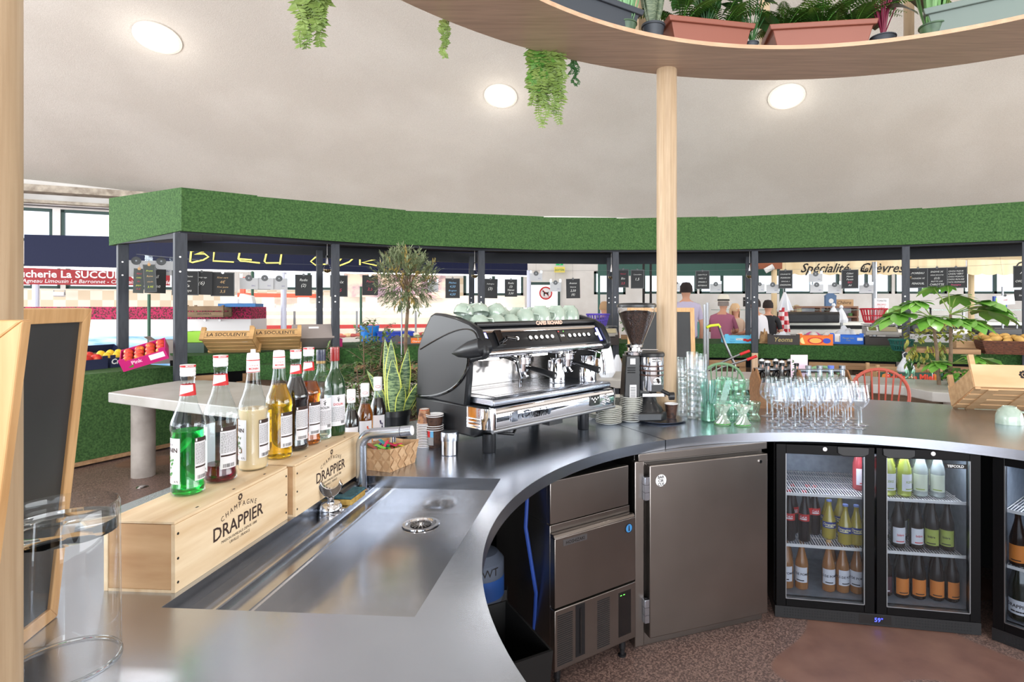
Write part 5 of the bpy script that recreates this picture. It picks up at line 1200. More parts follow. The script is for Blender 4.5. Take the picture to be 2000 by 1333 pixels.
# wine glasses
WG = [(.0001, .001), (.030, .0), (.035, .0012), (.034, .002), (.015, .005), (.005, .010), (.0035, .02), (.0034, .082), (.006, .088), (.022, .097), (.036, .112), (.0405, .128), (.0405, .138), (.037, .16), (.0315, .188), (.0292, .203)]
WL = 'clear stemmed wine glass in the dense block of wine glasses on the bar'
w0 = None; WIN = thin_glass('wine_glass', (250, 252, 254), .52, .015, (248, 250, 255), .13, .18)
cols_ = [6, 6, 6, 6, 6, 6, 6]
for r_ in range(6):
    y = 2.84 + r_ * .078; y_off = .04 if r_ % 2 else 0
    for c in range(6):
        x = 1.035 + c * .078 + y_off + .012 * r_
        p = Vector((x + rnd(-.002, .002), y + rnd(-.002, .002), TOP + E0))
        if w0 is None: w0 = thing('wine_glass', WL, 'wine glass', p, 0, 'wine glasses on the bar'); obj('glass', M(WIN).lathe(WG, 28), w0); obj('rim', M(MATS['rim_glass']).tube([(.0292 * math.cos(a), .0292 * math.sin(a), .203) for a in [2 * PI * k / 20 for k in range(20)]], .0007, 4, closed=True), w0); obj('stem', M(SOLIDG).tube([(0, 0, .004), (0, 0, .012), (0, 0, .084)], [.010, .0036, .003], 8), w0)
        else: dup(w0, p, rnd(0, 6))
# bottle caddies, bottles and card
CAD = wood('caddy_wood', (150, 108, 72), (122, 84, 54), 5, 0, .6, 10)
def caddy(label, px, py, n, rz=0):
    q = G(px, py); t = thing('bottle_caddy', label, 'bottle carrier', q + Z_ * E0, rz); L_, W_, H_ = .29, .2, .16
    m = M(CAD); m.box(-L_ / 2, L_ / 2, -W_ / 2, W_ / 2, 0, .01)
    for y in (-W_ / 2, W_ / 2 - .01): m.box(-L_ / 2 + .01, L_ / 2 - .01, y, y + .01, .01, .15)
    obj('tray', m, t)
    for sx in (-1, 1): x = sx * (L_ / 2 - .005); obj('end_board', M(CAD).prism([Vector((x - .005, -W_ / 2, .0105)), Vector((x - .005, W_ / 2, .0105)), Vector((x - .005, W_ / 2, .15)), Vector((x - .005, .03, .225)), Vector((x - .005, -.03, .225)), Vector((x - .005, -W_ / 2, .15))], (.01, 0, 0)), t)
    obj('handle', M(DSTEEL).cyl((-L_ / 2, 0, .218), (L_ / 2, 0, .218), .011, n=14), t)
    return q, L_
q, L_ = caddy('brown wooden carrier holding black swing-top bottles, left one', 1521, 793, 3)
BB = [(.0001, .002), (.03, 0), (.033, .006), (.033, .135), (.028, .16), (.016, .19), (.0145, .235), (.0165, .237), (.0165, .25), (.0001, .252)]
b0 = None
for i in range(3):
    for j in (-1, 1):
        p = q + Vector((-.085 + .085 * i, j * .05, E0 + .011))
        if b0 is None:
            b0 = thing('swing_top_bottle', 'black swing-top bottle standing in the left wooden carrier', 'bottle', p, 0, 'black bottles in the carrier'); obj('glass_body', M(BLACKG).lathe(BB, 24), b0)
            obj('stopper', M(WHITE).lathe([(.0001, .264), (.012, .262), (.013, .253), (.0001, .252)], 16).use(DSTEEL).tube([(-.018, 0, .236), (-.019, 0, .256), (.0, -.0, .268), (.019, 0, .256), (.018, 0, .236)], .0016, 5), b0)
            obj('neck_label', M(flat('salmon_label', (206, 150, 130))).patch(.0152, -1.8, -1.3, .196, .232, 3), b0)
        else: dup(b0, p)
q, L_ = caddy('brown wooden carrier holding clear bottles, right one', 1604, 797, 4)
b1_ = None; BV = thin_glass('water_bottle_glass', (235, 244, 250), .45, .03, (235, 242, 250), .3)
for i in range(4):
    p = q + Vector((-.098 + .065 * i, -.055, E0 + .011)); cm = flat('cap_blue2', (90, 110, 190)) if i == 2 else DSTEEL
    t = thing('water_bottle', ['clear bottle at the left end of the right carrier', 'second clear bottle from the left in the right carrier', 'clear bottle with a blue cap in the right carrier', 'clear bottle at the right end of the right carrier'][i], 'bottle', p); obj('glass_body', M(BV).lathe([(a, b_ * .93) for a, b_ in BB[:-1]], 24), t); obj('cap', M(cm).lathe([(.017, .226), (.0175, .243), (.0001, .244)], 18), t)
q = D(1561, 728, 3.42); t = thing('menu_card', 'pale pink menu card standing between the two wooden carriers', 'card', (q.x, 3.42, TOP + E0))
m = M(flat('pink_card', (222, 196, 212), .6)).box(-.05, .05, 0, .003, 0, .31); m.use(flat('mauve_ink', (150, 100, 130))).text('Bonne Année', .014, (.0, -.0006, .20), X_, Z_, shear=.3).text('Happy', .022, (0, -.0006, .155), X_, Z_, shear=.3); m.use(LEAFD); [m.blade((-.046 + rnd(0, .012), -.0012, .28 - .013 * k), (1, 0, rnd(-1, 1)), Y_, .016, .008, 0, 2) for k in range(12)]; obj('card', m, t, smooth=0)
# right hand: tilted fruit crate and upside-down bowl cup
q = G(1930, 817); PLY = wood('poplar_ply', (226, 192, 152), (200, 160, 118), 2.4, 0, .6, 4); SLT = wood('crate_slat', (206, 170, 128), (180, 142, 102), 4, 0, .6, 8)
t = thing('fruit_crate', 'light wooden fruit crate tipped up at the right end of the bar', 'crate', q + Vector((0, .0, E0 + .004)), 0, None, rot=(rad(-27), rad(0), rad(-14)))
cw, cd, chh = .5, .34, .14
for x in (0, cw - .025): 
    for y in (-.0, cd - .025): obj('corner_post', M(SLT).box(x, x + .025, -cd + y + .0, -cd + y + .025, 0, chh + .06), t)
obj('front_panel', M(PLY).box(-.002, cw + .002, -cd - .006, -cd - .0005, .012, chh), t)
obj('back_panel', M(PLY).box(-.002, cw + .002, .0005, .006, .012, chh), t)
for x in (-.006, cw + .0005): obj('end_slat', M(SLT).box(x, x + .0055, -cd, 0, .012, chh * .8), t)
m_ = M(SLT); 
for k in range(4): obj('base_slat', M(SLT).box(0.0, cw, -cd + .004 + k * .087, -cd + .073 + k * .087, .0, .006), t)
for x in (.06, .24, .42): obj('base_cross', M(SLT).box(x, x + .045, -cd, 0, -.0055, -.0003), t)
m = M(INK)
for k in range(8): a = k * PI / 4; m.sphere((.24 + .018 * math.cos(a), -cd - .0065, .085 + .018 * math.sin(a)), .0075, 8, (1, .12, 1))
m.sphere((.24, -cd - .0065, .085), .009, 8, (1, .12, 1)); obj('flower_stamp', m, t)
t.location = q + Vector((.01, .30, .0)); 
q = G(1971, 828); cup('mint_bowl', 'pale mint upside-down bowl cup before the tipped fruit crate', q + Z_ * E0, .060, .088, -.1, None)
# ================================================================ MARKET STALL RING
FZ0, FZ1 = 2.27, 2.71
FBX = [(300, 448.5), (358, 452), (650, 474), (930, 487), (1205, 490), (1470, 488), (1770, 479), (2000, 470), (2260, 460)]
def yb(x):
    for (a, b_), (c, d) in zip(FBX, FBX[1:]):
        if a <= x <= c: return b_ + (d - b_) * (x - a) / (c - a)
    return FBX[-1][1]
def FP(x): p = G(x, yb(x), FZ0); p.z = 0; return p
PX = [352, 655, 940, 1202, 1474, 1769, 2005, 2230]
PP = [FP(x) for x in PX]
CENT = Vector((1.07, .97, 0))
def outw(p): v = p - CENT; v.z = 0; return v.normalized()
QL = Vector((-5.24, 6.6, 0))
can = thing('stall_canopy', 'green artificial turf fascia canopy circling the market stall', 'canopy', (0, 0, 0))
nf = [352, 500, 790, 1060, 1203, 1400, 1614, 1800, 2000, 2230]
for a, b_ in zip(nf, nf[1:]):
    p, q = FP(a), FP(b_); n = outw((p + q) / 2); g = (q - p).normalized() * .002
    dz0 = random.uniform(-.012, .012)
    m = M(TURF).prism([p + g - n * .06 + Z_ * (FZ0 + dz0), q - g - n * .06 + Z_ * (FZ0 - dz0), q - g - n * .06 + Z_ * (FZ1 + .01), p + g - n * .06 + Z_ * (FZ1)], n * .045)
    obj('turf_fascia', m, can, smooth=0)
m = M(TURF); n = Vector((-.45, -.89, 0)); p = PP[0] + Vector((.046, -.05, 0)); m.prism([p + Z_ * FZ0, QL + Z_ * 2.19, QL + Z_ * 2.73, p + Z_ * FZ1], -n * .05); obj('turf_fascia', m, can, smooth=0)
m = M(BEAM)
oi = [FP(x) + outw(FP(x)) * .0 for x in nf]; oo = [p + outw(p) * 1.2 for p in oi]; oo[0] = QL + Vector((-.1, .9, 0))
for i in range(len(oi) - 1): m.prism([oi[i] + Z_ * 2.32, oi[i + 1] + Z_ * 2.32, oo[i + 1] + Z_ * 2.32, oo[i] + Z_ * 2.32], (0, 0, .03))
m.prism([oi[0] + Z_ * 2.32, oo[0] + Z_ * 2.32, QL + Z_ * 2.32], (0, 0, .03)); obj('roof_sheet', m, can, smooth=0)
bk = [FP(x) + outw(FP(x)) * 1.12 for x in PX]; bk[0] = QL + Vector((.35, .75, 0))
for i in range(len(bk) - 1):
    m = M(BEAM); p, q = bk[i], bk[i + 1]; n = outw((p + q) / 2); zb_ = 2.20 if i < 1 else 2.165; m.prism([p + Z_ * zb_, q + Z_ * zb_, q + Z_ * 2.32, p + Z_ * 2.32], n * .05); obj('back_beam', m, can, smooth=0)
    m = M(BEAM); p, q = PP[i], PP[i + 1]; n = outw((p + q) / 2); m.prism([p + Z_ * 2.25, q + Z_ * 2.25, q + Z_ * 2.40, p + Z_ * 2.40], n * .05); obj('front_beam', m, can, smooth=0)
m = M(BEAM); m.prism([PP[0] + Z_ * 2.2, QL + Z_ * 2.2, QL + Z_ * 2.4, PP[0] + Z_ * 2.4], (.03, .06, 0)); obj('front_beam', m, can, smooth=0)
def post(p, w, d, label, z0=0, two=False):
    a = math.atan2(outw(p).y, outw(p).x); t = thing('stall_post', label, 'post', Vector((p.x, p.y, .001)), a)
    z1 = .86 if two else 0
    obj('painted_shaft', M(POST).box(-d / 2, d / 2, -w / 2, w / 2, z1, 2.249), t, bevel=.004)
    if two: obj('raw_timber_foot', M(wood('raw_timber', (214, 186, 158), (196, 164, 134), 4, 2, .7, 14)).box(-d / 2 + .004, d / 2 - .004, -w / 2 + .004, w / 2 - .004, 0, z1 - .0005), t)
    m = M(WHITE); 
    for z in (2.0, 1.85) if w > .09 else (1.62, 1.55): m.cyl((-d / 2 - .002, .01, z), (-d / 2, .01, z), .010, n=10)
    obj('screws', m, t)
names = ['front post at the stall corner beside the fruit boxes', 'front post left of the olive tree', 'front post behind the espresso machine', 'front post behind the coffee grinder', 'front post with the raw timber foot, right of the hand truck', 'front post left of the fatsia plant', 'front post at the right edge of the photo', 'front post']
for i, p in enumerate(PP[:7]): post(p + outw(p) * .0 - outw(p) * .0, .11 if i == 0 else .085, .09, 'charcoal painted ' + names[i], two=(i == 4))
post(Vector((-5.1, 6.62, 0)), .10, .10, 'charcoal painted post at the far left end of the turf canopy')
for x, nm in ((624, 'rear stall post just left of a front post and hanging bulb'), (921, 'rear stall post left of the hanging bulb behind the espresso machine'), (1190, 'rear stall post beside the bulb behind the grinder'), (1461, 'rear stall post paired with the raw-footed front post')):
    p = FP(x); p = p * (1 + .95 / p.length); post(p, .075, .075, 'charcoal painted ' + nm)
# turf covered tables
PLK = wood('pallet_wood', (176, 140, 104), (140, 106, 76), 3, 0, .75, 12); PLKD = wood('pallet_wood_dark', (104, 82, 64), (76, 60, 48), 3, 0, .8, 12)
def table_bay(i, label, z1=.975, dep=1.3, front=.06):
    p, q = PP[i], PP[i + 1]; d = (q - p); L = d.length; a = math.atan2(d.y, d.x)
    t = thing('turf_table', label, 'market table', p, a, 'turf-covered pallet tables')
    # local x along, y outward
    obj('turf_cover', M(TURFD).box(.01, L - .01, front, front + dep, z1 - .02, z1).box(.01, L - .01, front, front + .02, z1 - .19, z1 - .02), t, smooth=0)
    m = M(PLK); x = .05
    for x0, x1, z0, z1_, mt in ((.05, L * .28, .68, .76, PLK), (L * .38, L - .1, .66, .75, PLK)): obj('plank', M(mt).box(x0, x1, front + .03, front + .06, z0, z1_), t)
    for z in (.12, .34, .52): obj('plank', M(PLKD).box(.02, L - .02, front + .10, front + .13, z, z + .12), t)
    for k in range(4): xx = .12 + (L - .3) * k / 3; obj('leg', M(PLK if k % 2 else PLKD).box(xx, xx + .09, front + .065, front + .095, 0, .66), t)
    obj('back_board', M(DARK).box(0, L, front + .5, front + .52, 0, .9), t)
    return t
tl = ['turf-covered pallet table under the tilted root-vegetable crates', 'turf-covered pallet table behind the olive tree', 'turf-covered pallet table behind the espresso machine', 'turf-covered pallet table behind the oak post', 'turf-covered pallet table under the black, orange and blue boxes', 'turf-covered pallet table behind the fatsia plant', 'turf-covered pallet table under the potato basket']
for i in range(6): table_bay(i, tl[i])
# lower step in front of the first bay
p = G(500, 713, .86); q = G(662, 717, .86); d = q - p
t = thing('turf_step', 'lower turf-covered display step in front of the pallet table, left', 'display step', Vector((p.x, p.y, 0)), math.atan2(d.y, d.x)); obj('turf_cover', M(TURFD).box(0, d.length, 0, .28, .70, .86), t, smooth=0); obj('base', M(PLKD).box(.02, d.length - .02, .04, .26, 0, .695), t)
# floor-length turf display on the left
t = thing('turf_display', 'floor-length turf-covered fruit display left of the concrete table', 'market table', (0, 0, 0))
fp = [Vector((-5.0, 4.3, 0)), Vector((-4.53, 5.31, 0)), Vector((-4.16, 6.14, 0)), Vector((-5.0, 6.52, 0)), Vector((-5.85, 4.7, 0))]
obj('turf_cover', M(TURF).prism([p + Z_ * .06 for p in fp], (0, 0, .80)), t, smooth=0)
obj('wooden_base', M(PLK).prism([p * .995 + Vector((-.02, .02, .02)) for p in fp], (0, 0, .038)), t, smooth=0)
obj('feet', M(DARK).prism([p + Vector((-.12, .06, 0)) for p in fp], (0, 0, .018)), t, smooth=0)
# ---------------------------------------------------------------- produce boxes
def tbox(name, label, loc, rz, L, W, H, mt, inner=KRAFT, rot=None, lettering=None, cat='box', group=None, notch=True, corner=True):
    t = thing(name, label, cat, loc, rz, group, rot); k = .006
    m = M(mt).box(0, L, 0, k, 0, H).box(0, L, W - k, W, 0, H).box(0, k, k, W - k, 0, H).box(L - k, L, k, W - k, 0, H)
    if corner: m.box(0, .05, 0, k, H, H + .03).box(L - .05, L, 0, k, H, H + .03)
    m.use(inner).box(k, L - k, k, W - k, 0, .006)
    obj('carton', m, t, smooth=0)
    if lettering: mm = M(); lettering(mm, L, H); obj('printing', mm, t, smooth=0)
    return t
def LW(i): 
    d = PP[i + 1] - PP[i]; return math.atan2(d.y, d.x)
zS = .9755
def onS(px, py): return G(px, py, zS)
def L_nat(m, L, H):
    m.use(flat('sky_ink', (40, 110, 170))); [m.text(s_, .025, (.1, -.001, H - .05 - .028 * i), X_, Z_) for i, s_ in enumerate(('fruits', 'légumes', 'frais'))]; m.use(PAPER).prism([Vector((L * .38, -.001, H * .45)), Vector((L * .62, -.001, H * .45)), Vector((L * .62, -.001, H * .72)), Vector((L * .38, -.001, H * .72))], (0, -.001, 0)); m.use(INK).text('Nature', .03, (L * .5, -.003, H * .52), X_, Z_); m.use(RED); [m.sphere((L * .78 + .04 * (k - 1), -.001, H * .5 - .01 * (k % 2)), .03, 8, (1, .1, .6)) for k in range(3)]
ang4 = LW(3); 
tbox('produce_box', 'sky-blue cardboard tomato box on the turf table left of the timber-footed post', onS(1416, 671), LW(3), .40, .3, .10, flat('box_skyblue', (96, 188, 226)), lettering=L_nat)
def L_y(m, L, H): m.use(flat('gold_ink', (168, 150, 96))).text('Yeoma', .085, (L / 2, -.001, H * .35), X_, Z_, shear=.25, bold=.01)
by = tbox('produce_box', 'black cardboard box lettered in gold on the turf table', onS(1499, 673), LW(4), .41, .3, .115, flat('box_black', (52, 46, 44)), lettering=L_y)
def L_m(m, L, H):
    m.use(flat('melon_cream', (250, 226, 150))); m.prism([Vector((.04 + .05 * math.cos(a) + .03, -.001, H * .5 + .045 * math.sin(a))) for a in [PI * .6 + PI * k / 8 for k in range(9)]], (0, -.001, 0))
    m.use(RED).prism([Vector((L * .5 + .1 * math.cos(a), -.001, H * .5 + .045 * math.sin(a))) for a in [2 * PI * k / 16 for k in range(16)]], (0, -.001, 0)); m.use(flat('melon_cream2', (250, 180, 90))).prism([Vector((L * .5 + .075 * math.cos(a), -.0021, H * .5 + .034 * math.sin(a))) for a in [2 * PI * k / 16 for k in range(16)]], (0, -.0005, 0))
    m.use(flat('box_blue_badge', (60, 80, 190))).prism([Vector((L * .82 + .05 * math.cos(a), -.001, H * .5 + .035 * math.sin(a))) for a in [2 * PI * k / 12 for k in range(12)]], (0, -.001, 0))
tbox('produce_box', 'orange cardboard melon box on the turf table', onS(1559, 674), LW(4), .43, .3, .12, flat('box_orange', (236, 120, 40)), lettering=L_m)
def L_b(m, L, H):
    m.use(PAPER).box(.06, .13, -.002, 0, .03, H + .02).box(L - .08, L - .01, -.002, 0, .05, .09); m.use(flat('yellow_ink', (170, 170, 90))).text('Manger bon', .03, (L * .55, -.001, H * .62), X_, Z_).text('frais', .03, (L * .55, -.001, H * .36), X_, Z_); m.use(INK); [m.box(.115, .128, -.0026, -.002, .035 + k * .008, .039 + k * .008) for k in range(10)]
tbox('produce_box', 'bright blue cardboard box on the turf table under the plastic bags', onS(1621, 672), LW(4), .42, .3, .12, flat('box_blue', (44, 110, 220)), lettering=L_b)
# contents of the boxes
def roundfruit(nm, label, cat, loc, r, mt, group, sc=(1, 1, 1), stem=None, ribs=0):
    t = M(mt); 
    if ribs:
        n = 24; V = []; kk = 10
        for i in range(kk + 1):
            th = -PI / 2 + PI * i / kk
            for j in range(n): a = 2 * PI * j / n; rr = r * (1 + .05 * math.cos(a * ribs)); V.append((rr * math.cos(th) * math.cos(a), rr * math.cos(th) * math.sin(a), r * .95 * math.sin(th)))
        t.add(V, [(i * n + j, i * n + (j + 1) % n, (i + 1) * n + (j + 1) % n, (i + 1) * n + j) for i in range(kk) for j in range(n)])
    else: t.sphere((0, 0, 0), r, 14, sc)
    if stem: t.use(stem).cyl((0, 0, r * .8 * sc[2]), (0, 0, r * 1.1 * sc[2]), r * .08, n=6)
    o = obj(nm, t, None, loc=loc, rot=(rnd(-.5, .5), rnd(-.5, .5), rnd(0, 6))); return tag(o, label, cat, group)
TISS = flat('tissue_pink', (230, 110, 170)); TISW = flat('tissue_white', (232, 236, 244))
for k in range(3): roundfruit('wrapped_melon', 'pale wrapped melon sitting in the orange box', 'melon', onS(1569 + 27 * k, 671) + Vector((0, .12, 0)), .06, flat('garlic_white', (232, 226, 220)), 'pale melons in the orange box').location.z = zS + .10
def crumple(nm, label, cat, loc, rz, L, W, H, mt, seed):
    rg = random.Random(seed); m = M(mt); nx, ny = 12, 7; V = []
    for j in range(ny + 1):
        for i in range(nx + 1): e = math.sin(PI * i / nx) * math.sin(PI * j / ny); V.append((L * i / nx, W * j / ny, H * (e ** .5) * (.6 + .5 * rg.random())))
    m.add(V, [(j * (nx + 1) + i, j * (nx + 1) + i + 1, (j + 1) * (nx + 1) + i + 1, (j + 1) * (nx + 1) + i) for j in range(ny) for i in range(nx)])
    o = obj(nm, m, None, loc=loc, rot=(0, 0, rz), smooth=60); return tag(o, label, cat)
o = crumple('tissue_paper', 'white tissue paper bulging out of the black box', 'paper', onS(1505, 668), LW(4), .33, .2, .145, TISW, 1); o.location.z = zS + .007
o = crumple('tissue_paper', 'pink tissue paper lining the orange melon box', 'paper', onS(1563, 668), LW(4), .38, .2, .135, TISS, 2); o.location.z = zS + .007
o = crumple('plastic_bag', 'white plastic bag spilling over the blue box', 'bag', onS(1628, 668), LW(4), .34, .22, .22, TISW, 3); o.location.z = zS + .007
# mushrooms bag and green flap
o = crumple('paper_bag', 'crumpled brown kraft bag beside the timber-footed post', 'bag', onS(1482, 671), LW(4), .14, .15, .22, mat('kraft_crumple', (186, 148, 104), .7, c2=(140, 104, 70), scale=20), 4)
m = M(flat('green_flap', (50, 120, 62), .5)).prism([Vector((0, 0, 0)), Vector((.58, 0, 0)), Vector((.58, -.03, -.11)), Vector((0, -.03, -.11))], (0, .004, 0)); tag(obj('plastic_flap', m, None, loc=onS(1598, 674) + Vector((0, -.03, -.01)), rot=(0, 0, LW(4)), smooth=0), 'green plastic flap hanging over the turf edge below the blue box', 'flap')
# scale with colander
SCB = flat('scale_grey', (150, 146, 140), .4); 
def scale_thing(label, loc, rz, s=1.0):
    t = thing('market_scale', label, 'scale', loc, rz)
    obj('body', M(SCB).prism([Vector((0, 0, 0)), Vector((0, .30, 0)), Vector((0, .30, .10)), Vector((0, .08, .10)), Vector((0, 0, .04))], (.36, 0, 0)), t, bevel=.006)
    obj('display_window', M(WHITE).prism([Vector((.02, -.002, .045)), Vector((.14, -.002, .045)), Vector((.14, .058, .095)), Vector((.02, .058, .095))], (0, -.004, .004)).use(flat('lcd_olive', (110, 114, 60))).prism([Vector((.035, -.007, .055)), Vector((.12, -.007, .055)), Vector((.12, .043, .095)), Vector((.035, .043, .095))], (0, -.002, .002)), t, smooth=0)
    obj('keys', M(flat('keypad_tan', (170, 160, 130))).prism([Vector((.16, -.001, .045)), Vector((.34, -.001, .045)), Vector((.34, .058, .095)), Vector((.16, .058, .095))], (0, -.003, .003)), t, smooth=0)
    obj('pan', M(DSTEEL).box(-.01, .37, .07, .33, .12, .128).cyl((.1, .2, .10), (.1, .2, .12), .02).cyl((.26, .2, .10), (.26, .2, .12), .02), t, bevel=.003)
    t.scale = (s, s, s); return t
qs = onS(1690, 674)
bb = tbox('produce_box', 'dark cardboard box with jars under the market scale', qs, LW(4), .46, .3, .10, flat('box_black', (52, 46, 44)))
for k in range(3):
    o = obj('glass_pot', M(DARK).lathe([(.0001, 0), (.035, 0), (.035, .05)], 14).use(LABEL).patch(.0355, -2.2, -.9, .008, .045, 6), None, loc=onS(1707 + 28 * k, 671) + Vector((0, .05, .008))); tag(o, 'dark jar with white label in the black box under the scale', 'jar', 'jars under the scale')
scale_thing('grey market scale on the turf table under the red colander', qs + Vector((.02, .03, .134)), LW(4), 1.1)
def colander(nm, label, cat, loc, r, h, mt, n=22):
    t = thing(nm, label, cat, loc); m = M(mt)
    m.lathe([(.0001, 0), (r * .68, 0), (r * .72, h * .16)], n * 2); 
    for k in range(n):
        a = 2 * PI * k / n; m.tube([(r * .72 * math.cos(a), r * .72 * math.sin(a), h * .1), (r * .97 * math.cos(a), r * .97 * math.sin(a), h * .95)], .0065, 5)
    for f, rr in ((.5, .85), (.97, 1.0)): m.tube([(r * rr * math.cos(a), r * rr * math.sin(a), h * f) for a in [2 * PI * j / 32 for j in range(32)]], .007 if f < .9 else .012, 6, closed=True)
    obj('basket_body', m, t); return t
colander('plastic_basket', 'red plastic slatted basket on the market scale', 'basket', qs + Vector((.24, .24, .29)), .17, .20, flat('plastic_red', (196, 44, 60), .35))
m = M(PAPER).box(-.1, .1, 0, .003, 0, .16); m.use(RED).text('PROMO', .035, (0, -.001, .06), X_, Z_).text('3,50 €', .035, (0, -.001, .02), X_, Z_); m.use(INK).text('TOMATES', .03, (0, -.001, .115), X_, Z_); tag(obj('price_sign', m, None, loc=D(1722, 600, 8.0) + Vector((0, 0, -.04)), smooth=0), 'white price sign with red lettering above the red basket', 'sign')
# purple basket + scale behind the espresso machine
colander('plastic_basket', 'purple plastic slatted basket behind the right end of the espresso machine', 'basket', D(1168, 638, 7.9), .155, .17, flat('plastic_purple', (84, 66, 168), .4))
scale_thing('grey market scale under the purple basket', D(1150, 660, 7.75) + Z_ * 0, LW(2), 1.1).location.z = zS + .11
tbox('produce_box', 'dark cardboard box under the scale with the purple basket', Vector((D(1150, 660, 7.75).x - .05, 7.72, zS)), LW(2), .46, .34, .105, flat('box_black', (52, 46, 44)))
t = thing('herb_crate', 'crate of leafy green herbs seen behind the grinder hopper', 'crate', onS(1208, 664) + Vector((.05, .1, 0)), LW(3)); obj('tray', M(PLK).box(0, .5, 0, .3, 0, .06), t); m = M(LEAF); [leafy(m, (.08 + .11 * k, .15, .05), 26, .26, .07, .7) for k in range(4)]; obj('leaves', m, t)
# melons + orange/black box behind the olive tree
def L_c(m, L, H): m.use(flat('box_orange', (236, 120, 40))).box(L * .52, L - .01, -.001, 0, .015, H - .012); m.use(PAPER).text('Charentais', .035, (L * .76, -.002, .03), X_, Z_); m.use(RED).text('melon', .04, (L * .22, -.001, .02), X_, Z_)
q = onS(772, 674); tbox('produce_box', 'black and orange melon box on the turf table behind the olive tree', q, LW(1), .40, .32, .10, flat('box_grey', (84, 82, 84)), lettering=L_c)
ML = mat('melon_skin', (196, 190, 140), .6, c2=(120, 140, 90), scale=30)
ra_ = LW(1)
for k, (dx, dz, r) in enumerate(((.02, .08, .07), (.17, .07, .062), (.30, .10, .085))): roundfruit('melon', 'pale ribbed melon in the box behind the olive tree', 'melon', q + Vector((dx + .08, .12 + dx * .4, dz)), r, ML, 'melons behind the olive tree', ribs=10)
# pink fruit box with apples etc on the left display
zL = .861
def L_p(m, L, H):
    m.use(PAPER).box(L * .62, L * .95, -.001, 0, H * .35, H * .9); m.use(flat('pink_heart', (250, 200, 220))).text('Pink', .05, (L * .35, -.001, H * .5), X_, Z_, bold=.03); m.use(LEAF).prism([Vector((.05, -.001, .03)), Vector((.09, -.001, .02)), Vector((.1, -.001, .05))], (0, -.001, 0))
PINKB = flat('box_magenta', (196, 32, 116)); 
pb_ = D(303, 717, 5.75)
tq = tbox('produce_box', 'magenta cardboard box of apples tilted up beside the corner post', Vector((pb_.x - .16, 5.55, zL + .004)), 0, .38, .30, .10, PINKB, lettering=L_p, rot=(rad(22), rad(-18), rad(28)))
AP = mat('apple_skin', (206, 66, 50), .35, c2=(232, 176, 70), scale=12, band=(.5, .7))
mxw = tq.matrix_basis.copy(); mxw = Matrix.Translation(tq.location) @ tq.rotation_euler.to_matrix().to_4x4()
for i in range(4):
    for j in range(3): roundfruit('apple', 'red and yellow apple in the tilted magenta box', 'apple', mxw @ Vector((.06 + .092 * i, .07 + .09 * j, .075)), .042, AP, 'apples in the magenta box', (1, 1, .88), BARK)
def L_q(m, L, H): m.use(PAPER).text('Croq ispy', .075, (L * .38, -.001, H * .38), X_, Z_, bold=.03, shear=.15).box(L * .72, L * .92, -.001, 0, H * .35, H * .78)
nb = G(216, 719, zL); nv = (G(288, 712, zL) - nb); 
tbox('produce_box', 'navy cardboard fruit box lettered in white on the left turf display', nb, math.atan2(nv.y, nv.x), .42, .34, .10, flat('box_navy', (36, 44, 76)), lettering=L_q)
ca = math.atan2(nv.y, nv.x); nd = nv.normalized(); nn_ = Vector((-nd.y, nd.x, 0))
YF = flat('yellow_fruit', (240, 200, 50), .4); MG = mat('mango_skin', (206, 52, 44), .35, c2=(226, 150, 60), scale=7, band=(.5, .75))
for i in range(4):
    for j in range(2): roundfruit('yellow_pear', 'yellow pear in the navy box on the turf display', 'pear', nb + nd * (.07 + .09 * i) + nn_ * (.14 + .1 * j) + Z_ * (.10 + .02 * j), .042, YF, 'yellow pears in the navy box', (1, 1, 1.25))
tb2 = tbox('produce_box', 'dark cardboard box of mangoes at the left end of the turf display', nb - nd * .46 - nn_ * .02, ca, .42, .36, .10, flat('box_navy', (36, 44, 76)))
for i in range(4):
    for j in range(2): roundfruit('mango', 'red-orange mango in the leftmost box on the turf display', 'mango', nb - nd * .40 + nd * (.10 * i) + nn_ * (.06 + .12 * j) + Z_ * (.10 + .02 * j), .055, MG, 'mangoes in the leftmost box', (1.15, .95, .9))
tbox('produce_box', 'green cardboard box propped behind the mangoes', nb - nd * .35 + nn_ * .42, ca, .36, .25, .10, flat('box_green', (74, 150, 70))).rotation_euler = (rad(28), 0, ca)
tbox('produce_box', 'navy cardboard box propped behind the yellow pears', nb + nd * .08 + nn_ * .44, ca, .38, .25, .10, flat('box_navy', (36, 44, 76))).rotation_euler = (rad(28), 0, ca)
# open carton with corn husk behind
q = D(297, 668, 6.4); t = thing('open_carton', 'open grey-brown carton of ginger behind the apple box', 'box', Vector((q.x, 6.35, zL)), .35); m = M(GREYB).box(0, .24, 0, .005, 0, .26).box(0, .24, .2, .205, 0, .26).box(0, .005, 0, .2, 0, .26).box(.235, .24, 0, .2, 0, .26)
m.prism([Vector((0, 0, .26)), Vector((0, .2, .26)), Vector((-.05, .2, .30)), Vector((-.05, 0, .30))], (.004, 0, 0)).prism([Vector((.24, 0, .26)), Vector((.24, .2, .26)), Vector((.27, .2, .34)), Vector((.27, 0, .34))], (.004, 0, 0)); m.use(BARK).box(.01, .23, .01, .195, .2, .22); obj('carton', m, t, smooth=0)
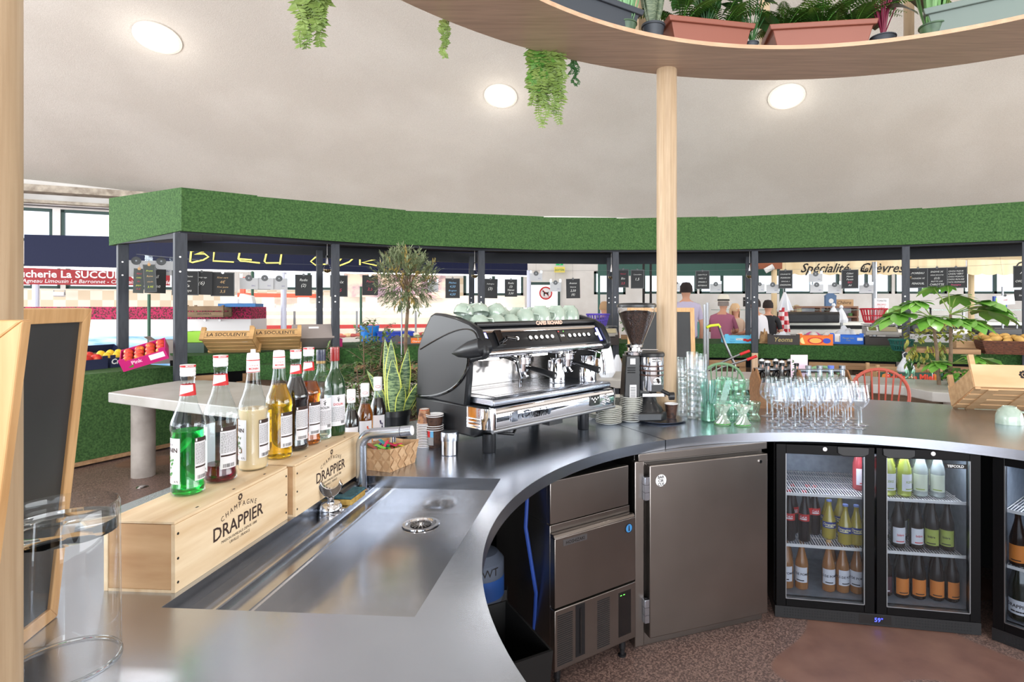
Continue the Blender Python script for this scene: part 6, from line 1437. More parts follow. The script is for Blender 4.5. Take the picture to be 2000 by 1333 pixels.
# tilted crates LA SOCULENTE etc on first bay
CRT = wood('crate_poplar', (206, 166, 112), (176, 136, 88), 3, 0, .65, 6)
def soc(label, px, py, Y, rz, g):
    q = D(px, py, Y); t = thing('root_crate', label, 'crate', q, 0, g, rot=(rad(-32), 0, rz)); L, W, H = .50, .32, .095
    obj('front_board', M(CRT).box(0, L, 0, .01, 0, H), t, bevel=.002); obj('back_board', M(CRT).box(0, L, W - .01, W, 0, H), t); 
    for x in (0, L - .01): obj('end_board', M(CRT).box(x, x + .01, .0105, W - .0105, 0, H), t)
    for k in range(4): obj('base_slat', M(CRT).box(.01, L - .01, .0 + k * .082, .068 + k * .082, -.007, -.0005), t)
    for x in (-.012, L - .03):
        for y in (-.0, W - .03): obj('corner_post', M(CRT).box(x, x + .042, y - .003, y + .03, -.01, H + .045), t)
    m = M(INK).text('LA SOCULENTE', .056, (L / 2, -.0015, .028), X_, Z_, bold=.01); pts = [(L / 2 + sx * (.205 + .028 * math.cos(a)) , -.0015, .047 + .032 * math.sin(a)) for sx, rg in ((1, range(-4, 5)), (-1, range(4, -5, -1))) for a in [PI / 8 * k for k in rg]]
    m.tube(pts, .0015, 4, closed=True); obj('printing', m, t); return t
s1 = soc('tilted light wooden root crate with dark lettering, left one of the pair', 391, 662, 6.15, .22, 'lettered root crates'); s2 = soc('tilted light wooden root crate with dark lettering, right one of the pair', 489, 658, 6.4, .42, 'lettered root crates')
s1['group'] = s2['group'] = 'lettered root crates'
def onT(px, py): return G(px, py, zS)
def L_a(m, L, H):
    for k in (.25, .75): m.use(flat('avocado_tan', (196, 170, 130))).prism([Vector((L * k + .035 * math.cos(a), -.001, H * .55 + .03 * math.sin(a))) for a in [2 * PI * j / 12 for j in range(12)]], (0, -.001, 0)); m.use(BARK).prism([Vector((L * k + .014 * math.cos(a), -.0025, H * .5 + .012 * math.sin(a))) for a in [2 * PI * j / 10 for j in range(10)]], (0, -.0005, 0))
    m.use(DARK).box(L * .40, L * .60, -.0015, 0, 0, H * .35)
tbox('produce_box', 'white avocado box with printed avocado halves under the left root crate', onT(398, 688), .22, .32, .25, .10, WHITEW, lettering=L_a, corner=False)
tbox('produce_box', 'dark patterned box under the right root crate', onT(484, 683), .42, .30, .25, .10, mat('camo_box', (60, 80, 66), .7, c2=(196, 196, 160), scale=60, band=(.48, .52)), corner=False)
tbox('produce_box', 'lime green box stacked beside the corner post', onT(353, 689) + Z_ * .1125, .1, .24, .25, .12, flat('box_lime', (150, 206, 60)), corner=False); tbox('produce_box', 'dark green box under the lime green one', onT(352, 690), .1, .25, .25, .112, flat('box_darkgreen', (70, 92, 84)), corner=False)
q = D(571, 662, 6.75); t = thing('grey_carton', 'tilted grey carton with a cut-out handle at the end of the crates', 'box', q, 0, rot=(rad(-30), rad(0), .5)); obj('carton', M(GREYB).box(0, .46, 0, .28, 0, .19), t, bevel=.006); obj('handle_hole', M(WHITE).box(.18, .29, -.0015, 0, .13, .155), t, bevel=.0007)
def L_k(m, L, H): m.use(PAPER).text('KAKI', .05, (L / 2, -.001, H * .4), X_, Z_)
tbox('produce_box', 'black box lettered in white under the grey carton', onT(568, 679), .45, .34, .25, .10, flat('box_black', (52, 46, 44)), lettering=L_k, corner=False)
def L_r(m, L, H): m.use(flat('yellow_ink2', (240, 210, 70))).text('Banana', .055, (L * .65, -.001, H * .3), X_, Z_, shear=.2)
tbox('produce_box', 'small magenta box with yellow lettering behind the vermouth bottles', onT(616, 679), .45, .32, .2, .10, PINKB, lettering=L_r, corner=False)
# potato basket, wooden tray, herbs right
q = G(1916, 692, zS); t = thing('wicker_basket', 'dark brown wicker basket heaped with potatoes at the right edge', 'basket', q, LW(5) + .05)
WK = mat('wicker', (112, 66, 44), .6, c2=(70, 40, 30), scale=40, stretch=(1, 1, 4), bump=.6); m = M(WK)
for k in range(9):
    z = .01 + k * .016; e = .9 + .1 * k / 8; m.tube([(.4 + (.38 * e) * sx, .2 + .2 * e * sy, z) for sx, sy in ((-1, -1), (-.5, -1.02), (0, -1.03), (.5, -1.02), (1, -1), (1, 1), (0, 1.02), (-1, 1))], .0105, 6, closed=True)
m.box(.04, .76, .02, .38, 0, .01); obj('woven_sides', m, t)
POT = mat('potato_skin', (206, 166, 92), .6, c2=(180, 136, 70), scale=12); cd_, sd_ = math.cos(LW(5)), math.sin(LW(5))
for i in range(8):
    for j in range(4):
        x = .06 + .1 * i + rnd(-.02, .02); y = .06 + .09 * j; p = q + Vector((x * cd_ - y * sd_, x * sd_ + y * cd_, .135 + rnd(0, .035) + .03 * math.sin(PI * j / 3)))
        roundfruit('potato', 'yellow potato heaped in the wicker basket', 'potato', p, .045, POT, 'potatoes in the wicker basket', (1.35, .9, .8))
t = thing('wooden_tray', 'pale wooden vegetable tray left of the wicker basket', 'tray', G(1868, 686, zS), LW(5)); obj('tray', M(SLT).box(0, .36, 0, .25, 0, .11), t)
t = thing('herb_crate', 'bushy green and yellow herbs on the turf table behind the fatsia plant', 'plant', G(1795, 690, zS) + Vector((0, .05, 0)), LW(5)); obj('tray', M(PLK).box(-.1, .6, 0, .3, 0, .05), t)
m = M(mat('leaf_yellowing', (86, 118, 52), .5, c2=(170, 160, 70), scale=9)); [leafy(m, (.0 + .12 * k, .05, .04), 40, .30, .075, .8) for k in range(5)]; obj('leaves', m, t)
m = M(MATS['leaf_yellowing']); [m.blade((rnd(-.1, .3), -.02, .15 - rnd(0, .28)), (rnd(-1, 1), -.3, -.8), Z_, .08, .035, .2, 4) for k in range(60)]; obj('drooping_leaves', m, t)
o = colander('crate_tub', 'dark green tub of leeks behind a stall post, right', 'tub', G(1745, 686, zS) + Vector((.12, .05, 0)), .13, .13, flat('tub_green', (20, 84, 76)))
o = crumple('plastic_bag', 'white plastic carrier bag hanging below the turf edge near the striped crate', 'bag', D(1745, 722, 7.1), 0, .2, .06, .0, TISW, 9); o.rotation_euler = (PI / 2, 0, 0)
bp = D(1762, 707, 7.1)
bpy.data.objects.remove(o)
m = M(TISW).lathe([(.03, .16), (.05, .12), (.09, .05), (.10, 0), (.06, -.06), (.0001, -.08)], 12).tube([(-.03, 0, .15), (-.04, 0, .2), (.0, 0, .23), (.04, 0, .2), (.03, 0, .15)], .006, 6); tag(obj('plastic_bag', m, None, loc=bp + Vector((0, -.08, -.1)), smooth=15), 'knotted white plastic bag hanging at the post left of the fatsia plant', 'bag')
for (px, lb) in ((1185, 'tall white canvas bag standing behind the espresso machine'), (1206, 'knotted white plastic bag hanging on the post behind the grinder')):
    q = Vector(((1185 - CX) / F * 6.0, 6.0, .861)) if px == 1185 else D(px, 735, 7.6)
    m = M(TISW).lathe([(.02, .28), (.035, .24), (.05, .2), (.08, .05), (.09, -.05), (.06, -.1), (.0001, -.1)], 10, Matrix.Diagonal((1.0, .6, 1, 1))); tag(obj('carrier_bag', m, None, loc=q, smooth=12), lb, 'bag')
# ---------------------------------------------------------------- hanging boards and bag dispensers
WIRE = flat('wire', (130, 132, 136), .4); CHK = {'w': flat('chalk_white', (226, 226, 222)), 'y': flat('chalk_yellow', (206, 220, 70)), 'r': flat('chalk_red', (196, 60, 84)), 'b': flat('chalk_blue', (130, 180, 220)), 'o': flat('chalk_tan', (206, 170, 120)), 'p': flat('chalk_pink', (214, 70, 120))}
BFR = flat('board_rim', (92, 94, 96), .5); BSL = flat('board_slate', (38, 39, 41), .6)
def hangY(px):
    p = FP(max(352, min(px, 2200))); return p.y * (1 + .62 / p.length)
def hboard(label, px, py, w, h, lines, tilt=0, rim=True, Y=None, tex='w', clip=BLACK, dark=BSL):
    Y = Y or hangY(px); s_ = F / Y; q = D(px, py, Y); W = w / s_; H = h / s_
    t = thing('price_board', label, 'price board', q, 0, rot=(0, rad(tilt), math.atan2(q.y, q.x) - PI / 2))
    obj('slate', M(dark).box(-W / 2, W / 2, 0, .005, -H, 0), t, smooth=0)
    if rim: k = .009; obj('rim', M(BFR).box(-W / 2, W / 2, -.003, .006, -k, .0).box(-W / 2, W / 2, -.003, .006, -H, -H + k).box(-W / 2, -W / 2 + k, -.003, .006, -H, 0).box(W / 2 - k, W / 2, -.003, .006, -H, 0), t, smooth=0)
    m = M(); n = len(lines); 
    for i, l in enumerate(lines):
        c, tx = (l[0], l[2:]) if len(l) > 2 and l[1] == ':' and l[0] in CHK else (tex, l)
        m.use(CHK[c]); sz = min(H * .8 / max(n, 3.2), W * 1.35 / max(4, len(tx))); sz *= .82; m.text(tx, sz, (0, -.001, -H * (.14 + .78 * (i + .5) / n) - sz * .2), X_, Z_, shear=.25)
    if n: obj('chalk_writing', m, t, smooth=0)
    obj('hook_wire', M(BEAM).cyl((0, .003, .01), (0, .003, 2.321 - q.z), .0008, n=4), t)
    obj('clip', M(clip).cyl((0, -.004, -.008), (0, .008, -.008), .010, n=10).box(-.014, .014, -.003, .008, -.012, .012).cyl((0, .003, .01), (0, .003, .03), .003, n=6), t)
hboard('small grey-green price slate pegged at the far left of the stall, red and yellow writing', 272, 525, 17, 48, ['r:Abri', 'y:cots', 'r:du', 'y:pays', 'r:4 €'], 2, False, dark=flat('board_grey', (70, 76, 74)), clip=FRAME)
hboard('price board with blue-grey rim and 3,95 in yellow chalk', 291, 517, 20, 54, ['y:Prune', 'o:Reine', 'o:claude', 'y:3,95'], -3, True, dark=flat('board_grey', (70, 76, 74)), clip=FRAME)
hboard('plain black price board behind the one marked 3,95', 304, 526, 34, 47, ['Ail', 'rose'], 1, False, Y=7.25)
hboard('black price board partly behind the corner post', 362, 529, 44, 48, ['Pomme Jaune', '2,5 le kilo', 'Gala', 'du pays'], 0)
hboard('black price board reading Orange with a drawn fruit', 394, 530, 36, 46, ['Orange vige', '(6)', ''], 1, False)
hboard('black price board with tan writing on kiwi and silver clip', 435, 532, 40, 47, ['o:Kiwi vert', 'o:4€', 'o:Kiwi jaune', 'o:3,5'], 0, True, clip=CHROME)
hboard('black price board with a chalk heart left of the hanging bulb', 593, 537, 30, 41, ['Radis', '(2)', ''], 0, False)
hboard('black price board behind the front post left of the olive tree', 662, 538, 32, 42, ['Noix', 'r:4,5'], 0)
hboard('black price board with red writing touching the olive tree', 723, 538, 29, 39, ['r:Poire', 'r:3,5'], 0, False, clip=CHROME)
hboard('price board with blue chalk writing right of the olive tree', 884, 544, 28, 39, ['b:Pêches', 'b:4,50', 'b:Brugnon', 'b:4,50'], 0)
hboard('black price board with a circled price behind the front post at the cups', 958, 545, 28, 38, ['Aubergine', '(3)', ''], 1, False)
hboard('narrow black price board third from the left above the cups', 998, 546, 24, 34, ['Radis', '(2)', 'Navet', '3,50'], 0, False)
hboard('black price board alone right of the no-dogs door sign', 1119, 545, 27, 38, ['Ananas', 'Victoria', '2,50', '(6)'], -1, False)
hboard('black price board with red lines right behind the grinder post', 1217, 526, 22, 36, ['r:Fenouil', 'Bio', 'r:3,5'], 0)
hboard('black price board with faint writing left of the oak post', 1245, 527, 26, 37, ['Concombre', '1,5', ''], 0)
hboard('black price board with four lines right of the oak post', 1372, 529, 27, 36, ['CAROTTE 2€', 'RADIS 1,5', 'ÉPINARD 3', 'BETTERAVE'], 0)
hboard('black price board listing vegetables left of the gingham apron', 1534, 528, 26, 36, ['COURGETTE', 'POIVRON', 'FENOUIL 3', 'OIGNON'], 0)
hboard('black price board with a red line in front of the cream awning lettering', 1660, 527, 30, 37, ['Céleri', 'Navet', 'Panais', 'r:BIO', 'Ail'], 0)
hboard('black price board first of the three right of the post by the fatsia', 1793, 524, 33, 39, ['POIREAU', 'OIGNON 1€', 'FENOUIL'], 0)
hboard('black price board in the middle of three above the fatsia', 1830, 523, 35, 40, ['ENDIVE 3€', 'CÉLERI BRANCHE', '(2,5)', 'BLETTE 2,5€', 'CAROTTE'], 0)
hboard('black price board listing cabbages, right of the three above the fatsia', 1867, 522, 37, 41, ['CHOU FLEUR', 'CHOU VERT', 'CHOU POINTU', 'CHOU ROUGE', 'CHOU ROMANO', 'p:Bretagne'], 0)
hboard('black price board cut by the right edge of the photo', 2000, 519, 34, 43, ['AIL', 'OIGNON'], 0)
hboard('small black sign with white letters below the board at the right edge', 1997, 566, 26, 22, ['Salade'], 0, False)
hboard('white card with 10€ in red hanging above the scale display', 1963, 577, 28, 19, ['r:10€'], -6, False, dark=PAPER)
SIGNT = 'white bag dispenser card with black disc '
def hook_up(t, q):
    obj('hook_wire', M(BEAM).cyl((0, .003, .0), (0, .003, 2.321 - q.z), .0008, n=4), t)
def dispenser(lb, px, py, w=26, h=24, Y=None):
    Y = Y or hangY(px) * 1.03; s_ = F / Y; q = D(px, py, Y); W = w / s_; H = h / s_; t = thing('bag_dispenser', SIGNT + lb, 'bag dispenser', q, math.atan2(q.y, q.x) - PI / 2)
    obj('card', M(mat('plastic_sheet', (206, 206, 208), .4)).box(-W / 2, W / 2, 0, .006, -H, 0), t, smooth=0)
    obj('disc', M(BLACK).cyl((0, -.004, -H * .02), (0, -.001, -H * .02), W * .20, n=20).use(DSTEEL).cyl((0, -.006, -H * .02), (0, -.004, -H * .02), W * .04, n=8), t)
    hook_up(t, q)
    for sx in (-1, 1): obj('hook', M(thin_glass('clear_hook', (230, 236, 240), .5, .1, facing=.3)).box(sx * W * .42 - W * .08, sx * W * .42 + W * .08, -.001, .004, 0, H * .35), t, smooth=0)
    m = M(flat('label_violet', (96, 84, 150))).text('SAC', W * .12, (W * .26, -.001, -H * .75), X_, Z_); obj('printing', m, t, smooth=0)
for a in (('at the far left behind the narrow price slates', 266, 509, 40, 32, 6.95), ('at the far left beside the corner post', 315, 510, 40, 28, 7.35), ('left of three above the meat counter', 486, 543, 31, 22), ('in the middle of three above the meat counter', 517, 543, 30, 22), ('right of three above the meat counter', 545, 544, 30, 22), ('right of the olive tree crown', 846, 551, 20, 20), ('left above the glazed door', 1047, 534, 24, 15), ('lower right beside the no-dogs sign', 1085, 552, 22, 18), ('partly hidden right behind the oak post', 1322, 553, 12, 16), ('right of the four-line price board', 1398, 555, 22, 16), ('directly right of the timber-footed post', 1484, 555, 18, 16), ('left of the vegetable price board', 1509, 556, 24, 17), ('upper of two stacked before the awning', 1593, 535, 25, 16), ('lower of two stacked below the awning', 1595, 556, 24, 16), ('left of the board with a red line', 1630, 556, 24, 17), ('right of the board with a red line', 1692, 557, 25, 16)): dispenser(*a)
# wires they hang from
m = M(WIRE)
for i in range(6):
    for dz in (0,): a = PP[i]; b_ = PP[i + 1]; a = a * (1 + .62 / a.length); b_ = b_ * (1 + .62 / b_.length); m.tube([a + Z_ * 2.035, (a + b_) / 2 + Z_ * 2.02, b_ + Z_ * 2.035], .0015, 4)
m.tube([Vector((-5.0, 6.7, 2.1)), Vector((-4.2, 6.6, 2.02))], .003, 4); o = obj('hanging_wires', m, can)
# pendant bulbs
def bulb(label, px, py, Y, Ltop=None):
    q = D(px, py, Y); t = thing('pendant_bulb', label, 'light bulb', q); tp = 2.31 - q.z
    obj('cord', M(WHITEW).cyl((0, 0, .15), (0, 0, tp), .0025, n=6), t)
    obj('socket', M(CHROME).lathe([(.0001, .165), (.012, .16), (.02, .08), (.022, .05), (.012, .045)], 18), t)
    obj('glass_bulb', M(CLEAR).lathe([(.02, .05), (.035, .02), (.048, -.01), (.046, -.015)], 22).use(mat('mirror_cap', (200, 186, 150), .1, 1)).lathe([(.0465, -.018), (.044, -.035), (.03, -.055), (.0001, -.064)], 22), t)
bulb('clear mirror-tipped bulb hanging between two posts left of the olive tree', 639, 524, 7.35); bulb('clear mirror-tipped bulb hanging behind the left end of the cups', 927, 535, 8.2); bulb('clear bulb hanging behind the post at the purple basket', 1194, 538, 8.5); bulb('clear bulb hanging beside the timber-footed post', 1464, 536, 8.4); bulb('clear bulb hanging beside the post left of the three boards', 1774, 538, 7.8)
# ================================================================ TABLES, CHAIRS, PLANTS IN FRONT OF THE STALL
def ctable(label, top, legs, zt=.76, tk=.085, mt=CONCL, grp=None):
    P = [G(x, y, zt) for x, y in top]; c = sum(P, Vector()) / len(P); c.z = 0
    t = thing('concrete_table', label, 'table', c, 0, grp); pts = [p - c for p in P]
    obj('tabletop', M(mt).prism([Vector((p.x, p.y, zt - tk)) for p in pts], (0, 0, tk)), t, bevel=.008, smooth=0)
    for (x, y, r) in legs:
        p = G(x, y, 0) - c; obj('leg', M(CONC).lathe([(.0001, 0), (r, 0), (r, zt - tk - .001), (.0001, zt - tk - .001)], 36), t, loc=(p.x, p.y, 0))
    return t
ctable('pale concrete table on a round concrete leg, behind the syrup bottles', [(211, 767), (340, 783), (470, 797), (600, 806), (640, 790), (600, 764), (480, 748), (400, 743), (350, 744), (307, 750)], [(280, 930, .09), (520, 885, .09)])
ctable('curved concrete table seen between the olive tree and the espresso machine', [(655, 762), (740, 768), (830, 768), (900, 760), (900, 745), (830, 748), (740, 748), (662, 747)], [(700, 850, .09)])
ctable('curved concrete table running right behind the grinder and wine glasses', [(1130, 742), (1250, 743), (1480, 746), (1640, 748), (1700, 750), (1700, 735), (1640, 732), (1480, 727), (1300, 724), (1130, 727)], [(1260, 820, .09), (1600, 830, .09)])
ctable('wavy-edged concrete table holding the fatsia, at the right', [(1702, 751), (1765, 755), (1800, 762), (1821, 766), (1913, 771), (2060, 790), (2060, 765), (1930, 751), (1830, 743), (1702, 736)], [(1860, 850, .09)])
# round-topped object near leg: floor spot
o = obj('floor_spot', M(CHROME).lathe([(.0001, .01), (.03, .009), (.045, 0)], 24), None, loc=G(278, 952, 0.0) + Z_ * .0005); tag(o, 'small round chrome floor fitting beside the concrete table leg', 'floor fitting')
# windsor chairs
def chair(label, px, ptop, Y, mt, rz=0, w=.46, grp=None):
    q = D(px, ptop, Y); zt = q.z; t = thing('windsor_chair', label, 'chair', Vector((q.x, Y, 0)), rz, grp); r = w / 2; sz = .45; m = M(mt)
    hp = [Vector((r * math.sin(a) * 1.0, -.03 * (1 - math.cos(a)) , sz + .02 + (zt - sz - .02) * (math.cos(a) * .5 + .5) ** .62)) for a in [-PI + 2 * PI * k / 40 for k in range(3, 38)]]
    hp[0] = Vector((-r * .62, 0, sz)); hp[-1] = Vector((r * .62, 0, sz))
    obj('hoop', m.tube(hp, .013, 10), t)
    def hz(x): return max(p.z for p in hp if abs(p.x - x) < .05) - .008
    for k in range(7): f = -1 + 2 * k / 6; x = f * r * .78; obj('spindle', M(mt).tube([(f * r * .50, 0, sz), (x, -.01, hz(x))], [.007, .0065], 8), t)
    obj('seat', M(mt).lathe([(.0001, sz - .035), (r * .8, sz - .035), (r * .92, sz - .02), (r * .92, sz), (r * .8, sz + .005), (.0001, sz - .003)], 32, T(0, -.18, 0)), t)
    for sx in (-1, 1):
        for sy in (-1, 1): obj('leg', M(mt).tube([(sx * r * .6, -.18 + sy * .13, sz - .036), (sx * r * .85, -.18 + sy * .21, 0)], [.017, .013], 10), t)
    obj('stretcher', M(mt).tube([(-r * .72, -.18, .22), (r * .72, -.18, .22)], .009, 8), t)
CHG = flat('chair_green', (116, 156, 118), .4); CHR = flat('chair_coral', (184, 86, 70), .4)
chair('green hoop-back windsor chair behind the glass tumblers and jars', 1409, 711, 5.2, CHG, .1, .40)
chair('green hoop-back windsor chair behind the bottle carriers', 1604, 717, 5.1, CHG, -.1, .38)
chair('coral red hoop-back windsor chair right of the wine glasses', 1716, 722, 4.5, CHR, -.15, .42)
# boule de miel crate
q = D(1715, 748, 6.9); t = thing('honey_crate', 'dark green and orange lettered crate on corner posts beyond the coral chair', 'crate', q, -.08); GD = flat('crate_green', (34, 78, 62)); 
m = M(GD).box(0, .74, 0, .012, 0, .125); m.use(flat('crate_orange', (222, 132, 50))).prism([Vector((.03, -.001, .02)), Vector((.10, -.001, .0)), Vector((.10, -.001, .12)), Vector((.05, -.001, .10))], (0, -.001, 0)).prism([Vector((.64, -.001, .0)), Vector((.72, -.001, .05)), Vector((.64, -.001, .12))], (0, -.001, 0)); m.use(PAPER).box(.112, .12, -.001, 0, 0, .125).box(.615, .623, -.001, 0, 0, .125)
obj('front_board', m, t, smooth=0); m = M(RED).use(flat('honey_red', (226, 70, 40))).text('Boula de Miel', .10, (.365, -.002, .035), X_, Z_, bold=.04); obj('lettering', m, t, smooth=0)
obj('back_board', M(SLT).box(0, .74, .32, .332, .0, .16), t)
for x in (-.01, .71):
    for y in (0.013, .29): obj('corner_post', M(SLT).box(x, x + .035, y, y + .03, 0, .21), t)
for x in (0, .735): obj('end_board', M(SLT).box(x, x + .008, .044, .289, 0, .12), t)
tb = obj('small_bench', M(PLKD).box(-.1, .9, 0, .4, .0, q.z - .0005), None, loc=(q.x, q.y - .02, 0), rot=(0, 0, -.08)); tag(tb, 'dark pallet block carrying the green honey crate', 'pallet')
q = G(1772, 739, .76) + Z_ * .0005; t = thing('glass_jar', 'small clear jar with a sprig on the wavy concrete table', 'vase', q + Vector((0, -.05, 0))); obj('jar', M(GREENG).lathe([(.0001, 0), (.045, 0), (.048, .01), (.042, .05), (.048, .09), (.046, .09), (.04, .05)], 20), t); m = M(LEAF); leafy(m, (0, 0, .03), 22, .17, .035, .35, LEAFD); obj('sprig', m, t)
# fatsia
q = G(1855, 752, .76) + Z_ * .0005; t = thing('fatsia_plant', 'tall fatsia with big lobed leaves standing on the concrete table', 'plant', q)
def lobed(m, c, d, up, r):
    d = Vector(d).normalized(); up = Vector(up).normalized(); s_ = d.cross(up).normalized()
    for k in range(8):
        a = rad(-125 + 250 * k / 7); dd = d * math.cos(a) + s_ * math.sin(a); m.blade(c, dd, up, r * (1.0 - .35 * abs(a) / 2.2), r * .46, .2, 6, fold=.08, wf=lambda t: (.35 + .65 * math.sin(PI * min(1, t * .75 + .12))) * (1 if t < .7 else max(0, (1 - t) / .3) ** .7))
FT = mat('fatsia_leaf', (92, 150, 54), .3, c2=(120, 176, 74), scale=6, coat=.3)
tops = [Vector((-.16, 0, .62)), Vector((.04, .05, .66))]
m = M(BARK); m.tube([(-.10, 0, 0), (-.12, 0, .3), tops[0]], [.018, .016, .012], 10).tube([(.02, .03, 0), (.03, .03, .3), tops[1]], [.02, .017, .012], 10); obj('trunk', m, t)
m = M(FT); ms = M(LEAFL)
def flv(tp, a, l, dz, r): e = tp + Vector((math.cos(a) * l, math.sin(a) * l, dz)); ms.tube([tp, (tp + e) / 2 + Vector((0, 0, .02)), e], .005, 5); lobed(m, e, (math.cos(a), math.sin(a), -.38), Vector((0, 0, 1)), r * 1.08)
for i, (tp, a, l, dz, r) in enumerate(((tops[0], 3.2, .32, .05, .30), (tops[0], 2.3, .25, .12, .24), (tops[0], 4.1, .22, .02, .24), (tops[0], 5.2, .2, .0, .2), (tops[1], 0, .36, .04, .30), (tops[1], -.5, .28, .12, .26), (tops[1], .8, .26, .18, .24), (tops[1], 1.9, .18, .26, .18), (tops[1], 5.0, .2, -.05, .24), (tops[1], 1.2, .1, .27, .12), (tops[0], 3.7, .28, .16, .2), (tops[1], .2, .42, .08, .24))): flv(tp, a, l, dz, r)
for a, l, dz, r in ((-.3, .24, .0, .22), (.2, .34, .04, .24), (3.5, .2, .02, .18), (5.3, .16, .08, .16), (-.6, .42, -.02, .2)): flv(Vector((.03, .0, .20)), a, l, dz, r)
leafy(m, (.06, -.06, 0), 60, .16, .09, 1.1); obj('leaves', m, t); obj('leaf_stalks', ms, t)
# olive tree + nandina + shrub
q = D(793, 800, 4.6); t = thing('olive_tree', 'small standard olive tree with a round silvery crown', 'tree', (q.x, 4.6, 0)); cz = EYE + (598 - 548) * 4.6 / F
obj('pot', M(TERRA).lathe([(.0001, 0), (.14, 0), (.19, .34), (.2, .34), (.2, .38), (.18, .38), (.17, .33), (.0001, .33)], 28), t)
m = M(BARK).tube([(0, 0, .33), (.01, 0, .8), (-.005, 0, 1.2), (.02, 0, cz - .12)], [.018, .016, .014, .012], 10)
cc = Vector((0, 0, cz)); ml = M(LEAFS); ml2 = M(mat('leaf_ochre', (176, 150, 84), .5))
for i in range(400):
    a = rnd(0, 2 * PI); th = math.asin(rnd(-.95, 1)); rr = .20 * rnd(.35, 1) ** .5; v = Vector((math.cos(th) * math.cos(a), math.cos(th) * math.sin(a), math.sin(th) * .98)); e = cc + v * rr
    if i < 60: m.tube([Vector((.02, 0, cz - .12)), cc + v * rr * .4, e], [.004, .003, .0015], 5)
    u = (v + Vector((rnd(-.4, .4), rnd(-.4, .4), rnd(.1, .7)))).normalized(); k_ = ml2 if i % 9 == 0 else ml
    for j in range(11): b0_ = e - u * .01 + u * .010 * j; dd = (u + Vector((rnd(-1, 1), rnd(-1, 1), rnd(-.6, .6))) * .9).normalized(); k_.blade(b0_, dd, Z_ + X_ * .1, rnd(.035, .055), .0095, .1, 3)
obj('trunk', m, t); obj('foliage', ml, t); obj('yellowed_leaves', ml2, t); obj('stake', M(DSTEEL).cyl((-.035, 0, .33), (-.035, 0, cz - .05), .006, n=8), t)
def bush(label, px, Y, z0, z1, rx, n, sz, mt, stemc, potm=TERRA, nm='potted_shrub'):
    q = D(px, 700, Y); t = thing(nm, label, 'plant', (q.x, Y, 0)); obj('pot', M(potm).lathe([(.0001, 0), (.13, 0), (.17, z0 * .86), (.18, z0), (.16, z0), (.15, z0 * .85), (.0001, z0 * .85)], 24), t)
    ms = M(stemc); ml = M(mt); 
    for i in range(14):
        a = rnd(0, 6.28); e = Vector((math.cos(a) * rx * rnd(.3, 1), math.sin(a) * rx * rnd(.3, 1), z0 + (z1 - z0) * rnd(.5, 1))); b_ = Vector((e.x * .15, e.y * .15, z0 * .85)); pts = [b_, b_.lerp(e, .5) + Vector((0, 0, .06)), e]; ms.tube(pts, [.006, .005, .003], 6)
        for j in range(n // 14):
            f = rnd(.3, 1.05); c = pts[1].lerp(e, max(0, (f - .5) * 2)) if f > .5 else b_.lerp(pts[1], f * 2); u = Vector((rnd(-1, 1), rnd(-1, 1), rnd(-.2, .7))).normalized(); tw = c + u * .11; ms.tube([c, tw], .0015, 4)
            for k in range(7): d_ = (u * .6 + Vector((rnd(-1, 1), rnd(-1, 1), rnd(-.5, .5)))).normalized(); ml.blade(c + u * .11 * (.3 + k / 9), d_, Z_, sz * rnd(.7, 1.2), sz * .36, .2, 3)
    obj('stems', ms, t); obj('foliage', ml, t)
bush('loose bush with fine dark green leaflets behind the red-capped bottle', 716, 3.9, .5, 1.37, .34, 420, .045, mat('nandina_leaf', (58, 88, 56), .45, c2=(104, 130, 66), scale=7), BARK)
bush('small-leaved variegated shrub between the snake plant and espresso machine', 832, 4.3, .5, 1.12, .17, 300, .03, mat('box_leaf', (66, 88, 52), .5, c2=(150, 164, 100), scale=20), BARK)
# easel chalkboard and hand truck
q0 = D(1228, 820, 6.6); e0 = Vector((q0.x, 6.6, .10)); e1 = D(1362, 820, 6.6); e1 = Vector((e1.x, 6.6, .10))
t = chalkboard('easel_board', 'large free-standing chalkboard in a beech frame behind the oak post', e0, e1, e1 + Vector((0, .16, 1.38)), e0 + Vector((0, .16, 1.38)), .05, -.025)
L_ = (e1 - e0)
for x in (.02, L_.x - .05): obj('rear_leg', M(FRAME).prism([Vector((x, .42, -.10)), Vector((x + .03, .42, -.10)), Vector((x + .03, .18, 1.3)), Vector((x, .18, 1.3))], (0, .02, 0)), t); obj('foot', M(FRAME).box(x, x + .03, 0, .025, -.10, 0), t)
q = D(1380, 800, 6.95); t = thing('hand_truck', 'steel hand truck with red grips parked behind the green chair', 'hand truck', (q.x, 6.95, 0)); t.scale = (1.14, 1.14, 1.0); GM = mat('galvanised', (150, 152, 156), .35, .9)
zt_ = EYE + 0.02
obj('frame', M(GM).tube([(-.02, 0, .05), (-.02, 0, zt_)], .016, 10).tube([(.02, .04, .05), (.02, .04, zt_ + .02)], .016, 10).tube([(-.02, 0, .5), (.02, .04, .5)], .01, 8), t)
obj('side_rail', M(GM).tube([(.03, .0, 1.26), (.13, .02, 1.27), (.2, .02, 1.05), (.30, .02, .80), (.33, .02, .62), (.30, .02, .3)], .014, 10), t)
obj('folding_handle', M(GM).tube([(.0, -.02, .72), (.10, -.03, .80), (.36, -.04, .93)], .012, 10).tube([(.03, -.06, .70), (.14, -.07, .77), (.42, -.08, .87)], .012, 10), t)
obj('grip', M(RED).tube([(.34, -.04, .92), (.44, -.045, .965)], .017, 12), t); obj('grip', M(RED).tube([(.40, -.08, .862), (.50, -.085, .905)], .017, 12), t)
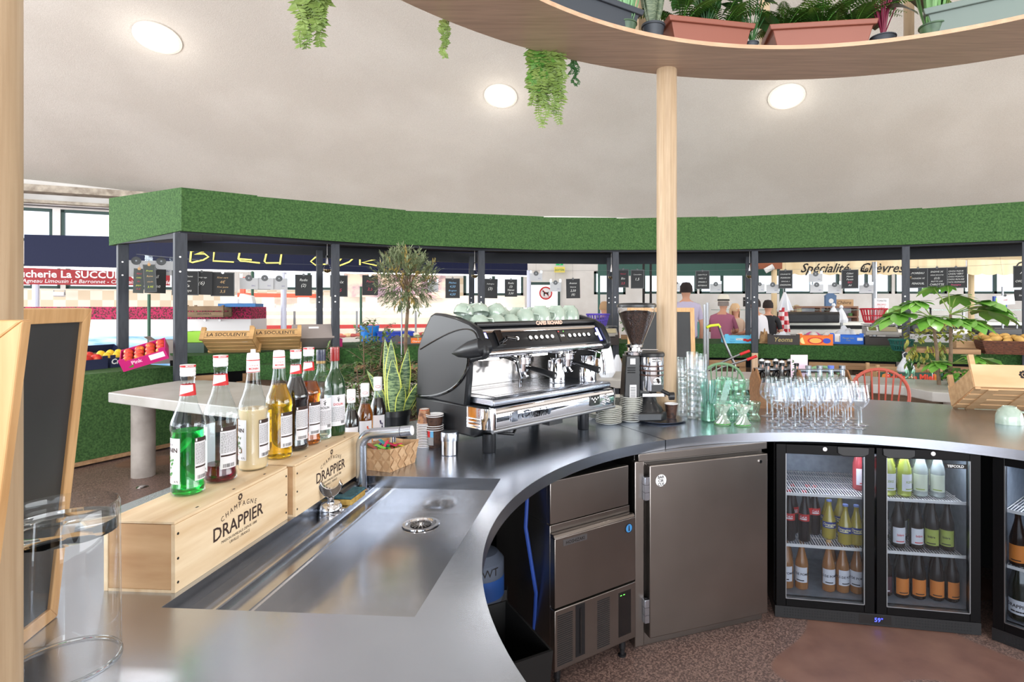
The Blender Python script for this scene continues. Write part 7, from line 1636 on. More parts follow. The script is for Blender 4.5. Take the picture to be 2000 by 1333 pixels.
obj('yellow_sleeve', M(flat('hi_vis', (206, 220, 60))).tube([(.0, .0, 1.24), (.04, .0, 1.262), (.13, .02, 1.272), (.145, .02, 1.24)], .017, 10), t)
for x in (-.0, .3): obj('wheel', M(BLACK).cyl((x - .02, .1, .10), (x + .02, .1, .10), .10, n=24).use(GM).cyl((x - .022, .1, .10), (x + .022, .1, .10), .03, n=12), t)
obj('toe_plate', M(GM).box(-.04, .36, -.16, .03, .004, .012), t)
obj('axle', M(GM).cyl((-.02, .1, .10), (.32, .1, .10), .008, n=8), t)
# ================================================================ FAR STALLS
TUBE = mat('tube_light', (255, 255, 255), .5, emis=(255, 250, 240), es=5)
NAVY = mat('navy_board', (16, 22, 54), .4, spec=.2); NEON = mat('neon_yellow', (244, 232, 120), .5, emis=(250, 240, 130), es=.5)
A = Vector((-9.5, 10.1, 0)); B = Vector((-.93, 13.2, 0)); AB = B - A
def onsign(px, z=None, py=None, off=0):
    k = (px - CX) / F; s_ = (k * A.y - A.x) / (AB.x - k * AB.y); p = A + AB * s_; n = Vector((AB.y, -AB.x, 0)).normalized(); p = p + n * off; p.z = z if z is not None else EYE - (py - CY) * p.y / F; return p
n_ = Vector((AB.y, -AB.x, 0)).normalized()
t = thing('navy_fascia', 'long navy shop fascia with yellow neon letters above the meat counter', 'shop sign', A); pts = [A + Z_ * 2.2, B + Z_ * 2.2, B + Z_ * 2.86, A + Z_ * 2.75]
obj('fascia_board', M(NAVY).prism([p - A for p in pts], -n_ * .08), t, smooth=0)
# neon letters traced on the board
let = [[(374, 490), (372, 512), (376, 513), (398, 508), (408, 502), (400, 496), (381, 497), (398, 492), (390, 488), (376, 491)], [(419, 490), (417, 510), (457, 512)], [(469, 491), (466, 506), (470, 510), (508, 514)], [(468, 506), (492, 508)], [(521, 494), (517, 511), (520, 514), (546, 514)], [(550, 496), (547, 517)], [(630, 503), (616, 503), (607, 511), (616, 518), (640, 516)], [(669, 503), (655, 518), (664, 519), (682, 512), (692, 503)], [(703, 505), (703, 518)], [(733, 507), (707, 513), (736, 519)]]
m = M(NEON)
for s_ in let: m.tube([onsign(x, py=y, off=.02) - A for x, y in s_], .016, 6)
obj('neon_letters', m, t)
obj('light_tube', M(TUBE).prism([p - A for p in [A + Z_ * 2.17, B + Z_ * 2.17, B + Z_ * 2.195, A + Z_ * 2.195]], n_ * -.05), t, smooth=0)
for f in (.35, .6, .85):
    l = bpy.data.lights.new('stall_tube', 'AREA'); l.shape = 'RECTANGLE'; l.size = 2.2; l.size_y = .1; l.energy = 26; l.color = (1, .97, .9); lo = bpy.data.objects.new('stall_tube', l); COL.objects.link(lo); lo.parent = t; lo.location = AB * f - n_ * .25 + Z_ * 2.14; lo.rotation_euler = (rad(25), 0, math.atan2(AB.y, AB.x))
# red banner
t = thing('red_banner', 'red butcher banner with white lettering across the far left windows', 'banner', (0, 0, 0)); BA = D(20, 538, 12.2); BB_ = D(332, 541, 13.2); bd_ = (BB_ - BA); bd_.z = 0; bu_ = bd_.normalized(); bn = Vector((bu_.y, -bu_.x, 0))
def bpt(px, py): k = (px - CX) / F; s_ = (k * BA.y - BA.x) / (bd_.x - k * bd_.y); p = BA + bd_ * s_; p.z = EYE - (py - CY) * p.y / F; return p
obj('cloth', M(flat('banner_red', (150, 26, 34))).prism([bpt(20, 556), bpt(332, 558), bpt(332, 535), bpt(20, 522)], -bn * .01), t, smooth=0)
m = M(PAPER).text('Boucherie La SUCCULENTE', .215, bpt(10, 541) + bn * .004, bu_, Z_, align='L', bold=.02).text('Agneau Limousin Le Barronnet - Charolais terroir Vendéen fermier', .115, bpt(43, 552) + bn * .004, bu_, Z_, align='L', shear=.2); obj('lettering', m, t, smooth=0)
# cherry cloth counter
t = thing('stall_counter', 'white counter with a cherry-print cloth band and pale blue base', 'counter', (0, 0, 0)); a = D(-60, 600, 8.9); b_ = D(490, 600, 9.3); d = (b_ - a); d.z = 0; du = d.normalized(); dn = Vector((du.y, -du.x, 0))
CHY = mat('cherry_print', (176, 36, 84), .8, c2=(70, 40, 40), scale=42, detail=1, band=(.45, .6)); n = CHY.node_tree
def strip(nm, z0, z1, mt, off): p = [a + dn * off, b_ + dn * off]; obj(nm, M(mt).prism([Vector((p[0].x, p[0].y, z0)), Vector((p[1].x, p[1].y, z0)), Vector((p[1].x, p[1].y, z1)), Vector((p[0].x, p[0].y, z1))], -dn * .6), t, smooth=0)
strip('cherry_cloth', 1.29, 1.485, CHY, .012); strip('white_panel', 1.02, 1.2895, mat('panel_white', (214, 212, 212), .5), 0); strip('blue_base', 0, 1.0195, mat('sea_print', (96, 160, 214), .5, c2=(206, 226, 240), scale=2, stretch=(1, 1, 6)), .01)
m = M(PAPER); [m.cyl(D(px, 626, 9.22) + dn * .0, D(px, 626, 9.22) + dn * .02, .02, n=8) for px in (401, 430)]; obj('fixings', m, t)
def acrate(label, px, py, Y, L, H, tx, parent=None):
    q = D(px, py, Y); t = thing('slatted_crate', label, 'crate', q, du.x * 0 + math.atan2(du.y, du.x)); OLD = wood('old_crate', (140, 116, 90), (110, 90, 70), 4, 0, .8, 8)
    for k in range(2): obj('front_slat', M(OLD).box(0, L, 0, .012, .01 + k * H * .52, .01 + k * H * .52 + H * .42), t)
    for k in range(2): obj('back_slat', M(OLD).box(0, L, .28, .292, .01 + k * H * .52, .01 + k * H * .52 + H * .42), t)
    for x in (0, L - .03):
        for y in (.0125, .25): obj('corner_post', M(OLD).box(x, x + .03, y, y + .029, 0, H + .015), t)
    obj('base', M(OLD).box(0, L, .012, .28, 0, .009), t)
    if tx: obj('stencil', M(BROWN).text(tx, .045, (L / 2, -.0015, .035), X_, Z_), t, smooth=0)
acrate('weathered slatted crate with stencilled letters on the cherry cloth counter', 362, 620, 8.85, .55, .17, 'AROMERA'); acrate('dark slatted crate beyond the end of the cherry cloth counter', 432, 650, 9.95, .5, .24, None)
o = obj('crate_stand', M(DARK).box(0, .5, 0, .3, 0, D(432, 650, 9.95).z - .001), None, loc=(D(432, 650, 9.95).x, 9.95, 0), rot=(0, 0, math.atan2(du.y, du.x))); tag(o, 'dark stand under the crate at the end of the cherry counter', 'stand')
# paper roll, poles
q = D(116, 575, 13.6); t = thing('paper_roll', 'white paper towel roll on the tiled wall, far left', 'paper roll', q, math.atan2(bu_.y, bu_.x)); obj('roll', M(PAPER).cyl((-.1, 0, 0), (.1, 0, 0), .06, n=16), t); obj('bracket', M(DSTEEL).box(-.11, -.1, -.01, .01, -.02, .10).box(.1, .11, -.01, .01, -.02, .10).box(-.11, .11, -.01, .01, .09, .10), t)
def pole(label, px, y0, y1, Y, r, mt): 
    a = D(px, y0, Y); b_ = D(px, y1, Y); tag(obj('pole', M(mt).cyl(Vector((a.x, a.y, 0)), a, r, n=10), None), label, 'pole')
GP = flat('pole_green', (52, 90, 70)); WPX = flat('pole_white', (206, 210, 230), .3)
pole('thin green pole rising behind the plain black board, far left', 291, 575, 640, 8.6, .022, GP); pole('thin green pole before the meat counter', 493, 530, 640, 9.6, .022, GP); pole('pale blue-white pole before the meat counter', 554, 532, 640, 9.8, .045, WPX); pole('thin dark pole behind the olive tree', 705, 560, 650, 9.8, .02, GP); pole('white steel pole beside the cups, behind the machine', 1033, 528, 620, 12.0, .045, WPX)
pole('white wrapped pole at the far left before the tiled wall', 70, 556, 600, 12.0, .06, WPX); pole('pale timber post between the boards above the fatsia', 1897, 530, 620, 12.2, .06, flat('timber_pale', (214, 190, 150))); pole('grey steel upright rising through the goat-cheese stall', 1708, 512, 640, 9.6, .04, DSTEEL); pole('black upright rising left of the oak post', 1257, 515, 640, 10.5, .022, INK); pole('second black upright left of the oak post', 1271, 515, 640, 10.5, .022, INK); pole('pale rough post left of the gingham apron', 1512, 530, 640, 10.5, .05, flat('timber_pale', (214, 190, 150)))
# orange-red shelf rack
t = thing('red_rack', 'orange-red steel rack bar on a post over the meat counter', 'rack', D(473, 600, 12.75)); o0 = D(473, 600, 12.75); OR = flat('orange_red', (226, 76, 44), .4)
obj('post', M(OR).box(-.05, .05, 0, .05, -1.4, .66), t); q1 = D(467, 577, 12.75) - o0; q2 = D(620, 579, 13.3) - o0; obj('cross_bar', M(OR).prism([q1 + Z_ * -.04 - Y_ * .01, q2 + Z_ * -.04 - Y_ * .01, q2 + Z_ * .05 - Y_ * .01, q1 + Z_ * .05 - Y_ * .01], (0, -.06, 0)), t)
# meat counter
MA_ = D(430, 660, 10.9); MB_ = D(1035, 660, 12.6); md = MB_ - MA_; md.z = 0; Lm = md.length; t = thing('meat_counter', 'long lit glass meat counter behind the produce stall', 'display counter', Vector((MA_.x, MA_.y, 0)), math.atan2(md.y, md.x))
GB = mat('case_white', (240, 238, 232), .4); obj('base', M(flat('case_blue', (120, 170, 220))).box(0, Lm, .0, .95, 0, .62), t); obj('red_band', M(flat('case_red', (190, 40, 40))).box(0, Lm, -.02, -.001, .62, .72).box(0, Lm, .80, .84, 1.02, 1.10), t); obj('deck', M(GB).box(0, Lm, .0, .9, .72, .86), t)
obj('back_shelf', M(GB).box(0, Lm, .85, 1.2, 1.24, 1.30), t); obj('glass_front', M(CLEAR).prism([Vector((0, .0, .86)), Vector((0, .01, .86)), Vector((0, .26, 1.40)), Vector((0, .25, 1.40))], (Lm, 0, 0)), t); obj('top_shelf', M(mat('case_glow', (255, 250, 240), .4, emis=(255, 246, 230), es=1.2)).box(0, Lm, .25, .62, 1.40, 1.46), t); 
for k in range(6): obj('upright', M(DSTEEL).box(Lm * k / 5 - .02 * (k > 0), Lm * k / 5 + .02 * (k < 5), .55, .58, .86, 1.40), t)
mw = Matrix.Translation((MA_.x, MA_.y, 0)) @ Matrix.Rotation(math.atan2(md.y, md.x), 4, 'Z'); MC = [((170, 60, 56), 'red meat cut'), ((226, 196, 150), 'pale cheese or poultry piece'), ((196, 110, 90), 'pink charcuterie piece'), ((236, 226, 206), 'white tray of prepared food')]
for i in range(60):
    ci = random.choice((0, 0, 1, 2, 3, 2)); c, nm = MC[ci]; p = mw @ Vector((.15 + (Lm - .3) * i / 60, rnd(.15, .6), .86)); r = rnd(.06, .11); o = obj('meat_piece', M(mat('meat_%d' % ci, c, .5, c2=tuple(min(255, int(v * 1.15)) for v in c), scale=18)).sphere((0, 0, r * .42), r, 10, (1.3, .8, .45)), None, loc=p, rot=(0, 0, rnd(0, 3))); tag(o, nm + ' lying in the lit meat counter', 'food', nm + 's in the meat counter')
t2 = thing('tiled_backdrop', 'cream tiled back wall panel behind the lit meat counter', 'wall panel', (0, 0, 0)); p = [D(430, 600, 13.2), D(1025, 600, 14.6)]; obj('panel', M(mat('backdrop_cream', (236, 222, 204), .5, c2=(246, 236, 222), scale=4)).prism([Vector((q.x, q.y, z)) for q, z in ((p[0], 0), (p[1], 0), (p[1], 1.75), (p[0], 1.75))], (0, .05, 0)), t2, smooth=0)
m = M(mat('poster_food', (222, 196, 176), .5, c2=(150, 120, 140), scale=3, band=(.4, .6))); a1, a2 = D(672, 557, 13.4), D(870, 560, 13.9); m.prism([a1 + Z_ * -.28, a2 + Z_ * -.28, a2 + Z_ * .28, a1 + Z_ * .28], (0, .02, 0)); tag(obj('food_poster', m, smooth=0), 'long food photo poster above the meat counter behind the olive tree', 'poster')
# scales / pans on case
for (px, lb) in ((590, 'white market scale on the meat counter shelf'), (520, 'white slicing machine on the meat counter'), (725, 'small white till on the meat counter')):
    q = D(px, 603, 12.3); t = thing('counter_scale', lb, 'scale', q, .3); obj('body', M(WHITE).box(-.15, .15, 0, .25, 0, .10), t, bevel=.01); obj('head', M(WHITE).box(-.12, .12, .2, .24, .10, .24), t, bevel=.01)
# blue bucket, crates
q = onS(722, 669); t = thing('blue_bucket', 'bright blue bucket with a wire handle behind the leafy bush', 'bucket', Vector((q.x, q.y, zS))); obj('tub', M(flat('bucket_blue', (30, 130, 220), .35)).lathe([(.0001, 0), (.11, 0), (.13, .22), (.137, .22), (.137, .24), (.128, .24), (.11, .01)], 28), t); obj('handle', M(DSTEEL).tube([(.135 * math.cos(a), 0, .22 + .10 * math.sin(a)) for a in [PI * k / 12 for k in range(13)]], .004, 6), t)
t = thing('blue_crate', 'royal blue plastic crate beside the blue bucket', 'crate', onS(738, 670), LW(1)); obj('crate', M(flat('crate_blue', (40, 70, 190), .4)).box(0, .5, 0, .32, 0, .15), t, bevel=.01); obj('rim', M(flat('crate_blue', (40, 70, 190))).box(-.012, .512, -.012, .332, .13, .155), t, bevel=.004)
q = D(455, 616, 8.9); t = thing('blue_tray', 'blue tray heaped with white packages at the end of the cherry counter', 'tray', Vector((q.x - .05, 8.95, 1.295 + .17)), .1); obj('tray', M(flat('crate_blue2', (50, 110, 170))).box(-.2, .35, 0, .3, 0, .05), t); obj('packages', M(PAPER).box(-.12, .08, .03, .2, .051, .13).prism([Vector((.05, .05, .051)), Vector((.3, .05, .051)), Vector((.27, .05, .17)), Vector((.10, .05, .21))], (0, .12, 0)), t, bevel=.01); t.location.z = 1.486
# green and cream awnings
t = thing('green_awning', 'dark green awning band across the far wall, right of the centre', 'awning', (0, 0, 0)); a, b_ = D(1168, 528, 12.8), D(1530, 528, 12.8); GA = flat('awning_green', (52, 90, 82), .6); obj('valance', M(GA).box(a.x, b_.x, 12.8, 12.84, 2.17, 2.42), t, smooth=0); [obj('pole', M(GA).box(x, x + .05, 12.85, 12.9, 0, 2.42), t) for x in (a.x, b_.x - .05)]; obj('roof', M(GA).prism([Vector((a.x, 12.8, 2.42)), Vector((a.x, 13.9, 2.6)), Vector((a.x, 13.9, 2.62)), Vector((a.x, 12.8, 2.44))], (b_.x - a.x, 0, 0)), t, smooth=0)
t = thing('cream_awning', 'cream scalloped awning with black script lettering at the far right', 'awning', (0, 0, 0)); CA = mat('awning_cream', (232, 216, 180), .7, c2=(214, 190, 150), scale=2, stretch=(2, 2, .4)); Yc = 11.4
def AX(px): return (px - CX) / F * Yc
for (x0, x1) in ((1524, 1886), (1890, 2120)):
    m = M(CA); n = int((x1 - x0) / 26); pts = [Vector((AX(x0), Yc, 2.40)), Vector((AX(x1), Yc, 2.40))]; N = n * 6
    low = [Vector((AX(x0 + (x1 - x0) * k / N), Yc, 2.135 - .03 * abs(math.sin(PI * n * k / N)))) for k in range(N + 1)]
    m.prism([Vector((AX(x0), Yc, 2.40))] + low + [Vector((AX(x1), Yc, 2.40))], (0, .01, 0)); obj('valance', m, t, smooth=0)
    obj('roof', M(CA).prism([Vector((AX(x0), Yc, 2.40)), Vector((AX(x0), Yc + 1.2, 2.62)), Vector((AX(x0), Yc + 1.2, 2.63)), Vector((AX(x0), Yc, 2.41))], (AX(x1) - AX(x0), 0, 0)), t, smooth=0)
m = M(INK).text('Spécialité', .25, (AX(1612), Yc - .004, 2.165), X_, Z_, shear=.4, bold=.015).text('de', .17, (AX(1688), Yc - .004, 2.17), X_, Z_, shear=.3, bold=.01).text('Chèvres', .26, (AX(1724), Yc - .004, 2.165), X_, Z_, shear=.4, bold=.015).text('Char', .26, (AX(2010), Yc - .004, 2.20), X_, Z_, shear=.4, bold=.015); obj('script_lettering', m, t, smooth=0)
# goat cheese counter
t = thing('cheese_counter', 'white glass-topped cheese counter at the far right', 'display counter', (AX(1385), 10.75, 0)); Lc = AX(2100) - AX(1385)
obj('base', M(mat('case_grey', (196, 196, 196), .5)).box(0, Lc, 0, .9, 0, .98), t); obj('deck', M(GB).box(0, Lc, -.05, .9, .9805, 1.06).box(0, Lc, .30, .9, 1.13, 1.19), t); obj('dark_gap', M(DARK).box(0, Lc, .31, .85, 1.061, 1.129), t)
obj('glass_top', M(mat('aqua_glass', (170, 214, 206), .05, trans=.8)).box(0, Lc, .1, .5, 1.42, 1.43), t)
for px in (1522, 1641, 1752, 1890): obj('glass_post', M(DSTEEL).box((px - 1385) / F * 10.4 - .02, (px - 1385) / F * 10.4 + .02, .1, .13, 1.06, 1.42), t)
q = D(1592, 632, 10.1); t = thing('bread_bin', 'black curved tray cover lying on the cheese counter', 'tray', Vector((q.x, 10.5, 1.192)), 0); obj('cover', M(BLACKM).prism([Vector((-.62, 0, 0)), Vector((-.62, 0, .16)), Vector((-.58, .08, .20)), Vector((-.58, .3, .20)), Vector((-.58, .3, 0))], (1.24, 0, 0)), t, bevel=.02)
# wall shelf with cheeses
t = thing('wall_shelf', 'lilac-backed wooden display shelf behind the cheese counter', 'shelf', (0, 0, 0)); Ys = 14.6
def SX(px): return (px - CX) / F * Ys
def SZ(py): return EYE - (py - CY) / F * Ys
obj('back', M(flat('lilac_back', (206, 204, 216))).box(SX(1545), SX(1664), Ys, Ys + .02, SZ(650), SZ(600)), t); WS = wood('shelf_wood', (150, 110, 86), (130, 90, 70), 3, 0)
for y in (600, 619, 650): obj('board', M(WS).box(SX(1545), SX(1665), Ys - .3, Ys - .001, SZ(y) - .02, SZ(y) + .02), t)
for x in (1545, 1593, 1664): obj('upright', M(WS).box(SX(x) - .02, SX(x) + .02, Ys - .3, Ys - .001, SZ(650) + .021, SZ(619) - .021).box(SX(x) - .02, SX(x) + .02, Ys - .3, Ys - .001, SZ(619) + .021, SZ(600) - .021), t)
obj('plinth', M(flat('lilac_back', (206, 204, 216))).box(SX(1545), SX(1665), Ys - .3, Ys, 0, SZ(650) - .021), t)
def onW(nm, label, px, py, m, cat): tag(obj(nm, m, None, loc=(SX(px), Ys - .16, SZ(py) + .0205)), label, cat)
onW('blue_clock', 'small blue ornate clock on top of the cheese shelf', 1616, 600, M(flat('clock_blue', (90, 120, 160))).box(-.13, .13, -.05, .05, 0, .25).prism([Vector((-.15, -.05, .25)), Vector((.15, -.05, .25)), Vector((0, -.05, .36))], (0, .1, 0)).use(PAPER).cyl((0, -.055, .13), (0, -.05, .13), .06), 'clock')
onW('wooden_plaque', 'pale wooden plaque with dark script on top of the cheese shelf', 1643, 600, M(SLT).box(-.23, .23, 0, .02, 0, .17).use(BROWN).text('Chèvre', .12, (0, -.002, .05), X_, Z_, shear=.3), 'plaque')
onW('owl_figure', 'dark brown wooden owl figure on the middle cheese shelf', 1611, 619, M(flat('owl_brown', (84, 58, 44))).lathe([(.0001, 0), (.07, 0), (.09, .08), (.075, .15), (.06, .18), (.0001, .19)], 16).prism([Vector((-.06, -.02, .16)), Vector((-.02, -.02, .18)), Vector((-.06, -.02, .24))], (0, .04, 0)).prism([Vector((.06, -.02, .16)), Vector((.02, -.02, .18)), Vector((.06, -.02, .24))], (0, .04, 0)), 'figurine')
onW('wicker_ball', 'round straw ball at the left end of the cheese shelf', 1551, 619, M(flat('straw_tan', (196, 176, 140))).sphere((0, 0, .14), .13, 14, (1, .8, 1.1)), 'ornament')
for k, (px, c) in enumerate(((1575, (60, 70, 50)), (1587, (90, 130, 80)), (1603, (100, 150, 90)), (1622, (50, 50, 60)), (1655, (80, 130, 70)))): onW('cheese_round', ['dark', 'green', 'bright green', 'black', 'leafy green'][k] + ' small object standing on the middle cheese shelf', px, 619, M(flat('shelf_item_%d' % k, c)).lathe([(.0001, 0), (.05, 0), (.05, .07), (.0001, .08)], 14), 'ornament')
# gingham apron under a plastic hood
q = D(1530, 612, 10.45); t = thing('gingham_apron', 'red and white gingham apron hanging under a white plastic hood', 'apron', q)
GI = bpy.data.materials.new('gingham'); GI.use_nodes = True; nt = GI.node_tree; ck = nt.nodes.new('ShaderNodeTexChecker'); ck.inputs['Scale'].default_value = 13; ck.inputs['Color1'].default_value = lin((200, 40, 56)) + (1,); ck.inputs['Color2'].default_value = lin((240, 226, 228)) + (1,); tc = nt.nodes.new('ShaderNodeTexCoord'); nt.links.new(tc.outputs['Object'], ck.inputs[0]); nt.links.new(ck.outputs[0], nt.nodes['Principled BSDF'].inputs['Base Color'])
def cloth(mt, w0, w1, h, seed):
    m = M(mt); V = []; n = 16
    for j in range(7):
        f = j / 6; w_ = w0 + (w1 - w0) * f
        for i in range(n + 1): g = i / n; V.append((w_ * (g - .5), .035 * math.sin(g * 14 + seed) * f - .06 * math.sin(PI * g), -h * f))
    m.add(V, [(j * (n + 1) + i, j * (n + 1) + i + 1, (j + 1) * (n + 1) + i + 1, (j + 1) * (n + 1) + i) for j in range(6) for i in range(n)]); return m
obj('apron', cloth(GI, .14, .27, .44, 1), t, loc=(0, 0, .10)); obj('plastic_hood', cloth(TISW, .04, .30, .33, 3), t, loc=(.02, -.01, .38)); obj('hanger', M(DSTEEL).tube([(0, 0, .36), (0, 0, .72)], .006, 6), t)
for (px, lb, s_) in ((1656, 'knotted white plastic bags with violet ties on the cheese counter, left', 1), (1672, 'knotted white plastic bag on the cheese counter, right', .9), (1632, 'crumpled clear bag on the cheese counter', .55)):
    q = D(px, 640, 10.2); m = M(TISW).lathe([(.02, .36), (.04, .32), (.02, .29), (.08, .18), (.13, .06), (.12, 0), (.0001, 0)], 11); o = obj('plastic_bag', m, None, loc=(q.x, 10.75, 1.1915), smooth=10); o.scale = (s_, s_, s_); tag(o, lb, 'bag')
# brown beam lamp, pay terminal, slicer
q = D(1515, 519, 10.5); t = thing('timber_frame', 'reddish timber stall frame corner with a spot lamp', 'frame', q); obj('beam', M(flat('redwood', (150, 88, 60))).box(-.3, .12, 0, .1, -.06, .06).box(-.5, -.3, 0, .1, -.02, .06), t); obj('spot_lamp', M(WHITE).cyl((-.2, -.02, -.10), (-.06, -.06, -.02), .05, n=14), t); obj('post', M(flat('timber_pale', (214, 190, 150))).box(-.04, .03, .02, .09, -2.25, -.061), t)
q = D(1960, 655, 8.9); t = thing('till', 'electronic till with blue-rimmed green screen at the far right', 'till', Vector((q.x, 9.0, 1.05))); obj('pole', M(DSTEEL).cyl((.06, 0, 0), (.06, 0, .75), .015, n=8), t); obj('screen', M(flat('till_blue', (60, 90, 170))).box(-.10, .10, -.04, 0, .42, .60).use(mat('lcd_green', (150, 200, 40), .5, emis=(150, 200, 40), es=.5)).box(-.075, .075, -.042, -.04, .445, .575), t, smooth=0); obj('body', M(BLACK).box(-.22, .3, -.1, .3, .0, .10), t, bevel=.01); obj('handle', M(DSTEEL).tube([(-.2, 0, .1), (-.2, 0, .26), (.28, 0, .26), (.28, 0, .1)], .014, 8), t)
o = obj('till_stand', M(flat('case_grey2', (170, 170, 170))).box(-.35, .45, -.2, .4, 0, 1.049), None, loc=(q.x, 9.0, 0)); tag(o, 'grey stand carrying the till at the far right', 'stand')
q = D(1835, 640, 8.9); t = thing('black_crate', 'black plastic chair back and crate behind the fatsia leaves', 'crate', Vector((q.x, 9.1, 1.062))); obj('crate', M(BLACK).box(-.3, .35, 0, .3, 0, .16), t, bevel=.02); obj('arch', M(BLACK).tube([(-.28, .1, .15), (-.28, .1, .40), (-.12, .1, .46), (.05, .1, .40), (.05, .1, .15)], .016, 8), t)
o = obj('crate_plinth', M(flat('case_grey2', (170, 170, 170))).box(-.5, .5, -.05, .4, 0, 1.061), None, loc=(q.x, 9.1, 0)); tag(o, 'grey plinth under the black crate behind the fatsia', 'stand')
q = D(1780, 640, 15.8); o = obj('green_skirting', M(flat('aqua_wall', (110, 170, 160))).box(SX(1360), SX(2100), 16.45, 16.55, .6, 1.05), None); o['kind'] = 'structure'; o.name = 'trim_3'
# small notices
for (px, py, w_, h_, lb) in ((1456, 590, 9, 18, 'black notice with white script beside the timber-footed post'), (1016, 593, 9, 5, 'small white notice on the wall above the cups')):
    q = D(px, py, 9.6 if px > 1200 else 16.585); s_ = F / q.y; tag(obj('notice', M(INK if px > 1200 else PAPER).box(-w_ / s_ / 2, w_ / s_ / 2, 0, .01, -h_ / s_ / 2, h_ / s_ / 2).use(PAPER if px > 1200 else INK).text('Le Petit', w_ / s_ * .25, (0, -.002, .02), X_, Z_, shear=.3), None, loc=q, smooth=0), lb, 'notice')
# ================================================================ PEOPLE
SKIN = mat('skin', (206, 152, 124), .55)
def person(label, x, Y, h, facing, shirt, trous, hair, arms='down', hat=None, lean=0, hairlen=0, grp=None, bulk=1.0):
    t = thing('person', label, 'person', (x, Y, 0), facing); k = h / 1.75
    # skeleton in metres (faces local -y)
    J = {'pel': (0, 0, .95, .145), 'wst': (0, .0, 1.08, .13), 'chs': (0, .0 - lean * .1, 1.28, .155), 'shd': (0, -lean * .16, 1.42, .11), 'nck': (0, -lean * .2, 1.50, .052), 'hd0': (0, -lean * .24 - .01, 1.56, .058), 'hd1': (0, -lean * .26 - .01, 1.635, .092), 'hd2': (0, -lean * .27, 1.71, .068)}
    Ed = [('pel', 'wst'), ('wst', 'chs'), ('chs', 'shd'), ('shd', 'nck'), ('nck', 'hd0'), ('hd0', 'hd1'), ('hd1', 'hd2')]
    for s_, n_ in ((-1, 'l'), (1, 'r')):
        J[n_ + 'hip'] = (s_ * .10, 0, .88, .095); J[n_ + 'kne'] = (s_ * .11, -.01, .49, .062); J[n_ + 'ank'] = (s_ * .11, .02, .09, .042); J[n_ + 'toe'] = (s_ * .12, -.13, .035, .035)
        J[n_ + 'sho'] = (s_ * .18, -lean * .15, 1.40, .062)
        if arms == 'down': J[n_ + 'elb'] = (s_ * .25, .02, 1.12, .042); J[n_ + 'wri'] = (s_ * .24, -.05, .88, .028); J[n_ + 'pal'] = (s_ * .235, -.07, .81, .032)
        else: J[n_ + 'elb'] = (s_ * .26, -.10 - lean * .1, 1.16, .042); J[n_ + 'wri'] = (s_ * .16, -.32 - lean * .1, 1.12, .028); J[n_ + 'pal'] = (s_ * .13, -.38 - lean * .1, 1.11, .032)
        Ed += [('pel', n_ + 'hip'), (n_ + 'hip', n_ + 'kne'), (n_ + 'kne', n_ + 'ank'), (n_ + 'ank', n_ + 'toe'), ('shd', n_ + 'sho'), (n_ + 'sho', n_ + 'elb'), (n_ + 'elb', n_ + 'wri'), (n_ + 'wri', n_ + 'pal')]
        pw = Vector(J[n_ + 'pal'][:3]); dr = (pw - Vector(J[n_ + 'wri'][:3])).normalized(); sd = Vector((0, 1, 0)) if arms == 'down' else Vector((1, 0, 0))
        for f in range(5):
            b0 = pw + dr * (.02 if f else -.02) + sd * (.027 - .018 * f) ; nm = n_ + 'f%d' % f; J[nm] = (*b0, .0095); e_ = b0 + (dr + (sd * .8 if f == 0 else Vector((0, 0, 0)))).normalized() * (.075 - .006 * abs(f - 2)) + Vector((0, -.015, 0)); J[nm + 'e'] = (*e_, .0075); Ed += [(n_ + 'pal', nm), (nm, nm + 'e')]
    ks = list(J); me = bpy.data.meshes.new('body'); me.from_pydata([Vector(J[n][:3]) * k for n in ks], [(ks.index(a), ks.index(b_)) for a, b_ in Ed], [])
    o = bpy.data.objects.new('body', me); COL.objects.link(o); sm = o.modifiers.new('s', 'SKIN'); o.modifiers.new('u', 'SUBSURF').levels = 2; o.modifiers['u'].render_levels = 2
    for i, n in enumerate(ks):
        r = J[n][3] * k; fl = (1.25 * bulk, .85) if n in ('pel', 'wst', 'chs', 'shd') else (1, 1); me.skin_vertices[0].data[i].radius = (r * fl[0], r * fl[1]) if n in ('pel', 'wst', 'chs', 'shd') else (r, r)
    me.skin_vertices[0].data[0].use_root = True
    dg = bpy.context.evaluated_depsgraph_get(); ev = o.evaluated_get(dg); nm = bpy.data.meshes.new_from_object(ev); bpy.data.objects.remove(o)
    for x_ in (SKIN, shirt, trous): nm.materials.append(x_)
    for p in nm.polygons:
        c = p.center / k; p.use_smooth = True
        arm = abs(c.x) > .19 or (c.y < -.16 and arms != 'down' and c.z > 1)
        p.material_index = 0 if c.z > 1.475 else (1 if (c.z > .93 and not (arm and c.z < 1.2)) else (0 if arm or c.z < .45 else 2))
    bo = bpy.data.objects.new('body', nm); COL.objects.link(bo); bo.parent = t
    hc = Vector((0, -lean * .27 - .01, 1.66)) * k
    m = M(hair); m.lathe([(.0001, .125 * k), (.06 * k, .115 * k), (.095 * k, .06 * k), (.102 * k, .0), (.098 * k, -.04 * k)], 22, Matrix.Translation(hc + Vector((0, .012, 0)))); 
    if hairlen: m.lathe([(.104 * k, .02), (.11 * k, -.06), (.10 * k, -.06 - hairlen), (.07 * k, -.08 - hairlen)], 18, Matrix.Translation(hc + Vector((0, .025, 0))), a0=rad(-20), a1=rad(200))
    obj('hair', m, t)
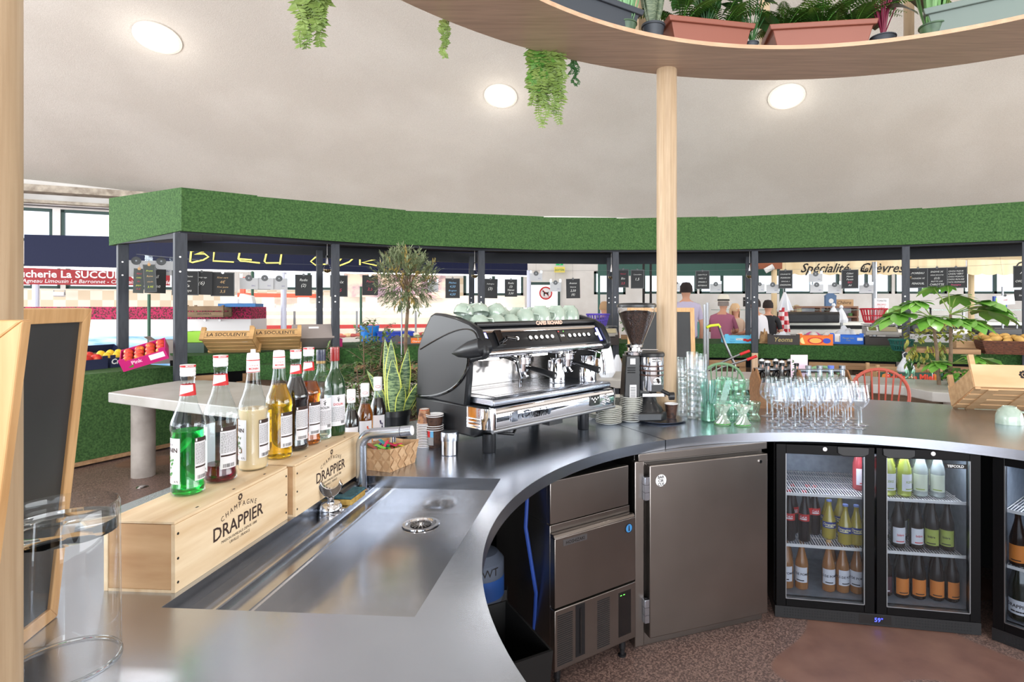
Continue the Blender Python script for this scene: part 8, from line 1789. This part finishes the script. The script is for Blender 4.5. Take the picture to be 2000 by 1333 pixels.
    m = M(SKIN); m.sphere(hc + Vector((0, -.095 * k, -.015)), .016 * k, 8, (.8, 1.2, 1.4)); [m.sphere(hc + Vector((s_ * .095 * k, .005, -.01)), .022 * k, 8, (.4, .8, 1.2)) for s_ in (-1, 1)]; m.use(PAPER); [m.sphere(hc + Vector((s_ * .033 * k, -.088 * k, .012)), .011 * k, 8) for s_ in (-1, 1)]; m.use(BROWN); [m.sphere(hc + Vector((s_ * .033 * k, -.097 * k, .012)), .005 * k, 6) for s_ in (-1, 1)]; m.use(flat('lips', (170, 90, 84))).sphere(hc + Vector((0, -.09 * k, -.055 * k)), .02 * k, 8, (1.1, .4, .35)); obj('face', m, t)
    if hat: obj('hat', M(hat).lathe([(.17 * k, .045), (.165 * k, .05), (.11 * k, .05), (.105 * k, .11), (.085 * k, .16), (.0001, .165)], 28, Matrix.Translation(hc)).use(INK).lathe([(.112 * k, .052), (.109 * k, .08)], 28, Matrix.Translation(hc)), t)
    return t
def PXX(px, Y): return (px - CX) / F * Y
person('person seen from behind in a pale lavender t-shirt and grey shorts', PXX(1340, 9.6), 9.6, 1.86, PI, flat('shirt_lavender', (190, 180, 204), .8), flat('shorts_grey', (90, 86, 104), .8), flat('hair_dark', (44, 34, 32), .8), bulk=1.1)
person('person in a dusty pink shirt and white straw hat, bending to the counter', PXX(1408, 9.9), 9.9, 1.62, PI - .5, flat('shirt_pink', (164, 96, 122), .8), flat('trousers_dark', (60, 56, 66), .8), flat('hair_grey', (150, 140, 134), .8), arms='fwd', hat=flat('hat_straw', (226, 220, 206), .8), lean=.7, bulk=1.25)
person('person with long blonde hair beside the one in the straw hat', PXX(1436, 10.3), 10.3, 1.52, .4, flat('top_beige', (206, 180, 160), .8), flat('trousers_dark', (60, 56, 66), .8), flat('hair_blonde', (214, 180, 140), .8), hairlen=.2)
person('person in a white t-shirt bending over, right of the timber-footed post', PXX(1489, 9.7), 9.7, 1.60, PI + .6, flat('shirt_white', (222, 220, 226), .8), flat('trousers_dark', (60, 56, 66), .8), flat('hair_dark', (44, 34, 32), .8), arms='fwd', lean=.6)
person('person in a black t-shirt behind the one in white', PXX(1500, 10.3), 10.3, 1.58, PI - .4, flat('shirt_black', (40, 40, 44), .8), flat('trousers_dark', (60, 56, 66), .8), flat('hair_dark', (44, 34, 32), .8))
person('person with light brown hair and dark top behind the purple basket', PXX(1181, 9.8), 9.8, 1.55, PI, flat('shirt_black', (40, 40, 44), .8), flat('trousers_dark', (60, 56, 66), .8), flat('hair_sand', (176, 140, 104), .8), arms='down')
